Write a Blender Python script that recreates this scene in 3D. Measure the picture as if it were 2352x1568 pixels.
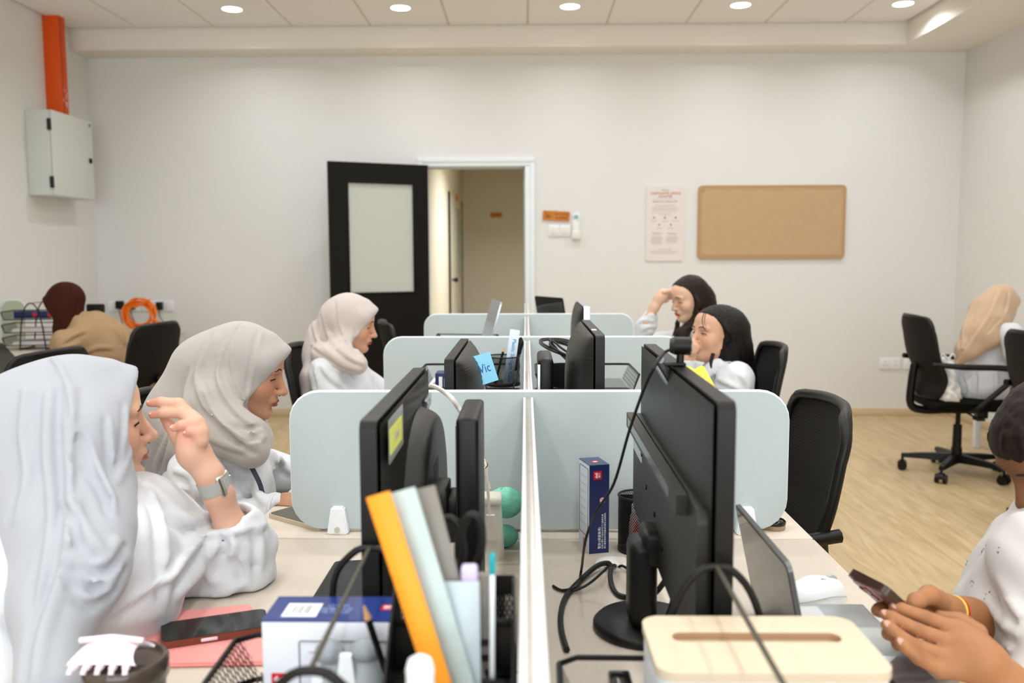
import bpy, bmesh, math, random
import numpy as np
from mathutils import Vector, Matrix
for _o in list(bpy.data.objects): bpy.data.objects.remove(_o, do_unlink=True)
SC = bpy.context.scene
COL = SC.collection
R = math.radians
PI = math.pi
# ---------------------------------------------------------------- camera
FPX, YAW, PITCH, ROLL, CAMZ = 2000.0, 0.0157, 0.0967, -0.0035, 1.30
def _basis():
    F = Vector((-math.sin(YAW)*math.cos(PITCH), math.cos(YAW)*math.cos(PITCH), -math.sin(PITCH)))
    Rt = Vector((math.cos(YAW), math.sin(YAW), 0)); U = Rt.cross(F)
    c, s = math.cos(ROLL), math.sin(ROLL)
    return c*Rt + s*U, -s*Rt + c*U, F
CR, CU, CF = _basis()
CC = Vector((0, 0, CAMZ))
cam = bpy.data.cameras.new('camera'); camo = bpy.data.objects.new('camera', cam); COL.objects.link(camo)
cam.sensor_width = 36; cam.lens = 36*FPX/2352; cam.clip_start = .02; cam.clip_end = 60
camo.matrix_world = Matrix(((CR.x, CU.x, -CF.x, CC.x), (CR.y, CU.y, -CF.y, CC.y), (CR.z, CU.z, -CF.z, CC.z), (0, 0, 0, 1)))
cam.dof.use_dof = True; cam.dof.focus_distance = 1.85; cam.dof.aperture_fstop = 4.0
SC.camera = camo
def ray(x, y): return CF + CR*((x-1176)/FPX) - CU*((y-784)/FPX)
def AY(x, y, Y): r = ray(x, y); return CC + r*(Y/r.y)
def AZ(x, y, Z): r = ray(x, y); return CC + r*((Z-CAMZ)/r.z)
def AX(x, y, X): r = ray(x, y); return CC + r*(X/r.x)
def PRJ(p):
    d = Vector(p)-CC; z = d.dot(CF)
    return 1176+FPX*d.dot(CR)/z, 784-FPX*d.dot(CU)/z
# ---------------------------------------------------------------- world, exposure
w = bpy.data.worlds.new('world'); SC.world = w; w.use_nodes = True
w.node_tree.nodes['Background'].inputs[0].default_value = (.9, .95, 1, 1)
w.node_tree.nodes['Background'].inputs[1].default_value = .6
SC.view_settings.view_transform = 'Standard'; SC.view_settings.look = 'None'
SC.view_settings.exposure = 0.12; SC.view_settings.gamma = 1; SC.view_settings.use_curve_mapping = False
LAMP_W, LAMP_COL = 5.1, (.905, .955, 1.0)
WIN_W, WIN_COL = 150.0, (.78, .89, 1.0)
ROWS = (6.32, 5.12, 3.92, 2.72, 1.52, .32, -.88, -2.08, -3.28)
LX = (-2.07, -.877, .316, 1.51, 2.64)
# ---------------------------------------------------------------- materials
def lin(h):
    h = h.lstrip('#'); c = [int(h[i:i+2], 16)/255 for i in (0, 2, 4)]
    return tuple(x/12.92 if x <= .04045 else ((x+.055)/1.055)**2.4 for x in c)+(1,)
MATS = {}
def mat(name, col, rough=.6, metal=0, spec=.4, noise=0, nscale=20, bump=0, bscale=200, alpha=1, trans=0, sheen=0, emit=0, stretch=None, vcol=False, coat=0, ior=1.45, sss=0):
    if name in MATS: return MATS[name]
    m = bpy.data.materials.new(name); m.use_nodes = True; nt = m.node_tree; b = nt.nodes['Principled BSDF']
    c = lin(col) if isinstance(col, str) else col
    b.inputs['Base Color'].default_value = c; b.inputs['Roughness'].default_value = rough
    b.inputs['Metallic'].default_value = metal; b.inputs['Specular IOR Level'].default_value = spec
    b.inputs['Transmission Weight'].default_value = trans; b.inputs['IOR'].default_value = ior
    b.inputs['Alpha'].default_value = alpha; b.inputs['Sheen Weight'].default_value = sheen
    b.inputs['Coat Weight'].default_value = coat
    if sss:
        b.inputs['Subsurface Weight'].default_value = sss; b.inputs['Subsurface Radius'].default_value = (.012, .005, .003); b.inputs['Subsurface Scale'].default_value = 1
    if emit: b.inputs['Emission Color'].default_value = c; b.inputs['Emission Strength'].default_value = emit
    src = None
    def coords(st=None):
        tc = nt.nodes.new('ShaderNodeTexCoord'); mp = nt.nodes.new('ShaderNodeMapping')
        nt.links.new(tc.outputs['Object'], mp.inputs[0])
        if st: mp.inputs['Scale'].default_value = st
        return mp.outputs[0]
    if vcol:
        a = nt.nodes.new('ShaderNodeAttribute'); a.attribute_name = 'Col'; src = a.outputs['Color']
    if noise:
        n = nt.nodes.new('ShaderNodeTexNoise'); n.inputs['Scale'].default_value = nscale; n.inputs['Detail'].default_value = 6
        nt.links.new(coords(stretch), n.inputs['Vector'])
        mx = nt.nodes.new('ShaderNodeMix'); mx.data_type = 'RGBA'; mx.blend_type = 'MULTIPLY'
        cr = nt.nodes.new('ShaderNodeMapRange'); cr.inputs['From Min'].default_value = .25; cr.inputs['From Max'].default_value = .75
        cr.inputs['To Min'].default_value = 1-noise; cr.inputs['To Max'].default_value = 1+noise*.4
        nt.links.new(n.outputs[0], cr.inputs[0]); mx.inputs[0].default_value = 1
        if src: nt.links.new(src, mx.inputs[6])
        else: mx.inputs[6].default_value = c
        nt.links.new(cr.outputs[0], mx.inputs[7]); src = mx.outputs[2]
    if src: nt.links.new(src, b.inputs['Base Color'])
    if bump:
        n = nt.nodes.new('ShaderNodeTexNoise'); n.inputs['Scale'].default_value = bscale; n.inputs['Detail'].default_value = 3
        nt.links.new(coords(stretch), n.inputs['Vector'])
        bp = nt.nodes.new('ShaderNodeBump'); bp.inputs['Strength'].default_value = bump; bp.inputs['Distance'].default_value = .002
        nt.links.new(n.outputs[0], bp.inputs['Height']); nt.links.new(bp.outputs[0], b.inputs['Normal'])
    MATS[name] = m
    return m
M = {}
M['wall'] = mat('wall_paint', '#e6e4e0', .85, bump=.08, bscale=90)
M['ceil'] = mat('ceiling_tile', '#f6f3ee', .9, noise=.03, nscale=60)
M['tbar'] = mat('ceiling_bar', '#d8d0b8', .7)
M['trim'] = mat('trim_paint', '#efe9de', .8)
M['base'] = mat('baseboard', '#d9c3a0', .6)
M['desk'] = mat('maple_laminate', '#dacdbd', .42, noise=.05, nscale=14, stretch=(14, 1.2, 6), spec=.4)
M['deskedge'] = mat('maple_edge', '#dcc39b', .5)
M['panel'] = mat('panel_grey_green', '#bcc6c6', .75, bump=.12, bscale=420)
M['paneltrim'] = mat('panel_white_trim', '#e9eef0', .35)
M['alu'] = mat('aluminium', '#cfcac2', .3, metal=.75, noise=.12, nscale=90)
M['clear'] = mat('clear_acrylic', '#dfe2df', .12, trans=.85, spec=.5)
M['white'] = mat('white_plastic', '#eff1f3', .35)
M['offwhite'] = mat('offwhite_plastic', '#e9e5dc', .45)
M['black'] = mat('black_plastic', '#0d0b08', .4, spec=.35)
M['blackg'] = mat('black_gloss', '#0f0d0b', .12, spec=.5)
M['bfab'] = mat('black_fabric', '#0a0805', .9, bump=.3, bscale=500, spec=.2)
M['dgrey'] = mat('dark_grey_plastic', '#201e1a', .42, spec=.5)
M['mon'] = mat('monitor_shell', '#1d1b17', .42, spec=.4, bump=.12, bscale=900)
M['silver'] = mat('silver', '#bfc2c6', .28, metal=.85)
M['chrome'] = mat('chrome', '#d9d9d9', .12, metal=1)
M['grey'] = mat('grey_metal', '#b9bdb8', .45)
M['boxgrey'] = mat('panel_box_paint', '#d8dbd4', .45)
M['orange'] = mat('orange_paint', '#e8560d', .5)
M['orangec'] = mat('orange_cable', '#f0760f', .5)
M['cork'] = mat('felt_tan', '#c7a680', .95, noise=.05, nscale=16, bump=.4, bscale=300)
M['corkedge'] = mat('felt_tan_border', '#bb966b', .95, bump=.4, bscale=300)
M['doorblk'] = mat('door_black', '#0c0905', .6, spec=.25)
M['frost'] = mat('frosted_glass', '#d3d6cd', .5, trans=.15)
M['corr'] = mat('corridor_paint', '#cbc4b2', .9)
M['signwood'] = mat('sign_wood', '#cf812c', .55, noise=.15, nscale=30, stretch=(2, 1, 14))
M['signink'] = mat('sign_ink', '#8a4a16', .7)
M['paper'] = mat('paper', '#e8ded9', .7)
M['ink1'] = mat('ink_rust', '#c89078', .8)
M['ink2'] = mat('ink_grey', '#c0b5ad', .8)
M['ink3'] = mat('ink_dark', '#5c574c', .8)
M['navy'] = mat('navy_card', '#1c2756', .4)
M['navy2'] = mat('navy_card_light', '#2a4a8c', .4)
M['wcard'] = mat('white_card', '#dfe0e8', .45)
M['red'] = mat('red_print', '#c9152d', .45)
M['note'] = mat('sticky_note', '#d9dc6a', .7)
M['blue'] = mat('sticky_blue', '#8fd0ec', .7)
M['ink_b'] = mat('ink_blue', '#2b5fae', .7)
M['tissue'] = mat('tissue_wood', '#d9c6ac', .5, noise=.07, nscale=9, stretch=(1.2, 12, 6))
M['inner'] = mat('tissue_cut_edge', '#b08a6c', .6)
M['pink'] = mat('pink_leatherette', '#eea09a', .55, bump=.15, bscale=300)
M['pinkl'] = mat('pale_pink_plastic', '#efdde4', .3)
M['copper'] = mat('copper_metal', '#7c4636', .35, metal=.3)
M['glass'] = mat('phone_glass', '#14150f', .06, spec=.6)
M['cream'] = mat('cream_leather', '#e6ded0', .5, bump=.1, bscale=250)
M['mint'] = mat('mint_plush', '#86d3b8', .95, bump=.9, bscale=160)
M['ruler_o'] = mat('ruler_orange', '#f39a22', .45)
M['ruler_g'] = mat('ruler_translucent', '#b7c6c4', .3, noise=.12, nscale=25)
M['ruler_w'] = mat('ruler_sleeve', '#dbe6f3', .2, noise=.06, nscale=40)
M['steel'] = mat('brushed_grey', '#857f76', .4, noise=.1, nscale=20)
M['yellow'] = mat('yellow_film', '#e8cf45', .35, bump=.4, bscale=40)
M['key'] = mat('key_cap', '#3f443d', .5)
M['cable'] = mat('black_cable', '#15120d', .45)
M['wcable'] = mat('white_cable', '#e7e0d6', .45)
M['lilac'] = mat('lilac', '#cdbfe0', .4); M['teal'] = mat('teal', '#149aa0', .4); M['purple'] = mat('purple', '#4b2a86', .4)
M['woodp'] = mat('pencil_wood', '#dba879', .6)
M['glue'] = mat('pink_glue', '#e2c0ba', .35)
M['salmon'] = mat('salmon_label', '#e0695c', .5)
M['greyr'] = mat('grey_rubber', '#8e9499', .35)
M['bag'] = mat('white_nylon', '#e4e2dd', .5, bump=.5, bscale=30)
M['lampglow'] = mat('lamp_diffuser', (1, .96, .9, 1), .5, emit=9)
# floor: pale oak vinyl, grain along Y
def floor_mat():
    m = bpy.data.materials.new('oak_vinyl'); m.use_nodes = True; nt = m.node_tree; b = nt.nodes['Principled BSDF']
    tc = nt.nodes.new('ShaderNodeTexCoord'); mp = nt.nodes.new('ShaderNodeMapping'); mp.inputs['Scale'].default_value = (9, 1.1, 1)
    mp.inputs['Rotation'].default_value = (0, 0, R(-8))
    nt.links.new(tc.outputs['Object'], mp.inputs[0])
    n = nt.nodes.new('ShaderNodeTexNoise'); n.inputs['Scale'].default_value = 2.2; n.inputs['Detail'].default_value = 8; n.inputs['Distortion'].default_value = 1.6
    nt.links.new(mp.outputs[0], n.inputs['Vector'])
    rp = nt.nodes.new('ShaderNodeValToRGB'); rp.color_ramp.elements[0].position = .3; rp.color_ramp.elements[1].position = .68
    rp.color_ramp.elements[0].color = lin('#b59a6e'); rp.color_ramp.elements[1].color = lin('#d0b78f')
    nt.links.new(n.outputs[0], rp.inputs[0]); nt.links.new(rp.outputs[0], b.inputs['Base Color'])
    b.inputs['Roughness'].default_value = .45; b.inputs['Specular IOR Level'].default_value = .35
    return m
M['floor'] = floor_mat()
def chair_mesh_mat():
    m = bpy.data.materials.new('chair_mesh'); m.use_nodes = True; nt = m.node_tree; b = nt.nodes['Principled BSDF']
    b.inputs['Roughness'].default_value = .75; b.inputs['Specular IOR Level'].default_value = .25
    tc = nt.nodes.new('ShaderNodeTexCoord'); wv = nt.nodes.new('ShaderNodeTexWave'); wv.bands_direction = 'Z'; wv.inputs['Scale'].default_value = 42
    wv.inputs['Distortion'].default_value = .3
    nt.links.new(tc.outputs['Object'], wv.inputs['Vector'])
    rp = nt.nodes.new('ShaderNodeValToRGB'); rp.color_ramp.elements[0].color = lin('#070503'); rp.color_ramp.elements[1].color = lin('#1d1811')
    rp.color_ramp.elements[0].position = .55
    nt.links.new(wv.outputs[0], rp.inputs[0]); nt.links.new(rp.outputs[0], b.inputs['Base Color'])
    return m
M['cmesh'] = chair_mesh_mat()
# ---------------------------------------------------------------- geometry helpers
class G:
    def __init__(s): s.v = []; s.f = []
    def add(s, v, f):
        n = len(s.v); s.v += [tuple(p) for p in v]; s.f += [tuple(i+n for i in q) for q in f]; return s
    def join(s, o, mtx=None):
        return s.add([mtx @ Vector(p) for p in o.v] if mtx else o.v, o.f)
    def tf(s, mtx): s.v = [tuple(mtx @ Vector(p)) for p in s.v]; return s
    def box(s, lo, hi):
        x0, y0, z0 = lo; x1, y1, z1 = hi
        return s.add([(x0,y0,z0),(x1,y0,z0),(x1,y1,z0),(x0,y1,z0),(x0,y0,z1),(x1,y0,z1),(x1,y1,z1),(x0,y1,z1)],
                     [(0,3,2,1),(4,5,6,7),(0,1,5,4),(1,2,6,5),(2,3,7,6),(3,0,4,7)])
    def rbox(s, lo, hi, r=.004, seg=2, mtx=None):
        bm = bmesh.new(); bmesh.ops.create_cube(bm, size=1)
        sz = [hi[i]-lo[i] for i in range(3)]; ce = [(hi[i]+lo[i])/2 for i in range(3)]
        for v in bm.verts: v.co = Vector((v.co.x*sz[0]+ce[0], v.co.y*sz[1]+ce[1], v.co.z*sz[2]+ce[2]))
        r = min(r, min(sz)*.49)
        bmesh.ops.bevel(bm, geom=bm.edges[:], offset=r, segments=seg, affect='EDGES', profile=.5)
        return s.bm(bm, mtx)
    def bm(s, bm, mtx=None):
        bm.verts.index_update()
        s.add([(mtx @ v.co) if mtx else v.co for v in bm.verts], [[v.index for v in f.verts] for f in bm.faces]); bm.free(); return s
    def cyl(s, a, b, r0, r1=None, n=16, cap=True):
        r1 = r0 if r1 is None else r1; a = Vector(a); b = Vector(b); d = (b-a).normalized()
        u = d.orthogonal().normalized(); t = d.cross(u)
        v = []
        for p, r in ((a, r0), (b, r1)):
            v += [p+u*(r*math.cos(2*PI*i/n))+t*(r*math.sin(2*PI*i/n)) for i in range(n)]
        f = [(i, (i+1) % n, n+(i+1) % n, n+i) for i in range(n)]
        if cap: f += [tuple(range(n-1, -1, -1)), tuple(range(n, 2*n))]
        return s.add(v, f)
    def tube(s, pts, r, n=8, closed=False, cap=True):
        pts = [Vector(p) for p in pts]; N = len(pts); rs = r if isinstance(r, (list, tuple)) else [r]*N
        v = []; u = None
        for i, p in enumerate(pts):
            d = (pts[(i+1) % N]-pts[i-1]) if closed else (pts[min(i+1, N-1)]-pts[max(i-1, 0)])
            d = d.normalized() if d.length > 1e-9 else Vector((0, 0, 1))
            u = d.orthogonal().normalized() if u is None else (u-d*u.dot(d)).normalized()
            t = d.cross(u)
            v += [p+u*(rs[i]*math.cos(2*PI*k/n))+t*(rs[i]*math.sin(2*PI*k/n)) for k in range(n)]
        f = []
        for i in range(N if closed else N-1):
            j = (i+1) % N
            f += [(i*n+k, i*n+(k+1) % n, j*n+(k+1) % n, j*n+k) for k in range(n)]
        if cap and not closed: f += [tuple(range(n-1, -1, -1)), tuple((N-1)*n+k for k in range(n))]
        return s.add(v, f)
    def prism(s, poly, ax, a, b):
        # poly: 2D outline; ax: extrusion axis; 'x' -> (y,z), 'y' -> (x,z), 'z' -> (x,y)
        def P(p, t): return {'x': (t, p[0], p[1]), 'y': (p[0], t, p[1]), 'z': (p[0], p[1], t)}[ax]
        n = len(poly)
        return s.add([P(p, a) for p in poly]+[P(p, b) for p in poly],
                     [tuple(range(n-1, -1, -1)), tuple(range(n, 2*n))]+[(i, (i+1) % n, n+(i+1) % n, n+i) for i in range(n)])
    def lathe(s, prof, c=(0, 0, 0), n=24, cap=True):
        v = []
        for r, z in prof: v += [(c[0]+r*math.cos(2*PI*k/n), c[1]+r*math.sin(2*PI*k/n), c[2]+z) for k in range(n)]
        f = []
        for i in range(len(prof)-1): f += [(i*n+k, i*n+(k+1) % n, (i+1)*n+(k+1) % n, (i+1)*n+k) for k in range(n)]
        if cap: f += [tuple(range(n-1, -1, -1)), tuple((len(prof)-1)*n+k for k in range(n))]
        return s.add(v, f)
    def ell(s, c, r, n=20, m=12):
        if not isinstance(r, (tuple, list)): r = (r, r, r)
        v = [(c[0], c[1], c[2]-r[2])]; f = []
        for i in range(1, m):
            a = -PI/2+PI*i/m
            v += [(c[0]+r[0]*math.cos(a)*math.cos(2*PI*k/n), c[1]+r[1]*math.cos(a)*math.sin(2*PI*k/n), c[2]+r[2]*math.sin(a)) for k in range(n)]
        v.append((c[0], c[1], c[2]+r[2])); L = len(v)-1
        f += [(0, 1+(k+1) % n, 1+k) for k in range(n)]
        for i in range(m-2): f += [(1+i*n+k, 1+i*n+(k+1) % n, 1+(i+1)*n+(k+1) % n, 1+(i+1)*n+k) for k in range(n)]
        f += [(L, 1+(m-2)*n+k, 1+(m-2)*n+(k+1) % n) for k in range(n)]
        return s.add(v, f)
    def surf(s, fn, nu, nv, th=0, nrm=None, cu=False):
        P = [[Vector(fn(i/nu, j/nv)) for j in range(nv+1)] for i in range(nu+1)]
        idx = lambda i, j: i*(nv+1)+j
        top = [p for row in P for p in row]; f = [(idx(i, j), idx(i+1, j), idx(i+1, j+1), idx(i, j+1)) for i in range(nu) for j in range(nv)]
        if not th: return s.add(top, f)
        bot = []
        for i in range(nu+1):
            for j in range(nv+1):
                du = P[min(i+1, nu)][j]-P[max(i-1, 0)][j]; dv = P[i][min(j+1, nv)]-P[i][max(j-1, 0)]
                nn = du.cross(dv); nn = nn.normalized() if nn.length > 1e-12 else Vector((0, 0, 1))
                bot.append(P[i][j]-nn*th)
        K = len(top); f2 = [tuple(reversed([K+q for q in qf])) for qf in f]
        rim = [(idx(i, 0), K+idx(i, 0), K+idx(i+1, 0), idx(i+1, 0)) for i in range(nu)]+[(idx(i+1, nv), K+idx(i+1, nv), K+idx(i, nv), idx(i, nv)) for i in range(nu)]
        rim += [(idx(0, j+1), K+idx(0, j+1), K+idx(0, j), idx(0, j)) for j in range(nv)]+[(idx(nu, j), K+idx(nu, j), K+idx(nu, j+1), idx(nu, j+1)) for j in range(nv)]
        return s.add(top+bot, f+f2+rim)
    def lattice(s, fn, nu, nv, hole=.62):
        # expanded-metal sheet: diamond cells with real holes
        for j in range(nv+1):
            for i in range(nu):
                cu = (i+.5+.5*(j & 1))/nu; cv = j/nv
                cs = [(cu-.5/nu, cv), (cu, cv-1/nv), (cu+.5/nu, cv), (cu, cv+1/nv)]
                cs = [(a, min(1, max(0, b))) for a, b in cs]
                inn = [(cu+(a-cu)*hole, cv+(b-cv)*hole) for a, b in cs]
                if cu+.5/nu > 1.0001 and not getattr(fn, 'wrap', False): continue
                s.add([fn(*q) for q in cs]+[fn(*q) for q in inn], [(k, (k+1) % 4, 4+(k+1) % 4, 4+k) for k in range(4)])
        return s
def rrect(x0, x1, z0, z1, r, seg=6, rs=None):
    rs = rs or (r, r, r, r); o = []
    for (cx, cz, a, q) in ((x1-rs[0], z0+rs[0], -90, rs[0]), (x1-rs[1], z1-rs[1], 0, rs[1]), (x0+rs[2], z1-rs[2], 90, rs[2]), (x0+rs[3], z0+rs[3], 180, rs[3])):
        if q < 1e-5: o.append((cx, cz)); continue
        for k in range(seg+1):
            t = R(a+90*k/seg); o.append((cx+q*math.cos(t), cz+q*math.sin(t)))
    return o
def smooth_pts(pts, n=6, closed=False):
    pts = [Vector(p) for p in pts]; N = len(pts); o = []
    for i in range(N if closed else N-1):
        p0, p1, p2, p3 = (pts[(i-1) % N], pts[i], pts[(i+1) % N], pts[(i+2) % N]) if closed else (pts[max(i-1, 0)], pts[i], pts[i+1], pts[min(i+2, N-1)])
        for k in range(n):
            t = k/n; o.append(.5*((2*p1)+(p2-p0)*t+(2*p0-5*p1+4*p2-p3)*t*t+(3*p1-p0-3*p2+p3)*t**3))
    if not closed: o.append(pts[-1])
    return o
def obj(name, g, m, parent=None, smooth=True, ang=50):
    if isinstance(g, G):
        me = bpy.data.meshes.new(name); me.from_pydata(g.v, [], g.f); me.update()
    else: me = g
    if smooth and isinstance(g, G):
        me.shade_smooth(); me.set_sharp_from_angle(angle=R(ang))
    o = bpy.data.objects.new(name, me); COL.objects.link(o)
    if m is not None and not me.materials:
        for q in (m if isinstance(m, (list, tuple)) else [m]): me.materials.append(q)
    if parent is not None:
        o.parent = parent
    return o
def tag(o, label, cat, group=None):
    o['label'] = label; o['category'] = cat
    if group: o['group'] = group
    return o
def struct(name, g, m, parent=None):
    o = obj(name, g, m, parent); 
    if parent is None: o['kind'] = 'structure'
    return o
def thing(name, label, cat, loc=(0, 0, 0), rz=0, group=None):
    o = bpy.data.objects.new(name, None); COL.objects.link(o); o.empty_display_size = .05
    o.location = loc; o.rotation_euler = (0, 0, rz); tag(o, label, cat, group)
    o.matrix_world = Matrix.Translation(Vector(loc)) @ Matrix.Rotation(rz, 4, 'Z')
    return o
def wpart(name, g, m, parent):
    # g is in world coordinates: bring it into the thing's frame
    root = parent
    mtx = parent.matrix_world if parent.parent is None else parent.parent.matrix_world
    inv = mtx.inverted(); g.tf(inv)
    return obj(name, g, m, parent)
def dup(root, loc, rz, label, group=None):
    r = root.copy(); COL.objects.link(r); r.location = loc; r.rotation_euler = (0, 0, rz); r['label'] = label
    r.matrix_world = Matrix.Translation(Vector(loc)) @ Matrix.Rotation(rz, 4, 'Z')
    if group: r['group'] = group
    for ch in list(root.children):
        c = ch.copy(); COL.objects.link(c); c.parent = r
        for g in list(ch.children):
            d = g.copy(); COL.objects.link(d); d.parent = c
    return r
def text(s, size, mtx, m, name, parent, ext=.0004, align='CENTER', sx=1, bold=0):
    cu = bpy.data.curves.new('t', 'FONT'); cu.body = s; cu.size = size; cu.extrude = ext; cu.align_x = align; cu.align_y = 'CENTER'; cu.resolution_u = 2
    cu.offset = bold
    t = bpy.data.objects.new('t', cu); COL.objects.link(t)
    dg = bpy.context.evaluated_depsgraph_get(); me = bpy.data.meshes.new_from_object(t.evaluated_get(dg)); bpy.data.objects.remove(t)
    root = parent if parent.parent is None else parent.parent
    me.transform(root.matrix_world.inverted() @ mtx @ Matrix.Diagonal((sx, 1, 1, 1)))
    me.materials.clear(); me.materials.append(m)
    o = bpy.data.objects.new(name, me); COL.objects.link(o); o.parent = parent
    return o
def frame(o, x, y):
    # matrix: local x,y axes -> given world directions, origin o
    x = Vector(x).normalized(); y = Vector(y); y = (y-x*y.dot(x)).normalized(); z = x.cross(y); o = Vector(o)
    return Matrix(((x.x, y.x, z.x, o.x), (x.y, y.y, z.y, o.y), (x.z, y.z, z.z, o.z), (0, 0, 0, 1)))
# ---------------------------------------------------------------- room shell
XL, XR, YF, YB, ZC = -3.495, 3.465, 7.08, -4.2, 3.05
BK = 2.89                      # bulkhead underside
DX0, DX1, DZ = -.83, .047, 2.062   # door opening
g = G().box((XL-.15, YB-.15, -.1), (XR+.15, 13.2, 0)); struct('floor', g, M['floor'])
struct('wall_left', G().box((XL-.12, YB-.12, 0), (XL, YF+.14, 3.35)), M['wall'])
struct('wall_right', G().box((XR, YB-.12, 0), (XR+.12, YF+.14, 3.35)), M['wall'])
g = G().box((XL, YF, 0), (DX0, YF+.14, 3.35)).box((DX1, YF, 0), (XR, YF+.14, 3.35)).box((DX0, YF, DZ), (DX1, YF+.14, 3.35)); struct('wall_far', g, M['wall'])
WX0, WX1, WZ0, WZ1 = -2.7, 2.7, .95, 2.75
struct('wall_behind', G().box((XL, YB-.12, 0), (XR, YB, WZ0)).box((XL, YB-.12, WZ1), (XR, YB, 3.35)).box((XL, YB-.12, WZ0), (WX0, YB, WZ1)).box((WX1, YB-.12, WZ0), (XR, YB, WZ1)), M['wall'])
win = bpy.data.objects.new('window_1', None); COL.objects.link(win); win['kind'] = 'structure'
for k in range(4):
    xa = WX0+(WX1-WX0)*k/4; xb = WX0+(WX1-WX0)*(k+1)/4
    g = G()
    for lo, hi in (((xa, WZ0), (xa+.04, WZ1)), ((xb-.04, WZ0), (xb, WZ1)), ((xa, WZ0), (xb, WZ0+.05)), ((xa, WZ1-.05), (xb, WZ1))): g.box((lo[0], YB-.09, lo[1]), (hi[0], YB-.04, hi[1]))
    obj('window_frame', g, M['white'], win, smooth=False)
    obj('pane', G().box((xa+.04, YB-.068, WZ0+.05), (xb-.04, YB-.062, WZ1-.05)), mat('window_glass', '#ffffff', .0, trans=1.0, ior=1.02), win, smooth=False)
obj('window_sill', G().rbox((WX0-.05, YB-.04, WZ0-.03), (WX1+.05, YB+.08, WZ0), .005), M['white'], win)
_l = bpy.data.lights.new('window_daylight', 'AREA'); _l.shape = 'RECTANGLE'; _l.size = WX1-WX0-.1; _l.size_y = WZ1-WZ0-.1; _l.energy = WIN_W; _l.color = WIN_COL
_lo = bpy.data.objects.new('window_daylight', _l); COL.objects.link(_lo); _lo.location = (0, YB-.03, (WZ0+WZ1)/2); _lo.rotation_euler = (R(90), 0, 0)
ceil = struct('ceiling', G().box((XL-.1, YB-.1, 3.075), (XR+.1, YF+.1, 3.2)), M['tbar'])
# suspended tiles, .596 m modules, each a piece of its own
BX = 2.88                      # right bulkhead face
x0t = .02-.596*6
cols = []
x = x0t
while x < BX-.02:
    a, b = max(x, XL+.012), min(x+.596, BX-.012)
    if b-a > .05: cols.append((a, b))
    x += .596
yrows = [6.80-1.2*i for i in range(10)]
tcache = {}
for (a, b) in cols:
    for yt in yrows:
        y1, y0 = yt, max(yt-1.2, YB+.01)
        if y1-y0 < .1: continue
        key = (round(b-a, 3), round(y1-y0, 3))
        if key not in tcache:
            wx, wy = (b-a)/2-.008, (y1-y0)/2-.008
            tcache[key] = obj('ceiling_tile', G().box((-wx, -wy, 0), (wx, wy, .03)), M['ceil'], ceil, smooth=False); t = tcache[key]
        else:
            t = tcache[key].copy(); COL.objects.link(t)
        t.location = ((a+b)/2, (y0+y1)/2, ZC)
gb = G()
for (a, b) in cols[1:]: gb.box((a-.012, YB, ZC+.004), (a+.012, 6.81, ZC+.02))
for yt in yrows[1:]: gb.box((XL, yt-.012, ZC+.006), (BX, yt+.012, ZC+.022))
obj('ceiling_grid_bar', gb, M['tbar'], ceil, smooth=False)
struct('trim_1', G().box((XL, 6.81, BK), (XR, YF, 3.2)), M['trim'])
struct('trim_2', G().box((BX, YB, BK+.001), (XR, 6.811, 3.2)), M['trim'])
g = G()
for a, b in ((XL, DX0-.05), (DX1+.05, XR)): g.rbox((a, YF-.014, 0), (b, YF+.002, .062), .004)
struct('baseboard_far', g, M['base'])
struct('baseboard_left', G().rbox((XL-.002, YB, 0), (XL+.014, YF-.014, .062), .004), M['base'])
struct('baseboard_right', G().rbox((XR-.014, YB, 0), (XR+.002, YF-.014, .062), .004), M['base'])
# corridor beyond the door
struct('wall_corridor_left', G().box((-1.06, YF+.14, 0), (-.92, 12.9, 2.75)), M['corr'])
struct('wall_corridor_right', G().box((.7, YF+.14, 0), (.84, 12.9, 2.75)), M['corr'])
struct('wall_corridor_end', G().box((-1.06, 12.9, 0), (.84, 13.05, 2.75)), M['corr'])
struct('trim_3', G().box((-1.06, YF+.14, 2.62), (.84, 13.05, 2.75)), M['corr'])
# corridor door seen edge-on in the corridor's left wall
dr = bpy.data.objects.new('door_2', None); COL.objects.link(dr); dr['kind'] = 'structure'
obj('door_frame', G().box((-.925, 10.45, 0), (-.905, 10.60, 2.08)).box((-.925, 12.55, 0), (-.905, 12.62, 2.08)), M['doorblk'], dr)
obj('door_leaf', G().box((-.925, 10.60, 0), (-.912, 12.55, 2.05)), M['corr'], dr)
obj('door_glass', G().rbox((-.916, 11.5, 1.02), (-.906, 12.2, 1.95), .003), mat('green_glass', '#9fae9e', .2, spec=.6), dr)
obj('door_knob', G().cyl((-.913, 10.8, 1.02), (-.87, 10.8, 1.02), .012).ell((-.86, 10.8, 1.02), .03), M['black'], dr)
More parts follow.
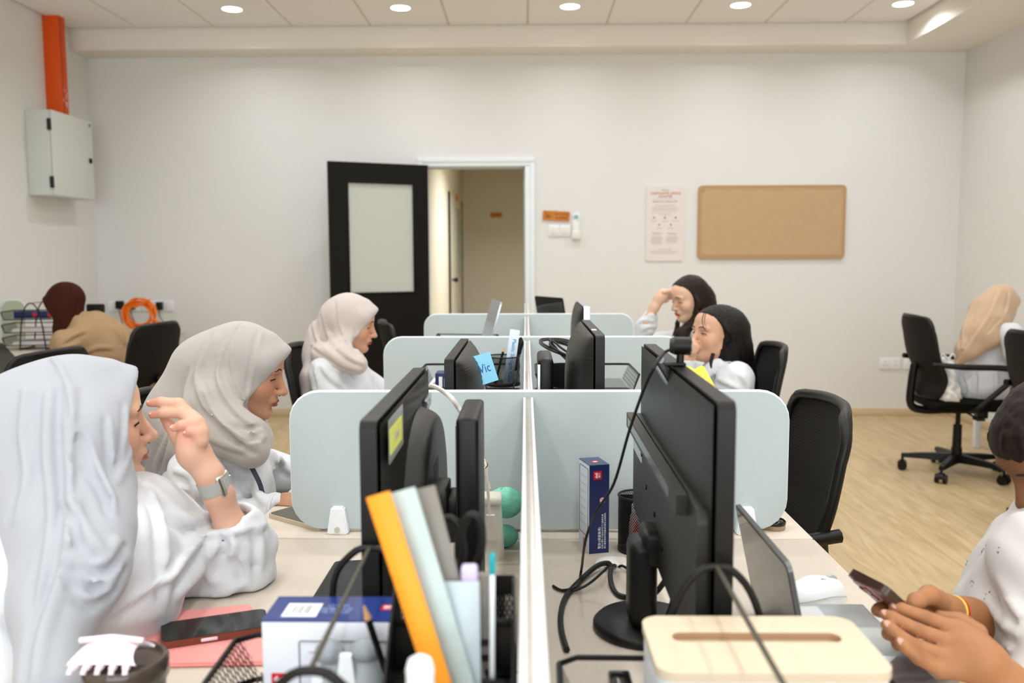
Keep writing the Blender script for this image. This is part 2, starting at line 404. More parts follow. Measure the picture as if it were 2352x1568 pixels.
# door frame and open leaf
d1 = bpy.data.objects.new('door_1', None); COL.objects.link(d1); d1['kind'] = 'structure'
def jamb(a, b, z1):
    g = G().rbox((a, YF-.022, 0), (b, YF+.16, z1), .004); return g
obj('door_jamb', jamb(DX1-.05, DX1-.001, DZ-.041), M['paneltrim'], d1); obj('door_jamb', jamb(DX0+.001, DX0+.045, DZ-.041), M['paneltrim'], d1)
obj('door_head', G().rbox((DX0+.001, YF-.022, DZ-.04), (DX1-.001, YF+.16, DZ-.001), .004), M['paneltrim'], d1)
g = G()
for a in (DX1-.008, DX0-.03): g.rbox((a, YF-.028, 0), (a+.035, YF+.0, DZ-.009), .003)
g.rbox((DX0-.03, YF-.028, DZ-.008), (DX1+.027, YF, DZ+.026), .003)
obj('door_architrave', g, M['paneltrim'], d1)
obj('door_stop', G().box((DX1-.062, YF+.05, 0), (DX1-.05, YF+.1, DZ-.05)).box((DX0+.045, YF+.05, DZ-.052), (DX1-.05, YF+.1, DZ-.04)), M['grey'], d1)
hx, hy = DX0+.045, YF-.03
LW = .80
best = min(range(95, 179), key=lambda a: abs(PRJ((hx+LW*math.cos(R(-a)), hy+LW*math.sin(R(-a)), 2.03))[0]-752))
lm = Matrix.Translation((hx, hy, 0)) @ Matrix.Rotation(R(-best), 4, 'Z')
def leafg(): return G()
g = leafg(); z0, z1 = .01, 2.03; gx0, gx1, gz0, gz1 = .12, LW-.145, 1.02, 1.88
for lo, hi in (((0, -.02, z0), (gx0, .02, z1)), ((gx1, -.02, z0), (LW, .02, z1)), ((gx0, -.02, z0), (gx1, .02, gz0)), ((gx0, -.02, gz1), (gx1, .02, z1))): g.box(lo, hi)
obj('door_leaf', g.tf(lm), M['doorblk'], d1, smooth=False)
g = G()
for lo, hi in (((gx0-.012, -.024, gz0-.012), (gx0+.008, .024, gz1+.012)), ((gx1-.008, -.024, gz0-.012), (gx1+.012, .024, gz1+.012)), ((gx0, -.024, gz0-.012), (gx1, .024, gz0+.008)), ((gx0, -.024, gz1-.008), (gx1, .024, gz1+.012))): g.rbox(lo, hi, .003)
obj('glazing_bead', g.tf(lm), M['doorblk'], d1)
obj('door_glass', G().box((gx0+.002, -.004, gz0+.002), (gx1-.002, .004, gz1-.002)).tf(lm), M['frost'], d1)
obj('door_handle', G().cyl((LW-.06, .02, 1.0), (LW-.06, .07, 1.0), .012).cyl((LW-.06, .065, 1.0), (LW-.18, .065, 1.0), .01).tf(lm), M['black'], d1)
# ---------------------------------------------------------------- downlights
def downlight(x, y, z, power, label, group):
    t = thing('downlight', label, 'ceiling light', (x, y, z), 0, group)
    obj('trim_ring', G().lathe([(.066, .001), (.069, -.004), (.078, -.003), (.080, .001)], n=32), M['white'], t)
    obj('diffuser', G().lathe([(.001, -.003), (.066, -.001), (.067, .002)], n=32), M['lampglow'], t)
    l = bpy.data.lights.new('downlight_lamp', 'AREA'); l.shape = 'DISK'; l.size = .13; l.energy = power; l.color = LAMP_COL; l.spread = R(150)
    lo = bpy.data.objects.new('downlight_lamp', l); COL.objects.link(lo); lo.parent = t; lo.location = (0, 0, -.012)
    return t
for j, yy in enumerate(ROWS):
    for i, xx in enumerate(LX):
        far = ['nearest the orange cable duct', 'above the open black door', 'above the doorway jamb and wooden sign', 'above the tan notice board', 'tight beside the right bulkhead']
        lab = 'round white recessed downlight ' + far[i] if j == 0 else 'round white recessed ceiling downlight over the middle of the office'
        downlight(xx, yy, ZC, LAMP_W, lab, 'ceiling downlights by the far bulkhead' if j == 0 else 'ceiling downlights over the office')
downlight(.25, 9.6, 2.62, 70, 'round recessed downlight in the corridor ceiling beyond the door', 'corridor lights')
# ================================================================ desks
DZT = .735
DESKS, CHAIRS = [], []
ROWY = [(.505, 1.708), (1.714, 2.917), (2.923, 4.126), (4.132, 5.335)]
def desk(x0, x1, y0, y1, label, group=None, edge_side=0, name='office_desk'):
    DESKS.append((x0, x1, y0, y1))
    t = thing(name, label, 'desk', ((x0+x1)/2, (y0+y1)/2, 0), 0, group)
    wpart('tabletop', G().rbox((x0, y0, DZT-.025), (x1, y1, DZT), .0025), M['desk'], t)
    gx = G()
    for yy in (y0+.06, y1-.1):
        for xx in (x0+.05, x1-.09):
            wpart('leg', G().rbox((xx, yy, 0), (xx+.04, yy+.04, DZT-.03), .004), M['white'], t)
    wpart('frame_rail', G().rbox((x0+.05, y0+.06, DZT-.04), (x0+.08, y1-.06, DZT-.025), .003).rbox((x1-.08, y0+.06, DZT-.04), (x1-.05, y1-.06, DZT-.025), .003), M['white'], t)
    return t
rowname = ['holding the wide monitor and near pen holders', 'behind the first grey screen', 'behind the second grey screen', 'behind the farthest grey screen']
for i, (y0, y1) in enumerate(ROWY):
    desk(-.578, .003, y0, y1, 'maple bench desk on the headscarf side, ' + ['with the pink folder and phone', 'behind the first cross screen', 'behind the second cross screen', 'behind the last cross screen by the door'][i], 'bench desks')
    desk(.007, .578, y0, y1, 'maple bench desk on the long-haired side, ' + ['with the wide monitor and laptop', 'behind the first cross screen', 'behind the second cross screen', 'behind the last cross screen'][i], 'bench desks')
# ================================================================ screens
def cross(y, x0, x1, label, r=.06):
    t = thing('desk_screen', label, 'desk screen', ((x0+x1)/2, y, DZT), 0, 'cross screens on the bench desks')
    wpart('screen_board', G().prism(rrect(x0+.002, x1-.002, DZT+.008, 1.027, r), 'y', y-.009, y+.009), M['panel'], t)
    o = rrect(x0+.001, x1-.001, DZT+.007, 1.028, r+.001)
    wpart('edge_band', G().tube([(a, y, b) for a, b in o], .0030, 6, closed=True), M['paneltrim'], t)
    return t
def clamp(x, y, par, sgn=-1):
    g = G().add([], [])
    def trap(z, w, d): return [(x-w, y-d-.006), (x+w, y-d-.006), (x+w, y+.012), (x-w, y+.012)]
    for (za, wa, da, zb, wb, db) in ((DZT-.0, .022, .012, DZT+.056, .0135, .008),):
        v = [(a, b, za) for a, b in trap(za, wa, da)]+[(a, b, zb) for a, b in trap(zb, wb, db)]
        g.add(v, [(0, 3, 2, 1), (4, 5, 6, 7), (0, 1, 5, 4), (1, 2, 6, 5), (2, 3, 7, 6), (3, 0, 4, 7)])
    bm = bmesh.new(); vs = [bm.verts.new(p) for p in g.v]; [bm.faces.new([vs[i] for i in f]) for f in g.f]
    bmesh.ops.bevel(bm, geom=bm.edges[:], offset=.003, segments=2, affect='EDGES')
    c = wpart('clamp', G().bm(bm), M['white'], par)
    cs = wpart('clamp_screw', G().cyl((x, y-.022, DZT+.012), (x, y-.012, DZT+.012), .0055, n=12), M['chrome'], c)
PY = [1.757, 2.962, 4.163]
s1 = cross(PY[0], -.484, .535, 'pale grey-green screen behind the near ribbed monitor, navy carton and pen cup')
clamp(-.386, PY[0]-.01, s1); clamp(.45, PY[0]-.01, s1)
s2 = cross(PY[1], -.486, .535, 'pale grey-green screen behind the clear ruler and the coiled cables')
clamp(-.386, PY[1]-.01, s2); clamp(.45, PY[1]-.01, s2)
s3 = cross(PY[2], -.486, .515, 'pale grey-green screen beside the open door, behind the silver laptop')
clamp(-.386, PY[2]-.01, s3); clamp(.43, PY[2]-.01, s3)
def spine(y0, y1, label):
    t = thing('centre_screen', label, 'desk screen', (.005, (y0+y1)/2, DZT), 0, 'centre screens between facing desks')
    zt = 1.018
    wpart('screen_board', G().box((-.0035, y0, DZT+.004), (.0135, y1, zt-.008)), M['panel'], t)
    wpart('edge_strip', G().rbox((-.0048, y0, DZT+.004), (-.0002, y1, zt), .001).rbox((.0102, y0, DZT+.004), (.0148, y1, zt), .001), M['paneltrim'], t)
    wpart('clear_channel', G().rbox((-.0002, y0+.002, zt-.010), (.0102, y1-.002, zt-.001), .001), M['alu'], t)
    for yy in (y0+.18, y1-.15):
        wpart('clamp', G().rbox((-.012, yy-.02, DZT), (.022, yy+.02, DZT+.045), .004), M['white'], t)
    return t
spine(.42, 1.742, 'long white-edged centre screen between pen organiser and wood tissue box')
spine(1.775, 2.945, 'white-edged centre screen between the pencil cup and coiled cables')
spine(2.98, 4.145, 'white-edged centre screen beside the silver laptop')
spine(4.18, 5.3, 'white-edged centre screen standing before the doorway')
# ================================================================ task chairs
def chair_proto():
    t = thing('task_chair', 'x', 'chair', (0, 0, 0), 0, 'black mesh-back task chairs')
    for k in range(5):
        a = 2*PI*k/5+.3; d = Vector((math.cos(a), math.sin(a), 0)); n = Vector((-d.y, d.x, 0))
        v = []
        for (r, w, za, zb) in ((.03, .028, .075, .125), (.17, .022, .08, .115), (.30, .016, .078, .1)):
            v += [d*r+n*w+Vector((0, 0, za)), d*r-n*w+Vector((0, 0, za)), d*r-n*w*.7+Vector((0, 0, zb)), d*r+n*w*.7+Vector((0, 0, zb))]
        f = [(0, 1, 2, 3), (11, 10, 9, 8)]
        for i in (0, 4): f += [(i+q, i+4+q, i+4+(q+1) % 4, i+(q+1) % 4) for q in range(4)]
        obj('base_leg', G().add(v, f), M['black'], t)
        c = d*.292
        w = obj('caster', G().cyl((c.x, c.y, .05), (c.x, c.y, .095), .008, n=8).surf(lambda u, q: (c.x+n.x*(q-.5)*.03-d.x*.031*math.cos(PI*u), c.y+n.y*(q-.5)*.03-d.y*.031*math.cos(PI*u), .028+.034*math.sin(PI*u)), 8, 2), M['black'], t)
        for sg in (-1, 1):
            p = c+n*(sg*.014); q = c+n*(sg*.03)
            obj('wheel', G().cyl((p.x, p.y, .0265), (q.x, q.y, .0265), .0265, n=16), M['black'], w)
    obj('gas_lift', G().cyl((0, 0, .07), (0, 0, .16), .032, .03).cyl((0, 0, .16), (0, 0, .30), .026, .024).cyl((0, 0, .30), (0, 0, .41), .014), M['black'], t)
    mech = obj('tilt_mechanism', G().rbox((-.12, -.07, .375), (.10, .07, .42), .012).rbox((.10, -.035, .34), (.16, .035, .40), .01), M['black'], t)
    obj('lever', G().tube([(0, -.06, .395), (0, -.2, .385), (.0, -.24, .38)], .006).rbox((-.02, -.29, .373), (.03, -.23, .387), .005), M['black'], mech)
    def seat(u, v):
        a = u*2*PI; 
        return None
    g = G()
    def top(u, v):
        x = -.225+.47*u; y = (v-.5)*.49*(1-.10*(1-u))
        e = max(abs(2*v-1), 0); ed = max(0, (e-.75)/.25); eu = max(0, (u-.8)/.2); eb = max(0, (.12-u)/.12)
        z = .475-.022*ed**2-.035*eu**2-.02*eb**2+.006*math.sin(PI*u)
        if u > .9 or u < .06:
            y *= 1-.12*(((u-.9)/.1)**2 if u > .9 else ((.06-u)/.06)**2)
        return (x, y, z)
    g.surf(top, 20, 20, th=.055)
    obj('seat', g, M['bfab'], t)
    def wid(v):
        w = .205+.03*math.sin(PI*min(1, v*1.05)*.8)
        if v > .9: w *= math.sqrt(max(0, 1-((v-.9)/.1)**2*.32))
        if v < .08: w *= math.sqrt(max(0, 1-((.08-v)/.08)**2*.25))
        return w
    def bx(v):  # side profile
        z = .485+.462*v
        x = -.235+.035*math.exp(-((v-.22)/.18)**2)-.085*max(0, v-.25)**1.15
        return x, z
    def bk(u, v):
        x, z = bx(v); s = 2*u-1
        return (x+.042*s*s-.01, s*wid(v), z-.012*(abs(s)**3)*(1 if v > .8 else 0))
    obj('backrest', G().surf(bk, 18, 24, th=.012), M['cmesh'], t)
    loop = [bk(0, v/14) for v in range(15)]+[bk(u/8, 1) for u in range(1, 8)]+[bk(1, 1-v/14) for v in range(15)]+[bk(1-u/8, 0) for u in range(1, 8)]
    obj('back_frame', G().tube(smooth_pts(loop, 2, True), .013, 8, closed=True), M['black'], t)
    obj('back_support', G().tube(smooth_pts([(-.05, 0, .39), (-.2, 0, .385), (-.275, 0, .42), (-.275, 0, .55), (-.262, 0, .66)], 5), .024, 8), M['black'], t)
    for s in (-1, 1):
        p = [(-.245, s*.235, .685), (-.10, s*.265, .675), (.10, s*.27, .672), (.165, s*.268, .66), (.19, s*.262, .63), (.165, s*.255, .59), (.06, s*.25, .49), (.0, s*.235, .43), (-.02, s*.18, .415)]
        obj('armrest', G().tube(smooth_pts(p, 5), [.016]*5+[.017]*12+[.015]*24, 8), M['black'], t)
    return t
chair0 = chair_proto()
_first = [True]
def chair(x, y, rz, label):
    CHAIRS.append((x, y, rz))
    if _first[0]:
        _first[0] = False; chair0.location = (x, y, 0); chair0.rotation_euler = (0, 0, rz); chair0['label'] = label
        chair0.matrix_world = Matrix.Translation((x, y, 0)) @ Matrix.Rotation(rz, 4, 'Z'); return chair0
    return dup(chair0, (x, y, 0), rz, label)
chair(.455, 2.125, R(178), 'empty black mesh task chair pushed against the desk beside the first screen')
chair(.71, 3.46, R(176), 'black task chair of the woman covering her mouth')
chair(.76, 4.50, R(180), 'black task chair under the woman touching her forehead')
chair(-.72, 2.2, R(0), 'black task chair under the woman in beige headscarf with lanyard')
chair(-.98, 1.15, R(-20), 'black task chair under the woman raising her watch hand')
chair(-.64, 3.46, R(0), 'black task chair under the woman in pale pink headscarf')
chair(-.50, 4.82, R(14), 'empty black task chair in front of the open black door')
chair(-2.26, 4.72, R(172), 'black task chair under the woman in tan blazer')
chair(-2.09, 3.34, R(172), 'empty black task chair beside the desk with the letter tray')
chair(2.57, 5.15, R(-4), 'black task chair with white bag under the tan headscarf woman')
chair(2.58, 4.0, R(0), 'empty black task chair in front of the tan headscarf woman')
chair(.98, 1.12, R(180), 'black task chair under the woman holding the phone')
# ================================================================ side desks
def sidedesk(x0, x1, y0, y1, label):
    return desk(x0, x1, y0, y1, label, 'side desks along the walls')
sidedesk(-3.46, -2.64, 2.6, 3.80, 'maple side desk holding the dark desk mat')
sidedesk(-3.46, -2.64, 3.805, 5.60, 'maple side desk with the letter tray beside the tan blazer')
sidedesk(-3.46, -2.64, 5.605, 6.7, 'maple side desk in the corner below the sockets')
sidedesk(2.99, 3.45, 3.6, 4.75, 'maple side desk along the right wall, near the empty chair')
sidedesk(2.99, 3.45, 4.755, 5.95, 'maple side desk in front of the tan headscarf woman')
# ================================================================ monitors
def monitor(x, y0, y1, z0, z1, face, label, style='rib', col=None, logo=None, tilt=0, edge=None, bulge=.05):
    """upright monitor; screen looks along face*X; its back looks toward the centre line"""
    yc = (y0+y1)/2; hw = (y1-y0)/2; h = z1-z0
    t = thing('computer_monitor', label, 'monitor', (x, yc, DZT), 0, 'monitors on the bench desks')
    T = Matrix.Translation((x, yc, z0+h/2)) @ Matrix.Rotation(tilt, 4, 'Z')
    b = -face
    pl = G().prism(rrect(-hw, hw, -h/2, h/2, .012, 4), 'x', 0, face*.020).tf(T)
    wpart('bezel', pl, M['black'] if edge is None else edge, t)
    wpart('screen', G().box((min(face*.020, face*.0212), -hw+.012, -h/2+.018), (max(face*.020, face*.0212), hw-.012, h/2-.012)).tf(T), M['glass'], t)
    # domed back shell
    def sh(u, v):
        s, q = 2*u-1, 2*v-1
        e = max(0, 1-abs(s)**3.2)*max(0, 1-abs(q)**3.2)
        return (b*(.004+bulge*e**.55*(.85 if style == 'rib' else .55)), s*(hw-.004), q*(h/2-.004))
    if style == 'line':
        def shl(u, v):
            x_, y_, z_ = sh(u, v); return (x_-b*.0007*max(0, math.sin(2*PI*(z_+y_)/.0085)), y_, z_)
        shell = wpart('back_shell', G().surf(shl, 120, 90).tf(T), M['mon'], t)
    elif style == 'rib':
        g = G()
        def shr(u, v):
            x_, y_, z_ = sh(u, v)
            ph = (z_+.9*y_*y_)/.0105
            gr = .0016*min(1, 3*(1-abs(2*u-1)**6))*min(1, 3*(1-abs(2*v-1)**8))*max(0, math.sin(2*PI*ph))**3 if z_ > -.02-.6*abs(y_) else 0
            return (x_-b*gr, y_, z_)
        g.surf(shr, 30, 150)
        shell = wpart('back_shell', g.tf(T), M['mon'], t)
    else:
        g = G().surf(sh, 30, 30); shell = wpart('back_shell', g.tf(T), M['mon'], t)
    return t, T, b, shell
# near left monitor ------------------------------------------------
t, T, b, shell = monitor(-.172, .985, 1.490, .81, 1.112, -1, 'dark monitor with silver logo and yellow note beside the cream bag', style='line', bulge=.012)
g = G()
def hous(u, v):
    a = PI*u
    return (b*(.010+.028*(1-(1-v)**3)), .055-.185*math.cos(a)*(1-.10*v), -.15+.262*max(0, math.sin(a))**.5*(1-.10*v))
g.surf(hous, 28, 8)
g.prism([(.055-.1665*math.cos(PI*i/20), -.15+.2358*max(0, math.sin(PI*i/20))**.5) for i in range(21)], 'x', b*.0375, b*.0385)
wpart('rear_housing', g.tf(T), M['mon'], t)
g = G()
for k in range(6): g.box((b*.0385-.0004, .0+.012*k, -.13), (b*.0385+.0004, .002+.012*k, .04))
wpart('housing_vents', g.tf(T), M['black'], t)
text('acer', .040, T @ frame((b*.0135, .162, .108), (0, -b, 0), (0, 0, 1)), M['silver'], 'logo', t, ext=.0012, sx=1.05, bold=.0008)
wpart('stand_arm', G().rbox((-.138, 1.18, .945), (-.110, 1.255, .978), .003).rbox((-.110, 1.19, .940), (-.092, 1.25, .965), .003).cyl((-.104, 1.175, .925), (-.104, 1.25, .925), .02), M['dgrey'], t)
wpart('stand_column', G().rbox((-.096, 1.175, DZT+.02), (-.065, 1.345, 1.080), .006, 3), M['black'], t)
wpart('column_edge_strip', G().rbox((-.0965, 1.1735, DZT+.06), (-.0945, 1.1785, 1.07), .0008), M['dgrey'], t)
wpart('stand_base', G().rbox((-.17, 1.12, DZT), (-.035, 1.40, DZT+.022), .008), M['black'], t)
wpart('clear_tape', G().box((b*.0125-.0003, -.240, .098), (b*.0125+.0003, -.125, .150)).tf(T), mat('tape', '#8f938a', .25), t)
wpart('sticky_note', G().box((b*.0132-.0004, -.236, .108), (b*.0132+.0006, -.142, .138)).tf(T), M['note'], t)
text('EMAIL', .014, T @ frame((b*.0142, -.19, .123), (0, -b, 0), (0, 0, 1)), M['ink2'], 'note_writing', t, ext=.0002)
# near right ultrawide --------------------------------------------
t, T, b, shell = monitor(.211, .932, 1.58, .838, 1.143, 1, 'wide flat-backed black monitor with webcam clipped on top', style='flat', bulge=.012, tilt=R(-.6))
wpart('rear_panel', G().prism(rrect(-.31, .31, -.145, .03, .02), 'x', b*.004, b*.018).tf(T), M['mon'], t)
wpart('rear_ridge', G().prism([(-.25, .005), (.30, .005), (.30, .03), (-.25, .03)], 'x', b*.016, b*.032).tf(T), M['dgrey'], t)
wpart('rear_gloss_strip', G().prism([(-.20, .012), (.27, .012), (.27, .026), (-.20, .026)], 'x', b*.031, b*.0328).tf(T), mat('smoked_gloss', '#565650', .15, spec=.6), t)
for yy, zz in ((.18, -.02), (.12, -.06), (.02, -.075), (-.06, -.10)):
    wpart('screw_hole', G().cyl((b*.018, yy, zz), (b*.0205, yy, zz), .004, n=10).tf(T), M['blackg'], t)
wpart('stand_neck', G().rbox((.152, 1.235, DZT+.015), (.194, 1.30, .885), .016, 4).rbox((.17, 1.235, .845), (.215, 1.30, .90), .01, 3), M['black'], t)
wpart('stand_base', G().lathe([(.001, 0), (.076, 0), (.080, .004), (.080, .010), (.074, .016), (.001, .018)], (.182, 1.283, DZT), 40), M['black'], t)
wpart('sticky_note', G().box((b*.0045-.0004, .215, .075), (b*.0045+.001, .275, .13)).tf(T), M['note'], t)
wpart('label_sticker', G().box((b*.019-.0004, .18, -.035), (b*.019+.0006, .30, -.012)).tf(T), M['grey'], t)
for zz in (-.01, -.03): pass
# webcam on top of the ultrawide
WY = 1.25
def WP(x, y, d=0): return AY(x, y, WY+d)
wc = thing('webcam', 'black clip-on webcam perched on the wide monitor', 'webcam', tuple(WP(1545, 838)))
a_, b_ = WP(1520, 826), WP(1573, 836)
wpart('bracket', G().rbox((a_.x, WY-.011, b_.z-.002), (b_.x, WY+.011, b_.z+.003), .0015).rbox((b_.x-.004, WY-.011, b_.z-.016), (b_.x, WY+.011, b_.z), .0015), M['black'], wc)
wpart('clip_leg', G().rbox((-.005, -.012, -.034), (.005, .012, .002), .003).tf(Matrix.Translation(WP(1514, 832)) @ Matrix.Rotation(R(-32), 4, 'Y')), M['dgrey'], wc)
wpart('clip_pad', G().rbox((-.008, -.012, -.034), (-.005, .012, .0), .001).tf(Matrix.Translation(WP(1514, 832)) @ Matrix.Rotation(R(-32), 4, 'Y')), M['greyr'], wc)
wpart('hinge', G().cyl(WP(1517, 826, -.014), WP(1517, 826, .013), .0052, n=16), M['greyr'], wc)
wpart('neck', G().cyl(WP(1562, 832), WP(1563, 808), .0055, n=14), M['black'], wc)
hd = Matrix.Translation(WP(1566, 794)) @ Matrix.Rotation(R(90), 4, 'Y') @ Matrix.Rotation(R(16), 4, 'X')
wpart('camera_head', G().cyl((0, 0, -.009), (0, 0, .013), .0132, n=28).tf(hd), M['black'], wc)
wpart('head_cap', G().cyl((0, 0, -.0165), (0, 0, -.0085), .0105, .0136, n=8).tf(hd), M['dgrey'], wc)
wpart('lens', G().cyl((0, 0, .0128), (0, 0, .0145), .008, n=20).tf(hd), M['glass'], wc)
cb = [AY(1543, 802, 1.25), AY(1528, 808, 1.25), AY(1516, 822, 1.23), AY(1500, 848, 1.22), AY(1480, 890, 1.25), AY(1445, 990, 1.33), AY(1410, 1110, 1.38), AY(1370, 1175, 1.4), AY(1345, 1240, 1.40), AZ(1335, 1310, DZT+.01), AZ(1325, 1345, DZT+.012), AZ(1290, 1355, DZT+.004), AZ(1270, 1345, DZT+.004), AZ(1300, 1358, DZT+.004), AZ(1345, 1345, DZT+.012), AZ(1388, 1310, DZT+.022), AZ(1397, 1300, DZT+.002)]
wpart('cable', G().tube(smooth_pts(cb, 6), .0024, 6), M['cable'], wc)
# row-two monitors --------------------------------------------------
t, T, b, shell = monitor(-.150, 1.80, 2.28, .80, 1.088, -1, 'dark curved-rib monitor with a blue sticky note', bulge=.058)
wpart('stand_column', G().rbox((-.105, 1.86, DZT+.01), (-.075, 1.93, .975), .005), M['dgrey'], t)
wpart('stand_base', G().rbox((-.16, 1.9, DZT), (-.06, 2.12, DZT+.018), .006), M['black'], t)
nm = frame((-.098, 2.02, 1.045), (.55, .6, .1), (-.1, .35, 1))
wpart('sticky_note', G().box((-.032, -.04, 0), (.032, .03, .0008)).tf(nm), M['blue'], t)
text('Vic', .03, nm @ Matrix.Translation((0, -.005, .0012)), M['ink_b'], 'note_writing', t, ext=.0002)
wpart('clear_tape', G().box((-.034, -.08, -.004), (-.012, .03, -.0032)).tf(nm), M['clear'], t)
t, T, b, shell = monitor(.150, 1.86, 2.33, .80, 1.133, 1, 'dark curved-rib monitor with yellow note beside coiled cables', bulge=.058)
wpart('sticky_note', G().box((-.0005, -.17, .055), (.0005, -.115, .115)).tf(T @ Matrix.Translation((b*.034, 0, 0)) @ Matrix.Rotation(R(-12)*b, 4, 'Z')), M['note'], t)
wpart('paper_tab', G().box((.001, -.12, .1655), (.012, -.09, .1675)).tf(T), M['paper'], t)
wpart('stand_arm', G().rbox((.06, 2.05, .905), (.10, 2.11, .93), .004).rbox((.095, 2.05, .91), (.135, 2.11, .945), .006), M['black'], t)
wpart('stand_column', G().rbox((.028, 1.98, DZT+.01), (.064, 2.17, 1.068), .010, 3), M['black'], t)
wpart('column_edge_strip', G().rbox((.027, 1.977, DZT+.02), (.034, 1.985, 1.055), .001), M['silver'], t)
wpart('stand_base', G().rbox((.025, 1.95, DZT), (.16, 2.2, DZT+.018), .006), M['black'], t)
# row-three monitor
t, T, b, shell = monitor(.205, 3.06, 3.5, .80, 1.125, 1, 'farthest dark monitor with silver edge and yellow notes', bulge=.05, style='flat', edge=M['silver'])
for dz, yy in ((-.05, .2), (-.06, -.2)):
    wpart('sticky_note', G().box((-.012, yy-.03, dz-.03), (-.011, yy+.03, dz+.03)).tf(T), M['note'], t)
wpart('stand_base', G().rbox((.12, 3.15, DZT), (.26, 3.4, DZT+.018), .006).rbox((.15, 3.25, DZT), (.19, 3.31, .98), .006), M['black'], t)
# ================================================================ laptops
def laptop(name, label, hinge, ydir, width, depth, ang, mlid, mbase, key=True):
    """hinge: centre of hinge line, ydir: unit vector from hinge toward the user"""
    y = Vector(ydir).normalized(); x = Vector((y.y, -y.x, 0)); t = thing(name, label, 'laptop', hinge)
    Fm = frame(hinge, x, y)
    wpart('base', G().rbox((-width/2, 0, 0), (width/2, depth, .014), .004).tf(Fm), mbase, t)
    kb = wpart('keyboard_deck', G().rbox((-width/2+.015, .018, .0138), (width/2-.015, depth*.55, .0148), .001).tf(Fm), mat('deck', '#d4d6d6', .4), t)
    wpart('trackpad', G().rbox((-.045, depth*.62, .0138), (.045, depth-.012, .0146), .001).tf(Fm), M['grey'], t)
    Lm = Fm @ Matrix.Translation((0, .004, .012)) @ Matrix.Rotation(R(ang), 4, 'X')
    wpart('lid', G().prism(rrect(-width/2, width/2, 0, depth*.98, .012, 5, (.002, .012, .012, .002)), 'z', -.003, .003).tf(Lm), mlid, t)
    wpart('display', G().prism(rrect(-width/2+.006, width/2-.006, .006, depth*.98-.006, .008), 'z', .003, .0036).tf(Lm @ Matrix.Rotation(0, 4, 'X')), M['glass'], t)
    return t, Fm, Lm
mlid = mat('laptop_lid', '#5e5f60', .32, metal=.85)
laptop('laptop', 'open grey laptop between the wide monitor and white mouse', (.362, 1.205, DZT+.003), (1, 0, 0), .275, .172, 102, mlid, M['silver'])
laptop('laptop', 'open pale laptop on the desk of the lanyard-wearing woman', (-.235, 2.07, DZT), (-1, 0, 0), .30, .21, 97, M['silver'], M['cream'])
laptop('laptop', 'open silver laptop seen edge-on before the farthest screen', (-.165, 3.42, DZT+.185), (-1, -.15, 0), .30, .21, 106, M['silver'], M['silver'])
wpart('laptop_stand', G().rbox((-.36, 3.3, DZT), (-.18, 3.54, DZT+.185), .01), M['grey'], bpy.data.objects['laptop.002'])
laptop('laptop', 'open black laptop behind the farthest screen by the doorway', (.145, 4.60, DZT+.16), (1, .55, 0), .29, .19, 100, M['black'], M['black'])
wpart('laptop_stand', G().rbox((.1, 4.6, DZT), (.3, 4.78, DZT+.16), .01), M['grey'], bpy.data.objects['laptop.003'])
# phone-like pale edge under the lanyard woman's hand, behind the screen: tablet
tb = thing('tablet', 'champagne tablet lying under the edge of the first screen', 'tablet', tuple(AZ(690, 1200, DZT)))
c0 = AZ(630, 1190, DZT); c1 = AZ(745, 1222, DZT); 
tm = frame(((c0+c1)/2+Vector((.02, .055, 0))), (c1-c0), (0, 1, 0))
wpart('body', G().prism(rrect(-.085, .085, -.062, .062, .014), 'z', 0, .009).tf(tm), mat('champagne', '#cdbfa8', .35, metal=.4), tb)
wpart('glass', G().prism(rrect(-.081, .081, -.058, .058, .011), 'z', .009, .0096).tf(tm), mat('dull_glass', '#4c4a41', .25), tb)
# ================================================================ things on the walls
def wallrect(x0, y0, x1, y1):
    a = AY(x0, y0, YF); b = AY(x1, y1, YF); return a.x, b.x, b.z, a.z
t = thing('notice_board', 'blank tan felt notice board with rounded corners', 'notice board', (1.97, YF, 1.57))
wpart('board', G().prism(rrect(1.383, 2.559, 1.277, 1.863, .035), 'y', YF-.019, YF-.0012), M['corkedge'], t)
wpart('felt_field', G().prism(rrect(1.405, 2.537, 1.303, 1.838, .02), 'y', YF-.020, YF-.017), M['cork'], t)
wpart('stitch_line', G().tube([(a, YF-.0195, b) for a, b in rrect(1.413, 2.529, 1.311, 1.830, .018)], .0022, 4, True), M['corkedge'], t)
wpart('sticker', G().rbox((1.408, YF-.022, 1.808), (1.432, YF-.0195, 1.838), .001), mat('olive_sticker', '#a89a4e', .6), t)
t = thing('poster', 'pale pink printed charter poster with rust lettering', 'poster', (1.12, YF, 1.56))
wpart('board', G().prism(rrect(.968, 1.274, 1.264, 1.862, .02), 'y', YF-.010, YF), M['paper'], t)
def wtext(s, x, z, size, m, parent, y=YF-.0106, align='CENTER', sx=1, name='lettering', bold=0):
    return text(s, size, frame((x, y, z), (1, 0, 0), (0, 0, 1)), m, name, parent, align=align, sx=sx, bold=bold)
px = 1.12
wtext('Welcome', px, 1.827, .014, M['ink3'], t)
wtext('CORPORATE OFFICE', px, 1.802, .026, M['ink1'], t, bold=.0006); wtext('CHARTER', px, 1.777, .026, M['ink1'], t, bold=.0006)
wtext('Effective From: 10 January 2025', px, 1.738, .0155, M['ink1'], t, bold=.0004)
wtext('About the corporate office charter', px, 1.706, .0115, M['ink1'], t)
rl = G()
def para(x0, x1, z, n, dz=.0085):
    for k in range(n):
        e = (x1-x0)*(.12 if k == n-1 else random.Random(int(z*1e4)+k).uniform(0, .06))
        rl.box((x0+e/2, YF-.0106, z-k*dz-.0012), (x1-e, YF-.0099, z-k*dz+.0012))
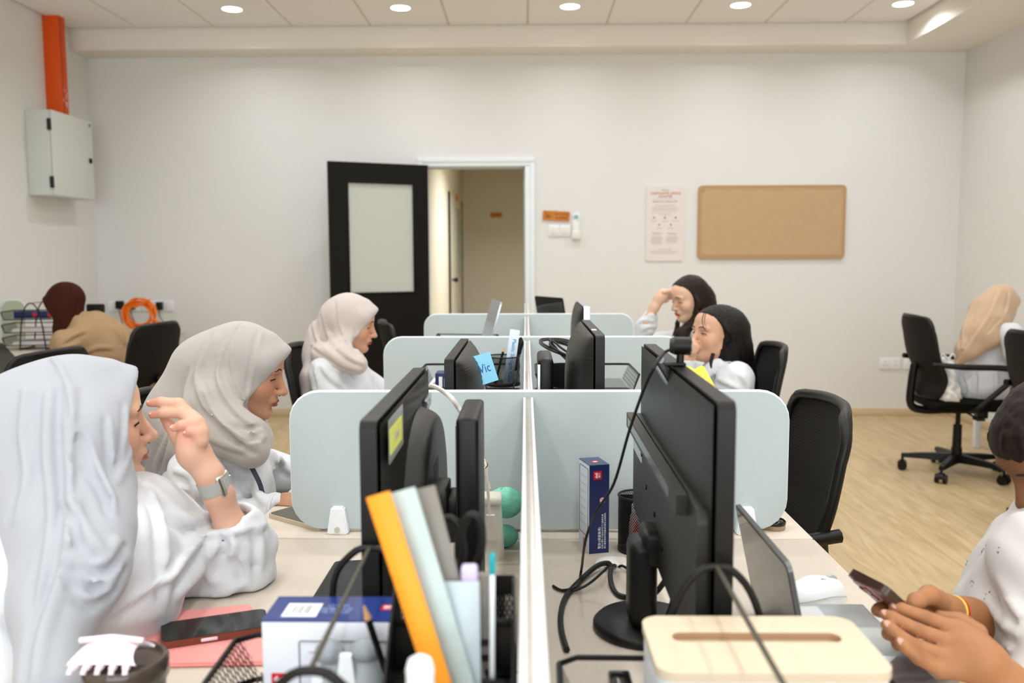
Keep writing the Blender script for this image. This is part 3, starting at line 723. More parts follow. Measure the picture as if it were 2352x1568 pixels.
para(1.01, 1.235, 1.757, 1); para(1.01, 1.23, 1.69, 4); para(1.0, 1.24, 1.650, 1)
wtext('Our guiding principles', px, 1.636, .010, M['ink1'], t)
ic = G()
for i, xx in enumerate((1.032, 1.12, 1.206)):
    ic.box((xx-.006, YF-.0108, 1.604), (xx+.006, YF-.0099, 1.616)); para(xx-.028, xx+.028, 1.586, 2)
for xx in (1.075, 1.168):
    ic.box((xx-.0055, YF-.0108, 1.548), (xx+.0055, YF-.0099, 1.559)); para(xx-.028, xx+.028, 1.530, 2)
wpart('icons', ic, M['ink3'], t)
wtext('What the company\nwill provide', 1.054, 1.482, .0095, M['ink1'], t); wtext('What the company\nexpects of you', 1.178, 1.482, .0095, M['ink1'], t)
para(1.008, 1.104, 1.458, 9, .0072); para(1.13, 1.228, 1.458, 8, .0072)
wtext('Commitment to the office', px, 1.356, .010, M['ink1'], t); para(.995, 1.24, 1.340, 3)
wpart('small_print', rl, M['ink2'], t)
# no food & drink sign
sm = frame((.248, YF-.004, 1.628), (1, 0, -.055), (.055, 0, 1))
t = thing('wall_sign', 'orange wooden no food and drink sign beside the doorway', 'sign', (.248, YF, 1.628))
wpart('plate', G().prism(rrect(-.108, .108, -.038, .038, .003), 'z', 0, .010).tf(sm), M['signwood'], t)
zt = Matrix.Translation((0, 0, .0102))
text('NO FOOD', .025, sm @ zt @ Matrix.Translation((.045, .013, 0)), M['signink'], 'lettering', t, bold=.0006)
text('& DRINK', .025, sm @ zt @ Matrix.Translation((.045, -.015, 0)), M['signink'], 'lettering', t, bold=.0006)
g = G().tube([(-.07+.023*math.cos(k*PI/12), .023*math.sin(k*PI/12), .0104) for k in range(24)], .0017, 4, True)
g.tube([(-.087, .015, .0104), (-.053, -.015, .0104)], .0017, 4); g.box((-.078, -.012, .01), (-.069, .008, .0112)); g.prism([(-.066, -.014), (-.055, -.014), (-.053, .0), (-.068, .0)], 'z', .01, .0112)
wpart('pictogram', g.tf(sm), M['signink'], t)
wpart('divider_line', G().box((-.036, -.034, .01), (-.0345, .034, .0106)).tf(sm), M['signink'], t)
wpart('hook', G().cyl((.248, YF-.004, 1.668), (.248, YF-.012, 1.672), .004, n=8), M['grey'], t)
t = thing('light_switch', 'white double wall switch plate under the wooden sign', 'light switch', (.275, YF, 1.508))
for k, xa in enumerate((.187, .276)):
    wpart('plate', G().rbox((xa, YF-.010, 1.463), (xa+.086, YF, 1.554), .003), M['white'], t)
    r = wpart('rocker', G().rbox((xa+.016, YF-.0145, 1.478), (xa+.070, YF-.009, 1.540), .003), M['offwhite'], t)
wpart('indicator', G().box((.318, YF-.0152, 1.49), (.322, YF-.0143, 1.493)), M['salmon'], t)
t = thing('remote_control', 'white air conditioner remote in a wall holder', 'remote control', (.406, YF, 1.545))
wpart('body', G().rbox((.381, YF-.028, 1.45), (.432, YF-.012, 1.648), .005), M['white'], t)
wpart('display', G().rbox((.389, YF-.0295, 1.60), (.424, YF-.0275, 1.634), .002), mat('lcd', '#93b3b6', .3), t)
wpart('button', G().rbox((.412, YF-.030, 1.582), (.424, YF-.0275, 1.589), .001), mat('orange_button', '#e59a5a', .5), t)
wpart('holder', G().rbox((.372, YF-.036, 1.441), (.441, YF-.008, 1.505), .004).rbox((.372, YF-.012, 1.441), (.441, YF, 1.60), .003), M['offwhite'], t)
# corridor signs
t = thing('corridor_sign', 'small wooden sign on the corridor end wall', 'sign', tuple(AY(1140, 494, 12.9)))
c = AY(1140, 494, 12.9); wpart('plate', G().rbox((c.x-.085, 12.885, c.z-.034), (c.x+.085, 12.9, c.z+.034), .003), M['signwood'], t)
wpart('lettering_line', G().box((c.x-.06, 12.8844, c.z-.012), (c.x+.06, 12.886, c.z+.012)), M['signink'], t)
c = AX(1048, 456, -.92); t = thing('corridor_sign', 'small wooden sign edge-on above the corridor door', 'sign', tuple(c)); wpart('plate', G().rbox((-.92, c.y-.13, c.z-.05), (-.905, c.y+.13, c.z+.05), .003), M['signwood'], t)
wpart('lettering_line', G().box((-.9046, c.y-.09, c.z-.01), (-.904, c.y+.09, c.z+.01)), M['signink'], t)
# electrical cabinet and conduit on the left wall
t = thing('electrical_cabinet', 'pale grey metal electrical cabinet on the left wall', 'electrical box', (XL, 6.35, 2.0))
ey0, ey1, ez0, ez1 = 6.13, 6.72, 1.745, 2.335
wpart('cabinet_body', G().rbox((XL, ey0+.02, ez0), (XL+.17, ey1, ez1), .004), M['boxgrey'], t)
dr_ = wpart('cabinet_door', G().rbox((XL+.172, ey0+.02, ez0), (XL+.19, ey1, ez1), .004), M['boxgrey'], t)
for zz in (ez0+.09, ez1-.10): wpart('hinge', G().rbox((XL+.158, ey0+.008, zz-.04), (XL+.185, ey0+.022, zz+.04), .003), M['dgrey'], dr_)
wpart('latch', G().rbox((XL+.188, ey1-.07, 2.02), (XL+.20, ey1-.035, 2.055), .002), M['black'], dr_)
wpart('sticker', G().box((XL+.1895, ey1-.05, ez1-.045), (XL+.191, ey1-.025, ez1-.02)), mat('green_sticker', '#5f8a55', .6), dr_)
t = thing('cable_duct', 'orange painted metal cable duct above the electrical cabinet', 'cable duct', (XL, 6.4, 2.34))
wpart('duct', G().rbox((XL, 6.44, 2.33), (XL+.12, 6.53, 3.055), .004), M['orange'], t)
wpart('cover_strip', G().rbox((XL+.118, 6.445, 2.34), (XL+.123, 6.475, 3.04), .001), mat('orange_dark', '#c9470a', .5), t)
rs = random.Random(3); g = G()
for k in range(14):
    zz = 2.40+.14*rs.random(); yy = 6.45+.06*rs.random(); g.box((XL+.1205, yy, zz), (XL+.1236, yy+.006, zz+.006+.02*rs.random()))
wpart('scuffs', g, M['paper'], t)
# wall sockets left with plugs
t = thing('socket_strip', 'long row of white wall sockets in the left corner', 'wall socket', (-3.15, YF, .91))
for k in range(6):
    xa = -3.42+k*.091
    p = wpart('socket_plate', G().rbox((xa, YF-.010, .868), (xa+.088, YF, .955), .003), M['white'], t)
    wpart('socket_holes', G().box((xa+.04, YF-.0106, .925), (xa+.046, YF-.0095, .937)).box((xa+.03, YF-.0106, .898), (xa+.036, YF-.0095, .904)).box((xa+.051, YF-.0106, .898), (xa+.057, YF-.0095, .904)), M['ink2'], p)
for k, (xp, zt_, w_, lab) in enumerate(((-3.31, .925, .03, 'large black power adapter with looped lead'), (-3.215, .92, .024, 'black plug left of the orange cable coil'), (-2.985, .915, .024, 'black plug right of the orange cable coil'))):
    t = thing('power_plug', lab + ' in the socket row', 'plug', (xp, YF-.01, zt_), 0, 'plugs in the socket row')
    wpart('body', G().rbox((xp-w_, YF-.055, zt_-.035), (xp+w_, YF-.008, zt_+.03), .008), M['black'], t)
    wpart('lead', G().tube(smooth_pts([(xp, YF-.045, zt_-.03), (xp+.01, YF-.05, zt_-.09), (xp+.03+.02*k, YF-.05, zt_-.18), (xp+.02, YF-.06, .745)], 5), .0035, 6), M['cable'], t)
t = thing('cable_coil', 'coiled bright orange cable on the corner desk', 'cable', (-2.95, 6.62, DZT))
g = G(); pts = []
rs = random.Random(5)
for k in range(9*14):
    a = 2*PI*k/14; rr = .10+.022*math.sin(k*.37)+.012*rs.random(); pts.append((-2.95+rr*1.0*math.cos(a), 6.60+.02*math.sin(k*.21)+.008*rs.random(), .872+rr*.95*math.sin(a)))
g.tube(smooth_pts(pts, 2), .007, 6)
g.tube(smooth_pts([(-2.99, 6.59, .93), (-2.91, 6.57, .955), (-2.855, 6.57, .985)], 5), .009, 6).tube(smooth_pts([(-2.86, 6.58, .84), (-2.80, 6.58, .82), (-2.75, 6.6, .775)], 5), .009, 6)
wpart('coil', g, M['orangec'], t)
t = thing('router', 'small black box leaning by the corner sockets', 'router', (-3.33, 6.3, DZT))
c = AY(219, 709, 6.3); wpart('case', G().rbox((c.x-.06, 6.28, c.z-.035), (c.x+.06, 6.33, c.z+.035), .008), M['black'], t); wpart('status_light', G().box((c.x-.045, 6.279, c.z-.03), (c.x-.03, 6.281, c.z-.026)), mat('blue_led', '#3b62d8', .5), t)
wpart('foot', G().rbox((c.x-.03, 6.28, DZT), (c.x+.03, 6.33, c.z-.03), .005), M['black'], t)
# sockets far right
for (xa, xb, lab) in ((2.877, 3.046, 'white double wall socket low beside the arm chair'), (3.07, 3.235, 'white wall socket partly behind the arm chair back')):
    t = thing('wall_socket', lab, 'wall socket', ((xa+xb)/2, YF, .425), 0, 'low sockets on the far wall')
    for a, b in ((xa, (xa+xb)/2), ((xa+xb)/2, xb)):
        p = wpart('plate', G().rbox((a, YF-.010, .38), (b, YF, .472), .003), M['white'], t); m_ = (a+b)/2
        wpart('socket_holes', G().box((m_-.004, YF-.0108, .438), (m_+.004, YF-.0095, .448)).box((m_-.016, YF-.0108, .41), (m_-.008, YF-.0095, .416)).box((m_+.008, YF-.0108, .41), (m_+.016, YF-.0095, .416)), M['ink2'], p)
# ================================================================ letter trays
def tray(name, label, c, w, d, rz, tiers, arch_h, right=None, foot=.075, group='wire letter trays'):
    t = thing(name, label, 'letter tray', c, rz, group)
    for z in tiers:
        g = G(); hw, hd = w/2, d/2; xr = hw if right is None else right; fl = .02 if right is None else .001
        nx = max(8, int(w/.009)); ny = max(8, int(d/.009))
        g.lattice(lambda u, v: (-hw+(hw+xr)*u, -hd+d*v, z), nx, ny, .7)
        for s in (-1, 1):
            g.lattice(lambda u, v: ((-hw-.02*v) if s < 0 else xr+fl*v, -hd+d*u, z+.045*v), ny, 5, .7)
        o = obj('tier', g, M['black'], t, smooth=False)
        rim = [(-hw, -hd, z), (-hw-.02, -hd+.02, z+.047), (-hw-.02, hd-.02, z+.047), (-hw, hd, z+.045), (xr, hd, z+.045), (xr+fl, hd-.02, z+.047), (xr+fl, -hd+.02, z+.047), (xr, -hd, z)]
        obj('rim', G().tube(rim, .0035, 6, True), M['black'], o)
    tops = []
    for s in (-1, 1):
        y = s*d/2
        p = [(-foot, y, .004), (-min(foot, .062), y, arch_h*.5), (-.042, y, arch_h*.83), (-.02, y, arch_h*.97), (0, y, arch_h), (.02, y, arch_h*.97), (.042, y, arch_h*.83), (min(foot, .062), y, arch_h*.5), (foot, y, .004)]
        obj('arch', G().tube(smooth_pts(p, 4), .0042, 8), M['black'], t)
    obj('top_rod', G().cyl((0, -d/2, arch_h), (0, d/2, arch_h), .0026, n=8), mat('rod_grey', '#4b473c', .45), t)
    obj('foot_rail', G().tube([(-foot, -d/2, .004), (-foot, d/2, .004)], .004, 6).tube([(foot, -d/2, .004), (foot, d/2, .004)], .004, 6), M['black'], t)
    return t
tray('letter_tray', 'black wire letter tray carrying the wooden tissue box', (.203, .765, DZT), .30, .30, R(-1), (.03, .083), .232)
tray('letter_tray', 'black wire letter tray carrying the white and navy carton', (-.178, .824, DZT), .264, .30, R(1), (.03, .083), .232, .040, .043)
# row-two trays
tray('letter_tray', 'black mesh letter tray beside the small white roll', (.175, 2.56, DZT), .25, .28, 0, (.03, .11, .187), .187)
tray('letter_tray', 'black mesh letter tray holding papers behind the silver-logo monitor', (-.165, 2.56, DZT), .25, .28, 0, (.03, .11, .187), .187)
tray('letter_tray', 'black wire letter tray on the side desk by the tan blazer', (-3.08, 5.45, DZT), .32, .24, R(10), (.03, .11, .19), .29)
tray('letter_tray', 'black wire letter tray behind the silver laptop', (-.25, 3.72, DZT), .22, .26, R(80), (.03,), .235)
c = bpy.data.objects['letter_tray.004'].matrix_world.translation
for k, (dx, lab) in enumerate(((-.07, 'navy pencil carton with red mark on the side letter tray'), (.06, 'short navy carton with red mark on the side letter tray'))):
    t = thing('carton', lab, 'box', (c.x+dx, c.y, DZT+.191), R(10)); w_ = .07-.03*k
    obj('card', G().rbox((-w_, -.03, 0.0), (w_, .03, .045), .002), M['navy'], t); obj('red_mark', G().box((w_-.03, -.0308, .012), (w_-.005, -.03, .034)), M['red'], t)
for k, (dz, lab) in enumerate(((.03, 'paper stack in the lowest tier of the side tray'), (.11, 'paper stack in the middle tier of the side tray'))):
    t = thing('paper_stack', lab, 'paper', (c.x, c.y, DZT+dz), R(10)); 
    for q in range(4): obj('sheet', G().box((-.13+.004*q, -.095, .002+.005*q), (.13-.003*q, .095, .006+.005*q)), M['paper'], t, smooth=False)
t = thing('desk_mat', 'dark grey fringed desk mat on the side desk', 'mat', (-2.95, 3.5, DZT)); a = [AZ(x, y, DZT+.004) for x, y in ((-60, 800), (0, 782), (45, 830), (20, 865), (-60, 880))]
g = G(); g.prism([(p.x, p.y) for p in a], 'z', DZT, DZT+.006); wpart('mat', g, mat('mat_grey', '#3a382f', .9, bump=.6, bscale=150), t)
g = G()
for k in range(22):
    p = a[2].lerp(a[3], k/21); g.cyl((p.x, p.y, DZT+.003), (p.x+.03, p.y+.012, DZT+.003), .003, n=5)
wpart('fringe', g, mat('mat_grey', '#3a382f'), t)
# side screen on the left desk
t = thing('desk_screen', 'pale green rounded screen standing on the left side desk', 'desk screen', (-3.4, 5.75, DZT))
pa, pb = AY(0, 690, 5.75), AY(56, 690, 5.75)
wpart('screen_board', G().prism(rrect(XL+.01, pb.x, DZT+.005, pb.z, .05), 'y', 5.741, 5.759), mat('panel_green', '#b9bda4', .75), t)
wpart('edge_band', G().tube([(p, 5.75, q) for p, q in rrect(XL+.008, pb.x+.002, DZT+.005, pb.z+.002, .05)], .004, 6, True), M['paneltrim'], t)
# ================================================================ things on the near desks
def logo_deli(Mx, w, parent, m_bg=None):
    """red square badge: deli + small line of characters"""
    h = w
    b_ = wpart('red_badge', G().prism(rrect(-w/2, w/2, -h/2, h/2, w*.08), 'z', 0, .0003).tf(Mx), M['red'], parent)
    text('deli', w*.46, Mx @ Matrix.Translation((0, w*.13, .0005)), M['white'], 'badge_lettering', parent, ext=.0001, bold=w*.012)
    text('得力', w*.30, Mx @ Matrix.Translation((0, -w*.24, .0005)), M['white'], 'badge_lettering', parent, ext=.0001)
# tall navy carton (deli) by the first screen
p0 = AZ(1353, 1272, DZT); p1 = AZ(1398, 1268, DZT)
bw = (p1-p0).length; ux = (p1-p0).normalized(); uy = Vector((-ux.y, ux.x, 0)); bh = .172; bd = .062
t = thing('carton', 'tall navy and white carton standing by the mesh pen cup', 'box', tuple(p0))
B = frame(p0, ux, uy)
wpart('front_card', G().box((0, -.0004, 0), (bw, .0006, bh)).tf(B), M['navy'], t)
wpart('side_card', G().box((0, 0, 0), (bw, bd, bh-.001)).tf(B), M['wcard'], t)
wpart('top_card', G().box((0, -.0004, bh-.0012), (bw, bd, bh+.0004)).tf(B), mat('navy_top', '#3a4a6a', .35), t)
FB = B @ frame((0, -.0006, 0), (1, 0, 0), (0, 0, 1))
logo_deli(FB @ Matrix.Translation((bw*.40, bh*.885, 0)) @ Matrix.Rotation(R(90), 4, 'Z'), .0165, t)
logo_deli(B @ Matrix.Translation((bw*.5, bd*.4, bh+.0004)), .014, t)
wpart('warning_badge', G().cyl((bw*.66, bh*.60, 0), (bw*.66, bh*.60, .0003), .0056, n=20).tf(FB), M['white'], t)
wpart('warning_slash', G().tube([(bw*.66+.0046*math.cos(k*PI/8), bh*.60+.0046*math.sin(k*PI/8), .0003) for k in range(16)], .0005, 4, True).tube([(bw*.66-.003, bh*.6+.003, .0004), (bw*.66+.003, bh*.6-.003, .0004)], .0005, 4).tf(FB), M['red'], t)
Rz = Matrix.Rotation(R(90), 4, 'Z')
text('警告!(保留备用)', .0062, FB @ Matrix.Translation((bw*.52, bh*.05, .0003)) @ Rz, M['white'], 'print', t, ext=.0001, align='LEFT')
text('内含小零件,不适合3岁以下儿童使用,谨', .0040, FB @ Matrix.Translation((bw*.67, bh*.05, .0003)) @ Rz, M['white'], 'print', t, ext=.0001, align='LEFT')
text('防儿童吞食;将手远离出钉部位,以免受伤.', .0040, FB @ Matrix.Translation((bw*.80, bh*.05, .0003)) @ Rz, M['white'], 'print', t, ext=.0001, align='LEFT')
SB = B @ frame((-.0004, 0, 0), (0, -1, 0), (0, 0, 1))
wpart('side_outline', G().tube([(a, b, 0) for a, b in rrect(-bd*.92, -bd*.12, bh*.18, bh*.95, .003)], .0005, 4, True).tf(SB), M['ink3'], t)
g = G()
for k in range(7): g.box((-bd*.85, bh*(.3+.09*k), 0), (-bd*.3, bh*(.3+.09*k)+.0008, .0003))
wpart('side_small_print', g.tf(SB), M['ink2'], t)
wpart('side_badge', G().box((-bd*.55, bh*.05, 0), (-bd*.25, bh*.13, .0004)).tf(SB), M['salmon'], t)
# mesh pen cup with glue bottle
def cup(label, c, r, h, m, shape='round', parts=True):
    t = thing('pen_cup', label, 'pen holder', c, 0, 'mesh pen cups')
    g = G()
    def wall(u, v): return (r*math.cos(2*PI*u), r*math.sin(2*PI*u), .006+(h-.006)*v)
    wall.wrap = True
    g.lattice(wall, int(2*PI*r/.0042), int(h/.0030), .66); obj('mesh_wall', g, m, t, smooth=False)
    obj('rim', G().tube([(r*math.cos(2*PI*k/32), r*math.sin(2*PI*k/32), h) for k in range(32)], .0022, 6, True), m, t)
    obj('base', G().lathe([(.001, 0), (r+.001, 0), (r+.0015, .006), (r-.002, .008), (.001, .003)], n=32), m, t)
    if parts: obj('divider', G().box((-r, .0042, .01), (r, .0058, h)).box((.0115, -r*.95, .01), (.013, r*.95, h)), m, t)
    return t
cpos = AZ(1462, 1262, DZT)
ct = cup('round black mesh pen cup with a glue bottle', (cpos.x+.004, cpos.y, DZT), .0395, .108, M['black'])
t = thing('glue_bottle', 'pale pink glue bottle with white cap in the mesh cup', 'bottle', (cpos.x-.003, cpos.y-.0145, DZT+.006))
obj('bottle_body', G().lathe([(.001, 0), (.0135, .002), (.0145, .02), (.0135, .05), (.011, .068), (.0085, .074)], n=24), M['glue'], t)
obj('cap', G().lathe([(.0092, .072), (.0092, .086), (.008, .089), (.001, .089)], n=20), M['white'], t)
obj('label_triangle', G().prism([(-.011, .028), (.011, .028), (0, .062)], 'y', -.0152, -.0140), M['salmon'], t)
obj('label_band', G().box((-.008, -.0155, .014), (.008, -.0115, .022)), M['navy2'], t)
t = thing('brown_eraser', 'small brown wooden block in the mesh cup', 'eraser', (cpos.x+.0255, cpos.y+.0145, DZT+.006)); obj('block', G().rbox((-.007, -.007, 0), (.007, .007, .112), .004), mat('brown_wood', '#a9662e', .5), t)
# grommet and cables
gp = AZ(1412, 1297, DZT)
t = thing('cable_grommet', 'cream round cable grommet in the desk', 'grommet', tuple(gp))
obj('cover', G().lathe([(.001, .0), (.036, 0), (.036, .003), (.033, .005), (.012, .005), (.010, .002)], n=32), M['offwhite'], t)
def cable(label, pts, r, m=None, n=6):
    p = [Vector(q) for q in pts]; t = thing('cable', label, 'cable', tuple(p[0]))
    wpart('lead', G().tube(smooth_pts(p, n), r, 7), m or M['cable'], t); return t
D = lambda x, y, z=.005: AZ(x, y, DZT+z)
cable('thick black power cable from the grommet toward the spine', [D(1404, 1300, .004), D(1395, 1293, .012), D(1370, 1300, .012), D(1330, 1335), D(1300, 1370), D(1288, 1410), D(1290, 1450), D(1302, 1492)], .0048)
cable('black video cable looping from the grommet to the monitor', [D(1412, 1300, .004), D(1405, 1302, .02), D(1402, 1325, .012), D(1408, 1352), D(1425, 1368), D(1460, 1372), AY(1500, 1365, 1.33), AY(1530, 1330, 1.33)], .0046)
cable('thin black lead from the grommet behind the stand', [D(1420, 1303, .003), D(1428, 1299, .012), D(1443, 1307), D(1470, 1330)], .0025)
cable('black cable hanging below the wide monitor', [AY(1540, 1330, 1.22), AY(1548, 1360, 1.2), AY(1540, 1400, 1.2), D(1520, 1440)], .0046)
# white mouse
mp = AZ(1884, 1392, DZT)
t = thing('computer_mouse', 'white faceted computer mouse beside the grey laptop', 'mouse', (mp.x, mp.y+.028, DZT), R(196))
def ms(u, v):
    a = 2*PI*u; q = v; rx = .058*(1-.0*q); ry = .032*(1-.12*abs(math.cos(a))**2)
    k = math.cos(q*PI/2)**.55
    x = rx*math.cos(a)*k; y = ry*math.sin(a)*k
    return (x, y, .037*math.sin(q*PI/2)*(1-.25*x/.058 if x > 0 else 1))
obj('shell', G().surf(ms, 32, 12), M['white'], t)
obj('scroll_wheel', G().cyl((-.03, -.004, .030), (-.03, .004, .030), .010, n=16), M['grey'], t)
obj('side_groove', G().tube(smooth_pts([(-.04, .0285, .012), (-.01, .033, .016), (.025, .031, .012), (.045, .02, .006)], 4), .0012, 5).tube(smooth_pts([(-.05, .006, .020), (-.03, .008, .031), (-.005, .009, .0385)], 4), .0012, 5), M['grey'], t)
# USB dongle on the laptop edge
t = thing('usb_hub', 'small black connector block beside the laptop', 'usb hub', tuple(D(1968, 1412))); c = D(1968, 1412); wpart('block', G().rbox((c.x-.018, c.y-.008, DZT), (c.x+.018, c.y+.008, DZT+.010), .002), M['black'], t)
wpart('ridges', G().box((c.x-.016, c.y-.0086, DZT+.002), (c.x-.013, c.y+.0086, DZT+.011)).box((c.x-.002, c.y-.0086, DZT+.002), (c.x+.001, c.y+.0086, DZT+.011)), M['dgrey'], t)
# round tape dispenser behind the screen corner
c = AZ(1788, 1222, DZT); t = thing('tape_dispenser', 'round black and clear tape dispenser on the desk corner', 'tape dispenser', tuple(c))
wpart('clear_case', G().lathe([(.001, 0), (.021, 0), (.022, .003), (.022, .010), (.001, .010)], (c.x-.001, c.y+.025, DZT), 28).rbox((c.x-.045, c.y+.012, DZT), (c.x-.01, c.y+.036, DZT+.008), .003), mat('smoky_clear', '#a58a6c', .2), t)
wpart('lid', G().lathe([(.021, .010), (.0225, .012), (.0225, .017), (.019, .020), (.001, .0205)], (c.x-.001, c.y+.025, DZT), 28), M['blackg'], t)
# wooden tissue box on the right tray: navy sides are white, top is wood with a long slot
x0, x1, y1, zt_ = .122, .343, .903, .917; y0 = y1-.130; zb = DZT+.084
t = thing('tissue_box', 'pale wood-topped tissue box with a long slot', 'tissue box', ((x0+x1)/2, (y0+y1)/2, zb))
wpart('case', G().prism(rrect(x0+.002, x1-.002, y0+.002, y1-.002, .018), 'z', zb, zt_-.008), M['white'], t)
slot = rrect((x0+x1)/2-.085, (x0+x1)/2+.085, y0+.066, y0+.088, .0109, 8)
bm = bmesh.new()
outer = rrect(x0, x1, y0, y1, .02, 8)
def ring(pts, z): return [bm.verts.new((a, b, z)) for a, b in pts]
import itertools
n_ = len(outer)
o1, o0 = ring(outer, zt_), ring(outer, zt_-.009); s1_, s0_ = ring(slot, zt_), ring(slot, zt_-.009)
for i in range(n_):
    j = (i+1) % n_
    bm.faces.new((o1[i], o1[j], s1_[j], s1_[i])); bm.faces.new((o0[j], o0[i], s0_[i], s0_[j])); bm.faces.new((o0[i], o0[j], o1[j], o1[i]))
wpart('wood_top', G().bm(bm), M['tissue'], t)
g = G(); g.add([(a, b, zt_-.0002) for a, b in slot]+[(a, b, zt_-.0092) for a, b in slot], [(i, n_+i, n_+(i+1) % n_, (i+1) % n_) for i in range(n_)])
wpart('slot_edge', g, M['inner'], t)
wpart('slot_lining', G().box((x0+.02, y0+.05, zt_-.0075), (x1-.02, y0+.1, zt_-.0073)), mat('lining', '#b7a88a', .8), t)
# white and navy stapler carton in the left tray
t = thing('carton', 'white and navy stapler carton in the near letter tray', 'box', (-.2, .93, DZT+.083))
bx0, bx1, by0, by1, bz0, bz1 = -.283, -.142, .893, .960, DZT+.085, .914
wpart('card', G().rbox((bx0, by0, bz0), (bx1, by1, bz1-.001), .0012), M['wcard'], t)
wpart('top_card', G().box((bx0, by0, bz1-.001), (bx1, by1, bz1+.0004)), mat('navy_gloss', '#26397a', .25), t)
TB = frame((bx0, by0, bz1+.0005), (1, 0, 0), (0, 1, 0))
wpart('barcode_label', G().box((.018, .010, 0), (.056, .046, .0003)).tf(TB), M['white'], t)
g = G(); rs = random.Random(9); xx = .026
while xx < .048: g.box((xx, .018, .0003), (xx+.0006+.0009*rs.random(), .040, .0005)); xx += .0028
wpart('barcode_bars', g.tf(TB), M['ink3'], t)
text('订书机\n规格 标准\n得力集团', .0085, TB @ Matrix.Translation((.075, .030, .0004)), mat('pale_blue_ink', '#8ea0cf', .5), 'print', t, ext=.0001)
logo_deli(TB @ Matrix.Translation((.130, .035, .0002)), .014, t)
FBx = frame((bx0, by0-.0005, bz0), (1, 0, 0), (0, 0, 1))
logo_deli(FBx @ Matrix.Translation((.0175, .028, 0)), .0165, t)
hh = bz1-bz0
wpart('print_outline', G().tube([(a, b, 0) for a, b in rrect(.040, .136, .008, hh-.022, .002)], .0007, 4, True).tf(FBx), M['ink3'], t)
g = G()
for k in range(3): g.box((.05+.01*k, hh-.035-.009*k, 0), (.085-.004*k, hh-.0335-.009*k, .0003))
wpart('print_small', g.tf(FBx), M['ink2'], t)
# pink folder, phone
t = thing('folder', 'pink leatherette folder under the phone', 'folder', tuple(AZ(430, 1480, DZT)))
a = [AZ(x, y, DZT) for x, y in ((386, 1413), (575, 1395), (640, 1530), (300, 1537), (312, 1470))]
mid = sum((Vector((p.x, p.y, 0)) for p in a), Vector())/5
g = G(); g.prism([(p.x, p.y) for p in reversed(a)], 'z', DZT, DZT+.007)
bm = bmesh.new(); vs = [bm.verts.new(p) for p in g.v]; [bm.faces.new([vs[i] for i in f]) for f in g.f]; bmesh.ops.recalc_face_normals(bm, faces=bm.faces[:]); bmesh.ops.bevel(bm, geom=bm.edges[:], offset=.003, segments=2, affect='EDGES')
wpart('cover', G().bm(bm), M['pink'], t)
wpart('elastic_tab', G().rbox((AZ(320, 1462, DZT).x-.004, AZ(320, 1462, DZT).y-.006, DZT+.004), (AZ(320, 1462, DZT).x+.003, AZ(320, 1462, DZT).y+.006, DZT+.009), .002), mat('brown_tab', '#8a4a34', .5), t)
a = AZ(368, 1482, DZT+.014); b_ = AZ(580, 1450, DZT+.014); ux = (b_-a).normalized(); uy = Vector((-ux.y, ux.x, 0)); PM = frame(a-Vector((0, 0, .007)), ux, uy)
t = thing('smartphone', 'smartphone with copper frame lying on the pink folder', 'phone', tuple(a))
wpart('frame', G().prism(rrect(0, .152, 0, .074, .011), 'z', 0, .0105).tf(PM), M['copper'], t)
wpart('glass', G().prism(rrect(.0015, .1505, .0015, .0725, .010), 'z', .0105, .0112).tf(PM), M['glass'], t)
wpart('side_button', G().rbox((.055, -.0012, .003), (.078, .001, .008), .001).tf(PM), M['pinkl'], t)
# keyboard left of the acer monitor
a = AZ(742, 1393, DZT); t = thing('keyboard', 'black desktop keyboard in front of the silver-logo monitor', 'keyboard', (-.285, 1.12, DZT))
KB = frame((-.345, 1.52, DZT+.004), (0, -1, 0), (1, 0, .06))
wpart('case', G().rbox((0, 0, 0), (.42, .135, .018), .006).tf(KB), M['black'], t)
g = G()
for r_ in range(6):
    for k in range(18):
        x_ = .012+k*.0221; y_ = .012+r_*.0192; g.rbox((x_, y_, .017), (x_+.0185, y_+.0160, .0235), .0015, 1)
ky = wpart('keys', g, M['key'], t); ky['kind'] = 'stuff'
# black mesh organiser with rulers and pens (front)
ox0, ox1, oy0, oy1 = -.126, -.012, .66, .84
t = thing('desk_organiser', 'black stepped desk organiser full of rulers and pens', 'pen holder', ((ox0+ox1)/2, (oy0+oy1)/2, DZT))
for xx in (ox0, ox1):
    wpart('side_panel', G().prism([(oy0, DZT), (oy1, DZT), (oy1, .985), (oy1-.03, .99), (oy0, .86)], 'x', xx-.0012, xx+.0012), M['black'], t)
wpart('back_panel', G().lattice(lambda u, v: (ox0+(ox1-ox0)*u, oy1, DZT+.235*v), 24, 50, .6).box((ox0, oy1-.001, .965), (ox1, oy1+.001, .985)), M['black'], t)
for zz, yy in ((.955, oy1-.04), (.912, oy1-.075), (.868, oy1-.11), (.82, oy1-.15)):
    wpart('shelf_bar', G().rbox((ox0, yy-.002, zz-.006), (ox1, yy+.002, zz+.002), .001).box((ox0, yy, zz-.05), (ox1, yy+.001, zz-.005)), M['black'], t)
wpart('floor_plate', G().box((ox0, oy0, DZT), (ox1, oy1, DZT+.003)), M['black'], t)
def stick(name, label, cat, a, b, w, th, m, extra=None, group=None):
    a = Vector(a); b = Vector(b); zb_ = (DZT+.004 if a.y < 1.2 else DZT+.19); a = b+(a-b)*((b.z-zb_)/(b.z-a.z)); L = (b-a).length; z = (b-a).normalized(); x = Vector((1, 0, 0)); Fm = frame(a, x-z*x.dot(z), z)
    t = thing(name, label, cat, tuple(a), 0, group); wpart('blade', G().rbox((-w/2, 0, -th/2), (w/2, L, th/2), min(th, w)*.2, 1).tf(Fm), m, t)
    return t, Fm, L
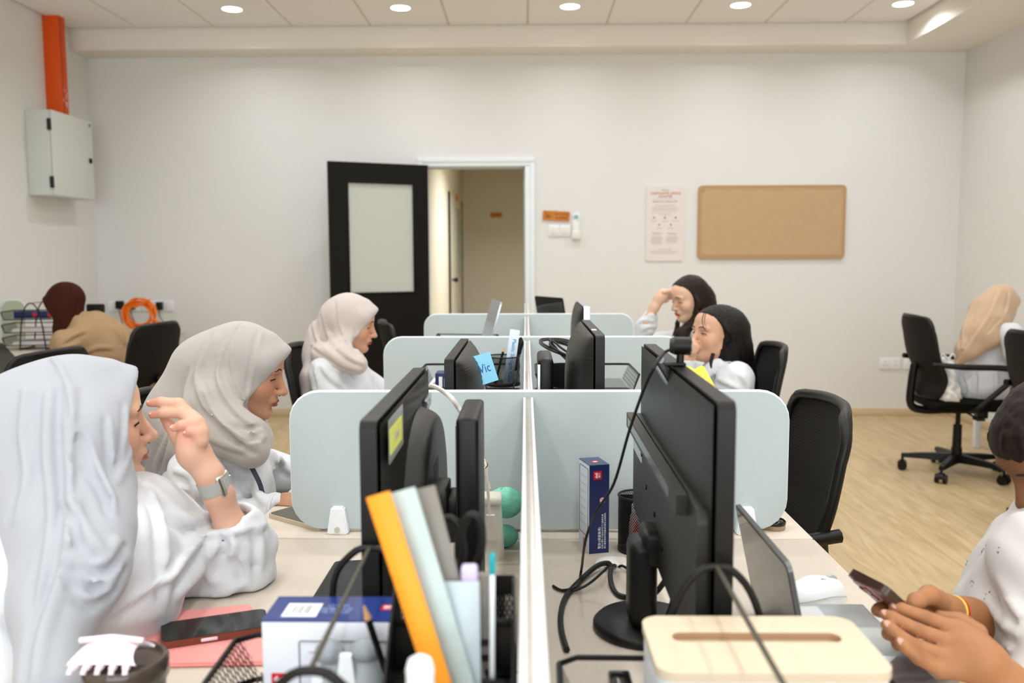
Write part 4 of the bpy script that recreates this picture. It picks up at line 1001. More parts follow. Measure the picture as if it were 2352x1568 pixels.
t, Fm, L = stick('ruler', 'orange plastic ruler leaning in the organiser', 'ruler', AY(1032, 1640, .735), AY(868, 1135, .735), .0215, .0022, M['ruler_o'])
g = G()
for k in range(60):
    if k*.005+.004 < L: g.box((-.0107, .004+k*.005, .0011), (-.0107+(.006 if k % 2 == 0 else .0035), .0046+k*.005, .0013))
wpart('graduations', g.tf(Fm), mat('ruler_ink', '#b8690e', .6), t)
t, Fm, L = stick('ruler', 'translucent grey-green ruler beside the orange one', 'ruler', AY(1082, 1640, .75), AY(925, 1125, .75), .0225, .002, M['ruler_g'])
t, Fm, L = stick('ruler', 'dark grey steel ruler behind the translucent ruler', 'ruler', AY(1110, 1640, .77), AY(972, 1120, .77), .022, .0015, M['steel'])
t, Fm, L = stick('cutter', 'grey box cutter with diagonal grip in the organiser', 'cutter', AY(1115, 1640, .80), AY(1112, 1315, .80), .020, .010, M['steel'])
wpart('grip_stripe', G().box((-.009, L-.07, .0045), (.009, L-.063, .0056)).box((-.009, L-.085, .0045), (.009, L-.078, .0056)).box((-.009, L-.10, .0045), (.009, L-.093, .0056)).tf(Fm), M['dgrey'], t)
t, Fm, L = stick('plastic_sleeve', 'pale blue translucent sleeve standing in the organiser', 'sleeve', AY(1066, 1640, .76), AY(1060, 1335, .76), .032, .004, mat('sleeve', '#b9c4c9', .3))
t, Fm, L = stick('highlighter', 'lilac capped highlighter in the organiser', 'pen', AY(1085, 1640, .77), AY(1078, 1312, .77), .013, .013, M['white']); wpart('cap', G().rbox((-.0075, L-.012, -.0075), (.0075, L+.006, .0075), .003).tf(Fm), M['lilac'], t)
t, Fm, L = stick('pen', 'slim pen with teal tip in the organiser', 'pen', AY(1130, 1640, .78), AY(1131, 1275, .78), .005, .005, M['white']); wpart('tip', G().rbox((-.0028, L-.018, -.0028), (.0028, L+.002, .0028), .001).tf(Fm), M['teal'], t)
t, Fm, L = stick('pen', 'purple pen standing beside the scissors', 'pen', AY(1052, 1640, .80), AY(1042, 1288, .80), .007, .007, M['purple']); wpart('cap', G().rbox((-.004, L-.03, -.004), (.004, L+.001, .004), .001).tf(Fm), M['black'], t)
# pencil leaning out front
a = Vector((-.1335, .872, DZT+.087)); b_ = AY(836, 1392, .80); t = thing('pencil', 'black pencil with pale wood tip leaning by the carton', 'pencil', tuple(a)); d = (b_-a)
wpart('shaft', G().cyl(a, a+d*.9, .0038, n=6), M['black'], t); wpart('sharpened_tip', G().cyl(a+d*.9, b_, .0037, .0008, n=10), M['woodp'], t)
# scissors
t = thing('scissors', 'black-handled scissors standing in the organiser', 'scissors', tuple(AY(1062, 1560, .83)))
def loop(cx, cy, rx, ry, rot):
    o = []
    for k in range(40):
        a_ = 2*PI*k/40; x_, y_ = rx*math.cos(a_), ry*math.sin(a_); o.append(AY(cx+x_*math.cos(rot)-y_*math.sin(rot), cy+x_*math.sin(rot)+y_*math.cos(rot), .83))
    return o
wpart('handle', G().tube(loop(1036, 1250, 27, 62, -.12), .0036, 8, True), M['black'], t)
wpart('handle', G().tube(loop(1080, 1248, 27, 66, .10), .0042, 8, True), M['black'], t)
wpart('blade', G().tube([AY(1052, 1310, .83), AY(1058, 1420, .83), AY(1066, 1560, .83)], [.005, .006, .003], 6), M['black'], t)
# white bottle cap and stamps at the front
c = AY(965, 1550, .674); t = thing('correction_bottle', 'white rounded bottle top in front of the rulers', 'bottle', (c.x, .674, DZT+.003)); hz = c.z+.006-DZT
obj('body', G().lathe([(.001, 0), (.013, 0), (.013, hz-.02), (.011, hz-.014)], n=20), M['white'], t); obj('cap', G().lathe([(.0112, hz-.016), (.0118, hz-.004), (.0095, hz+.004), (.005, hz+.007), (.001, hz+.0075)], n=20), M['white'], t)
for k, (x_, y_) in enumerate(((757, 1497), (840, 1493))):
    c = AY(x_, y_, .855); t = thing('hand_stamp', ['clear hand stamp with grey ball grip left of the tray rod', 'clear hand stamp with grey ball grip right of the tray rod'][k], 'stamp', (c.x, .855, DZT+.083), 0, 'ball-grip stamps')
    h_ = c.z-DZT-.083
    obj('ball_grip', G().ell((0, 0, h_), (.0155, .0155, .013)), M['greyr'], t); obj('body', G().lathe([(.001, 0), (.0165, .0), (.0165, h_-.03), (.012, h_-.016), (.0115, h_-.008)], n=24), mat('pale_clear', '#c9d0d2', .15, trans=.4), t)
for k, (x_, y_, w_) in enumerate(((795, 1515, .017), (730, 1540, .012))):
    c = AY(x_, y_, .845); t = thing('plastic_clip', ['white plastic clip between the two stamps', 'white plastic blade leaning beside the stamps'][k], 'clip', (c.x, .845, DZT+.083)); h_ = c.z-DZT-.083
    obj('clip_body', G().prism([(-w_*.4, 0), (w_*.4, 0), (w_*.55, h_*.7), (w_*.35, h_+.006), (-w_*.35, h_+.006), (-w_*.55, h_*.7)], 'y', -.004, .004), M['white'], t)
# tumbler with pink claw clip
c = AZ(297, 1500, .850); t = thing('tumbler', 'dark smoked tumbler lid at the desk corner', 'tumbler', (c.x, c.y-.01, DZT))
obj('body', G().lathe([(.001, 0), (.036, 0), (.043, .09)], n=36), mat('smoke', '#3d332a', .2), t); obj('lid', G().lathe([(.043, .09), (.0465, .093), (.0465, .111), (.044, .115), (.040, .115), (.0385, .110), (.001, .110)], n=40), mat('smoked_lid', '#4a4038', .12, spec=.6), t)
cx, cy = c.x-.012, c.y-.015
t = thing('claw_clip', 'pale pink hair claw clip lying on the tumbler', 'hair clip', (cx, cy, DZT+.115))
def cl(u, v):
    s = 2*u-1; a_ = PI*(.05+.9*v); return (.040*s*(1-.25*math.sin(a_)), -.002-.026*math.cos(a_), .004+.020*math.sin(a_)*(1-.35*s*s))
obj('shell', G().surf(cl, 20, 14, th=.003), M['pinkl'], t)
for k in range(5):
    x_ = -.028+.014*k; obj('tooth', G().tube(smooth_pts([(x_, -.026, .006), (x_*1.08, -.034, .004), (x_*1.1, -.037, .0)], 4), [.0042]*4+[.003]*5, 6), M['pinkl'], t)
obj('spine', G().tube([(-.036, 0, .022), (0, 0, .026), (.036, 0, .022)], .0035, 8), M['pinkl'], t)
# clear plastic packet on the right tray rim
t = thing('plastic_packet', 'crumpled clear plastic packet in the right letter tray', 'packet', (.078, .85, DZT+.086))
rs = random.Random(2); obj('film', G().surf(lambda u, v: (-.018+.05*u, -.05+.09*v, .012+.014*math.sin(7*u+3*v)*math.cos(5*v-4*u)), 14, 14), mat('clear_film', '#cfc6ba', .15, trans=.6), t)
t = thing('card_case', 'small black card case in the right letter tray', 'case', (.100, .875, DZT+.086)); obj('case', G().rbox((-.012, -.03, 0), (.012, .03, .035), .003), M['blackg'], t); obj('clasp', G().rbox((-.004, -.032, .02), (.006, -.03, .03), .001), M['silver'], t)
# ---------------------------------------------------------------- cream bag with clochette and mint charm (left of the spine)
t = thing('handbag', 'cream leather handbag with strap behind the silver-logo monitor stand', 'bag', (-.10, 1.62, DZT))
def bagf(u, v):
    a_ = 2*PI*u; return (-.10+.06*math.cos(a_)*(1-.12*v)*abs(math.cos(a_))**-.0, 1.60+.035*math.sin(a_)*(1-.35*v), DZT+.115*v)
wpart('body', G().surf(bagf, 28, 8), M['cream'], t); wpart('top_flap', G().rbox((-.155, 1.575, DZT+.105), (-.045, 1.625, DZT+.122), .006), M['cream'], t)
wpart('strap', G().tube(smooth_pts([AY(1108, 1050, 1.60), AY(1112, 1062, 1.58), AY(1117, 1080, 1.57), AY(1106, 1110, 1.57), AY(1100, 1140, 1.58), (-.11, 1.6, DZT+.12)], 5), .0035, 8), M['cream'], t)
wpart('buckle_ring', G().tube([AY(1112+8*math.cos(k*PI/6), 1066+9*math.sin(k*PI/6), 1.565) for k in range(12)], .0012, 6, True), mat('gold', '#d8b98a', .25, metal=1), t)
tg = AY(1128, 1222, 1.56)
wpart('tag_cord', G().tube(smooth_pts([AY(1116, 1075, 1.565), AY(1120, 1115, 1.56), AY(1124, 1180, 1.56)], 4), .0028, 6), M['cream'], t)
pl = [AY(x, y, 1.56) for x, y in ((1117, 1182), (1136, 1182), (1148, 1232), (1138, 1240), (1122, 1238), (1115, 1232))]
wpart('clochette_tag', G().prism([(p.x, p.z) for p in pl], 'y', 1.555, 1.565), M['cream'], t)
t = thing('plush_charm', 'round mint green fluffy charm resting by the bag', 'charm', tuple(AY(1160, 1200, 1.65)))
rs = random.Random(4); c = AY(1160, 1140, 1.66)
g = G(); g.ell((c.x, 1.66, c.z-.012), (.036, .026, .030), 28, 18)
g.v = [(x+rs.uniform(-.0014, .0014), y+rs.uniform(-.0014, .0014), z+rs.uniform(-.0014, .0014)) for x, y, z in g.v]
wpart('plush_body', g, M['mint'], t)
wpart('plush_foot', G().ell((c.x, 1.66, DZT+.022), (.026, .022, .022)), M['mint'], t)
wpart('pink_loop', G().tube([AY(1120, 1108, 1.65), AY(1123, 1122, 1.65)], .004, 8), M['pinkl'], t)
cable('white lead running over the silver-logo monitor', [AY(990, 885, 1.5), AY(1010, 893, 1.48), AY(1035, 912, 1.42), AY(1055, 940, 1.42), AY(1072, 966, 1.41)], .0042, M['wcable'])
# black stand foot and mesh bag near the spine
t = thing('speaker', 'small dark speaker box beside the centre screen', 'speaker', (-.035, 1.15, DZT)); c = AZ(1172, 1440, DZT); 
wpart('case', G().rbox((-.045, 1.00, DZT), (-.012, 1.06, DZT+.082), .004), M['dgrey'], t); wpart('grille', G().box((-.042, .9994, DZT+.012), (-.015, 1.0, DZT+.07)), M['black'], t)
t = thing('mesh_pouch', 'soft black mesh pouch beside the centre screen', 'pouch', (-.032, .9, DZT)); wpart('pouch', G().ell((-.034, .90, DZT+.055), (.024, .045, .056), 20, 14), mat('pouch_mesh', '#1f1c16', .8, bump=.8, bscale=120), t); wpart('drawstring', G().tube(smooth_pts([(-.05, .88, DZT+.105), (-.03, .9, DZT+.118), (-.012, .93, DZT+.105)], 4), .003, 6), M['black'], t)
# ---------------------------------------------------------------- row two small things
t = cup('black mesh pencil cup with the clear ruler', (-.0676, 2.55, DZT+.189), .0505, .085, M['black'], parts=False); c0_ = Vector((-.062, 2.12, DZT))
t, Fm, L = stick('ruler', 'clear sleeved ruler printed in blue, standing in the cup', 'ruler', AY(1166, 886, 2.54), AY(1183, 757, 2.54), .029, .003, M['ruler_w'])
text('Plastic Straight Ruler', .0155, Fm @ Matrix.Translation((0.002, L*.44, .0018)) @ Matrix.Rotation(R(-90), 4, 'Z'), mat('print_blue', '#3fa0d0', .5), 'print', t, ext=.0001, bold=.0003)
a = AY(1137, 882, 2.55); b_ = AY(1158, 797, 2.55); d = b_-a; t = thing('pencil', 'black pencil with sharpened tip in the tall mesh cup', 'pencil', tuple(a)); wpart('shaft', G().cyl(a, a+d*.88, .0038, n=6), M['black'], t); wpart('sharpened_tip', G().cyl(a+d*.88, b_, .0037, .0006, n=10), M['woodp'], t)
t = thing('hairbrush', 'dark rounded handle standing behind the clear ruler', 'brush', tuple(AY(1190, 860, 2.585))); wpart('handle', G().tube(smooth_pts([AY(1183, 850, 2.585), AY(1190, 810, 2.585), AY(1196, 785, 2.585), AY(1193, 776, 2.585)], 5), [.006]*5+[.010]*6+[.007]*5, 10), M['black'], t)
t = thing('paper_stack', 'stacked white papers and sleeves in the row-two tray', 'paper', (-.205, 2.60, DZT+.189))
for q in range(6): obj('sheet', G().box((-.08+.006*q, -.085, .004*q), (.08-.004*q, .085, .004*q+.003)), M['wcard'], t, smooth=False)
t = thing('carton', 'small navy carton with white print on the papers', 'box', (-.215, 2.46, DZT+.190)); obj('card', G().rbox((-.04, -.03, 0), (.06, .03, .05), .002), M['navy'], t); obj('print_lines', G().box((-.03, -.0308, .01), (-.02, -.03, .04)).box((-.015, -.0308, .01), (-.006, -.03, .035)), M['white'], t)
g = G(); rs = random.Random(7); pts = []
for k in range(44):
    a_ = k*.72; rr = .065+.025*math.sin(k*.9); pts.append((.118+rr*.9*math.cos(a_), 2.54+rr*math.sin(a_)*1.2, DZT+.245+.075*abs(math.sin(k*.37))))
t = thing('cable_bundle', 'tangled black cables coiled behind the row-two stand', 'cable', (.118, 2.54, DZT+.189)); wpart('coil', g.tube(smooth_pts(pts, 4), .0035, 6), M['cable'], t)
wpart('holder_dish', G().lathe([(.001, 0), (.05, 0), (.056, .06)], (.118, 2.54, DZT+.189), 24, False), M['black'], t)
t = thing('tissue_roll', 'white paper roll standing beside the letter tray', 'paper roll', (.40, 2.56, DZT)); c = AY(1458, 905, 2.55); wpart('roll', G().cyl((.40, 2.56, DZT), (.40, 2.56, DZT+.195), .055, n=28), M['white'], t); wpart('core', G().cyl((.40, 2.56, DZT), (.40, 2.56, DZT+.197), .02, n=16), M['cream'], t)
# yellow packet behind the wide monitor
t = thing('snack_packet', 'bright yellow snack packet behind the wide monitor', 'packet', tuple(AY(1600, 890, 2.1)))
q = [AY(1560, 850, 2.12), AY(1612, 850, 2.12), AY(1640, 895, 2.05), AY(1650, 960, 2.0), AY(1580, 960, 2.0)]
def pk(u, v):
    top = AY(1572, 847, 2.16).lerp(AY(1616, 846, 2.16), u); bot = AY(1590, 1015, 1.98).lerp(AY(1705, 1015, 1.98), u); p = top.lerp(bot, v)
    return p+Vector((0, -.02*math.sin(PI*u)*math.sin(PI*v), .004*math.sin(9*u)))
wpart('film', G().surf(pk, 14, 14, th=.004), M['yellow'], t)
fm = frame(pk(.45, .17)+Vector((0, -.016, .004)), pk(.9, .17)-pk(.1, .17), pk(.5, .05)-pk(.5, .35))
g = G(); g.ell((0, 0, 0), (.020, .011, .003)); wpart('oval_print', g.tf(fm), M['white'], t)
text('OZE', .013, fm @ Matrix.Translation((0, 0, .0032)), M['ink3'], 'lettering', t, ext=.0001)
# ================================================================ people: bodies as smooth implicit surfaces
def V(*a): return np.array(a, dtype=np.float64)
def W(x, y, Y): p = AY(x, y, Y); return V(p.x, p.y, p.z)
def smin(a, b, k):
    h = np.clip(.5+.5*(b-a)/k, 0, 1); return b*(1-h)+a*h-k*h*(1-h)
def smax(a, b, k): return -smin(-a, -b, k)
def f_ell(x, y, z, c, r):
    x = x-c[0]; y = y-c[1]; z = z-c[2]
    k0 = np.sqrt((x/r[0])**2+(y/r[1])**2+(z/r[2])**2); k1 = np.sqrt((x/r[0]**2)**2+(y/r[1]**2)**2+(z/r[2]**2)**2)+1e-9
    return k0*(k0-1)/k1
def f_cap(x, y, z, a, b, ra, rb):
    ab = b-a; L2 = float(ab@ab)+1e-12
    t = np.clip(((x-a[0])*ab[0]+(y-a[1])*ab[1]+(z-a[2])*ab[2])/L2, 0, 1)
    return np.sqrt((x-a[0]-t*ab[0])**2+(y-a[1]-t*ab[1])**2+(z-a[2]-t*ab[2])**2)-(ra+(rb-ra)*t)
class SDF:
    def __init__(s, lo, hi, h):
        s.lo = np.array(lo, float); s.h = h; s.n = np.ceil((np.array(hi)-s.lo)/h).astype(int)+1
        s.F = np.full(s.n, .5, np.float32); s.ax = [s.lo[i]+h*np.arange(s.n[i]) for i in range(3)]
    def blk(s, lo, hi):
        i0 = np.clip(np.floor((np.array(lo)-s.lo)/s.h).astype(int), 0, s.n); i1 = np.clip(np.ceil((np.array(hi)-s.lo)/s.h).astype(int)+1, 0, s.n)
        if (i1 <= i0).any(): return None, None
        sl = tuple(slice(a, b) for a, b in zip(i0, i1))
        x, y, z = (s.ax[i][sl[i]].astype(np.float32) for i in range(3))
        return sl, (x[:, None, None], y[None, :, None], z[None, None, :])
    def put(s, lo, hi, fn, k, op='add', m=None):
        m = (k+2.5*s.h) if m is None else m
        sl, P = s.blk(np.array(lo)-m, np.array(hi)+m)
        if sl is None: return s
        d = fn(*P)
        s.F[sl] = smin(s.F[sl], d, k) if op == 'add' else smax(s.F[sl], -d, k)
        return s
    def cap(s, a, b, ra, rb=None, k=.02, op='add'):
        rb = ra if rb is None else rb; a = np.array(a, float); b = np.array(b, float); r = max(ra, rb)
        return s.put(np.minimum(a, b)-r, np.maximum(a, b)+r, lambda x, y, z: f_cap(x, y, z, a, b, ra, rb), k, op)
    def chain(s, pts, rs, k=.02, op='add'):
        for i in range(len(pts)-1): s.cap(pts[i], pts[i+1], rs[i], rs[i+1], k, op)
        return s
    def ell(s, c, r, k=.02, Rm=None, op='add'):
        c = np.array(c, float); R_ = max(r)
        if Rm is None: return s.put(c-np.array(r), c+np.array(r), lambda x, y, z: f_ell(x, y, z, c, r), k, op)
        def fn(x, y, z):
            X = x-c[0]; Y = y-c[1]; Z = z-c[2]
            return f_ell(X*Rm[0, 0]+Y*Rm[1, 0]+Z*Rm[2, 0], X*Rm[0, 1]+Y*Rm[1, 1]+Z*Rm[2, 1], X*Rm[0, 2]+Y*Rm[1, 2]+Z*Rm[2, 2], (0, 0, 0), r)
        return s.put(c-R_, c+R_, fn, k, op)
    def local(s, c, Rm, rad, fn, k, op='add'):
        """fn(x,y,z) in a rotated frame: columns of Rm are the local axes"""
        def g(x, y, z):
            X = x-c[0]; Y = y-c[1]; Z = z-c[2]
            return fn(X*Rm[0, 0]+Y*Rm[1, 0]+Z*Rm[2, 0], X*Rm[0, 1]+Y*Rm[1, 1]+Z*Rm[2, 1], X*Rm[0, 2]+Y*Rm[1, 2]+Z*Rm[2, 2])
        return s.put(np.array(c)-rad, np.array(c)+rad, g, k, op)
    def march(s, px, py, t0=.3, t1=8.0):
        r = ray(px, py); r = np.array(r); o = V(*CC)
        with np.errstate(divide='ignore'):
            ta = (s.lo-o)/r; tb = (s.lo+s.h*(s.n-1)-o)/r
        a = max(t0, np.minimum(ta, tb).max()); b = min(t1, np.maximum(ta, tb).min())
        if b <= a: return None
        t = np.arange(a, b, s.h*.4); P = o+t[:, None]*r; ii = np.clip(np.round((P-s.lo)/s.h).astype(int), 0, s.n-1)
        v = s.F[ii[:, 0], ii[:, 1], ii[:, 2]]; w = np.nonzero(v < 0)[0]
        return P[w[0]] if len(w) else None
    def fold(s, pix, r=.007, k=.010, lift=.0, op='add', crease=True):
        """raise (or sink) a soft ridge where the given image polyline meets the surface"""
        k = k*.6; q = smooth_pts([(a, b, 0) for a, b in pix], 9); pts = [s.march(p.x, p.y) for p in q]; pts = [p for p in pts if p is not None]
        d = [np.array(ray(p.x, p.y).normalized()) for p in q][:len(pts)]
        pts = [p for p in pts]
        for _ in range(5): pts = [pts[0]]+[(pts[i-1]+2*pts[i]+pts[i+1])/4 for i in range(1, len(pts)-1)]+[pts[-1]] if len(pts) > 2 else pts
        pts = [p+dd*(r*.40-lift if op == 'add' else -r*.35) for p, dd in zip(pts, d)]
        n = len(pts)
        for i in range(n-1):
            if np.linalg.norm(pts[i+1]-pts[i]) > 2*r+.012: continue
            t0, t1 = i/(n-1), (i+1)/(n-1); e = lambda t: r*(.35+.65*math.sin(PI*min(1, max(0, .12+.76*t))))
            s.cap(pts[i], pts[i+1], e(t0), e(t1), k, op)
        if op == 'add' and crease and n > 2:
            o = r*1.5*FPX/pts[n//2][1]; q2 = []
            for i in range(len(pix)):
                a, b = pix[max(i-1, 0)], pix[min(i+1, len(pix)-1)]; dx, dy = b[0]-a[0], b[1]-a[1]; L = math.hypot(dx, dy)+1e-6; q2.append((pix[i][0]-dy/L*o, pix[i][1]+dx/L*o))
            s.fold(q2, r*.5, .012, op='sub')
        return s
    def ripple(s, amp, dirs, seed=0):
        rs = np.random.RandomState(seed); x = s.ax[0].astype(np.float32)[:, None, None]; y = s.ax[1].astype(np.float32)[None, :, None]; z = s.ax[2].astype(np.float32)[None, None, :]
        for (d, wl) in dirs:
            d = np.array(d, float); d /= np.linalg.norm(d); e = rs.normal(size=3); ph = rs.uniform(0, 6.28)
            wv = 2*PI/wl*(d[0]*x+d[1]*y+d[2]*z)+1.6*np.sin((e[0]*x+e[1]*y+e[2]*z)*2*PI/(wl*3.3)+ph)
            s.F += (amp*np.sin(wv)).astype(np.float32)
        return s
    def carve(s):
        """people press against, not through, tabletops, seats and chair backs"""
        hi = s.lo+s.h*(s.n-1)
        for (x0, x1, y0, y1) in DESKS:
            if x0 > hi[0] or x1 < s.lo[0] or y0 > hi[1] or y1 < s.lo[1]: continue
            s.put((x0, y0, DZT-.042), (x1, y1, DZT+.0005), lambda x, y, z: np.maximum(np.maximum(np.abs(x-(x0+x1)/2)-(x1-x0)/2, np.abs(y-(y0+y1)/2)-(y1-y0)/2), np.abs(z-(DZT-.0208))-.0213), .002, 'sub')
        for (cx, cy, rz) in CHAIRS:
            if cx-.5 > hi[0] or cx+.5 < s.lo[0] or cy-.5 > hi[1] or cy+.5 < s.lo[1]: continue
            c, q = math.cos(rz), math.sin(rz); L = lambda x, y: ((x-cx)*c+(y-cy)*q, -(x-cx)*q+(y-cy)*c)
            def seat(x, y, z): a, b = L(x, y); return np.maximum(np.maximum(np.abs(a-.01)-.235, np.abs(b)-.24), np.abs(z-.42)-.05)
            def back(x, y, z): a, b = L(x, y); return np.maximum(np.maximum(a+.238-.040*(b/.235)**2+.09*np.maximum(0, z-.6), -.36-a), np.maximum(np.abs(b)-.245, np.abs(z-.70)-.26))
            s.put((cx-.35, cy-.35, .37), (cx+.35, cy+.35, .47), seat, .002, 'sub'); s.put((cx-.42, cy-.42, .44), (cx+.42, cy+.42, .96), back, .002, 'sub')
    def mesh(s, sm=1, keep=False):
        F = s.F; s.carve()
        for a in range(3):
            for e in (0, -1):
                sl = [slice(None)]*3; sl[a] = e; F[tuple(sl)] = np.maximum(F[tuple(sl)], s.h*.5)
        S = F < 0
        c = np.zeros(np.array(F.shape)-1, np.int8); cor = [(i, j, k) for i in (0, 1) for j in (0, 1) for k in (0, 1)]
        sub = lambda A, o: A[o[0]:A.shape[0]-1+o[0], o[1]:A.shape[1]-1+o[1], o[2]:A.shape[2]-1+o[2]]
        for o in cor: c += sub(S, o)
        m = (c > 0) & (c < 8); I = np.argwhere(m); idx = np.full(m.shape, -1, np.int32); idx[m] = np.arange(len(I))
        val = {o: F[I[:, 0]+o[0], I[:, 1]+o[1], I[:, 2]+o[2]].astype(np.float64) for o in cor}
        P = np.zeros((len(I), 3)); n = np.zeros(len(I))
        for o in cor:
            for a in range(3):
                if o[a]: continue
                q = list(o); q[a] = 1; q = tuple(q); fa, fb = val[o], val[q]; x = (fa < 0) != (fb < 0)
                t = np.where(x, fa/np.where(x, fa-fb, 1), 0); pt = np.tile(np.array(o, float), (len(I), 1)); pt[:, a] += t
                P += pt*x[:, None]; n += x
        P = s.lo+s.h*(I+P/n[:, None]); Q = []
        for a in range(3):
            b, d = (a+1) % 3, (a+2) % 3
            s0 = [slice(None)]*3; s1 = [slice(None)]*3; s0[a] = slice(0, -1); s1[a] = slice(1, None)
            for e in (b, d): s0[e] = slice(1, -1); s1[e] = slice(1, -1)
            A, B = S[tuple(s0)], S[tuple(s1)]
            for flip, msk in ((0, A & ~B), (1, ~A & B)):
                J = np.argwhere(msk); J[:, b] += 1; J[:, d] += 1
                def at(db, dd): K = J.copy(); K[:, b] += db; K[:, d] += dd; return idx[K[:, 0], K[:, 1], K[:, 2]]
                q = np.stack([at(-1, -1), at(0, -1), at(0, 0), at(-1, 0)], 1); Q.append(q[:, ::-1] if flip else q)
        Q = np.concatenate(Q); Q = Q[(Q >= 0).all(1)]
        if keep and len(P):
            lab = np.arange(len(P))
            for _ in range(60):
                m4 = lab[Q].min(1); new = lab.copy(); np.minimum.at(new, Q.ravel(), np.repeat(m4, 4)); new = new[new]
                if (new == lab).all(): break
                lab = new
            u, cn = np.unique(lab, return_counts=True)
            if len(u) > 1:
                ok = lab == u[cn.argmax()]; remap = np.cumsum(ok)-1; Q = remap[Q[ok[Q].all(1)]]; P = P[ok]
        for _ in range(sm):
            acc = np.zeros_like(P); cnt = np.zeros(len(P))
            for i in range(4):
                np.add.at(acc, Q[:, i], P[Q[:, (i+1) % 4]]+P[Q[:, i-1]]); np.add.at(cnt, Q[:, i], 2)
            P = .45*P+.55*acc/np.maximum(cnt, 1)[:, None]
        return P, Q
def np_mesh(name, parts, m, parent, cols=None):
    Vs, Qs, o = [], [], 0
    for P, Q in parts: Vs.append(P); Qs.append(Q+o); o += len(P)
    P = np.concatenate(Vs); Q = np.concatenate(Qs); inv = np.array(parent.matrix_world.inverted()); P = P@inv[:3, :3].T+inv[:3, 3]
    me = bpy.data.meshes.new(name); me.vertices.add(len(P)); me.vertices.foreach_set('co', P.astype(np.float32).ravel())
    me.loops.add(Q.size); me.loops.foreach_set('vertex_index', Q.astype(np.int32).ravel()); me.polygons.add(len(Q))
    me.polygons.foreach_set('loop_start', np.arange(0, Q.size, 4, dtype=np.int32))
    me.polygons.foreach_set('use_smooth', np.ones(len(Q), bool)); me.update(calc_edges=True); me.validate()
    if cols is not None:
        at = me.color_attributes.new('Col', 'FLOAT_COLOR', 'POINT'); c = np.ones((len(P), 4), np.float32); c[:, :3] = cols; at.data.foreach_set('color', c.ravel())
    me.materials.append(m); o = bpy.data.objects.new(name, me); COL.objects.link(o); o.parent = parent
    return o
def rot(yaw, pitch, roll=0):
    """columns: forward (face), left, up"""
    y, p, r = R(yaw), R(pitch), R(roll)
    f = V(math.cos(y)*math.cos(p), math.sin(y)*math.cos(p), -math.sin(p)); l = V(-math.sin(y), math.cos(y), 0); u = np.cross(f, l)
    l2 = l*math.cos(r)+u*math.sin(r); u2 = -l*math.sin(r)+u*math.cos(r)
    return np.stack([f, l2, u2], 1)
def headF(x, y, z, ears=False, neck=True):
    ay = np.abs(y); c = V
    d = f_ell(x, y, z, (-.012, 0, .03), (.094, .075, .089))
    d = smin(d, f_ell(x, y, z, (.024, 0, -.03), (.062, .060, .084)), .03)
    d = smin(d, f_ell(x, y, z, (.045, 0, .05), (.046, .056, .045)), .03)
    d = smin(d, f_cap(x, ay, z, c(-.004, .046, -.052), c(.058, .015, -.097), .019, .017), .03)
    d = smin(d, f_ell(x, y, z, (.071, 0, -.097), (.018, .020, .016)), .022)
    d = smin(d, f_ell(x, ay, z, (.052, .038, -.030), (.028, .025, .028)), .022)
    d = smin(d, f_ell(x, ay, z, (.0765, .026, .022), (.015, .026, .010)), .016)
    d = smax(d, -f_ell(x, ay, z, (.099, .032, .002), (.017, .020, .015)), .012)
    d = smin(d, f_ell(x, ay, z, (.0700, .0315, .001), (.0148, .0165, .0130)), .005)
    d = smin(d, f_cap(x, y, z, c(.085, 0, .012), c(.107, 0, -.033), .0075, .0105), .014)
    d = smin(d, f_ell(x, y, z, (.108, 0, -.0345), (.0105, .0115, .0095)), .006)
    d = smin(d, f_ell(x, ay, z, (.0955, .0125, -.0375), (.0105, .0075, .0075)), .006)
    d = smin(d, f_ell(x, y, z, (.081, 0, -.060), (.016, .027, .016)), .012)
    d = smin(d, f_ell(x, y, z, (.0925, 0, -.0618), (.0085, .0205, .0052)), .004)
    d = smin(d, f_ell(x, y, z, (.0905, 0, -.0722), (.0090, .0180, .0060)), .004)
    d = smax(d, -f_ell(x, y, z, (.104, 0, -.0668), (.013, .026, .0011)), .003)
    d = smax(d, -f_ell(x, y, z, (.092, 0, -.0825), (.010, .016, .005)), .008)
    if ears:
        d = smin(d, f_ell(x, ay, z, (-.012, .076, -.004), (.018, .009, .030)), .006)
    if neck: d = smin(d, f_cap(x, y, z, c(-.018, 0, -.06), c(-.035, 0, -.17), .048, .050), .03)
    return d
def skin_paint(L, base, lip, blush):
    x, y, z = L.T; n = len(x); col = np.tile(np.array(base), (n, 1))
    def mixin(w, c): col[:] = col*(1-w[:, None])+np.array(c)*w[:, None]
    w = np.exp(-(((np.abs(y)-.040)/.022)**2+((z+.028)/.022)**2))*(x > .02)*.45; mixin(w, blush)
    w = np.exp(-(((np.abs(y)-.0315)/.017)**2+((z-.008)/.010)**2))*(x > .05)*.35; mixin(w, np.array(base)*.62)
    q = (y/.0215)**2+((z+.0670)/.0108)**2; w = np.clip((1.15-q)/.3, 0, 1)*(x > .078); mixin(w, lip)
    return col
SKIN = {}
def skin_mat(): return mat('skin', '#d0a080', .48, vcol=True, sss=.12, spec=.35, noise=.05, nscale=60)
def lin3(h): return np.array(lin(h)[:3])
HAIRDARK = None
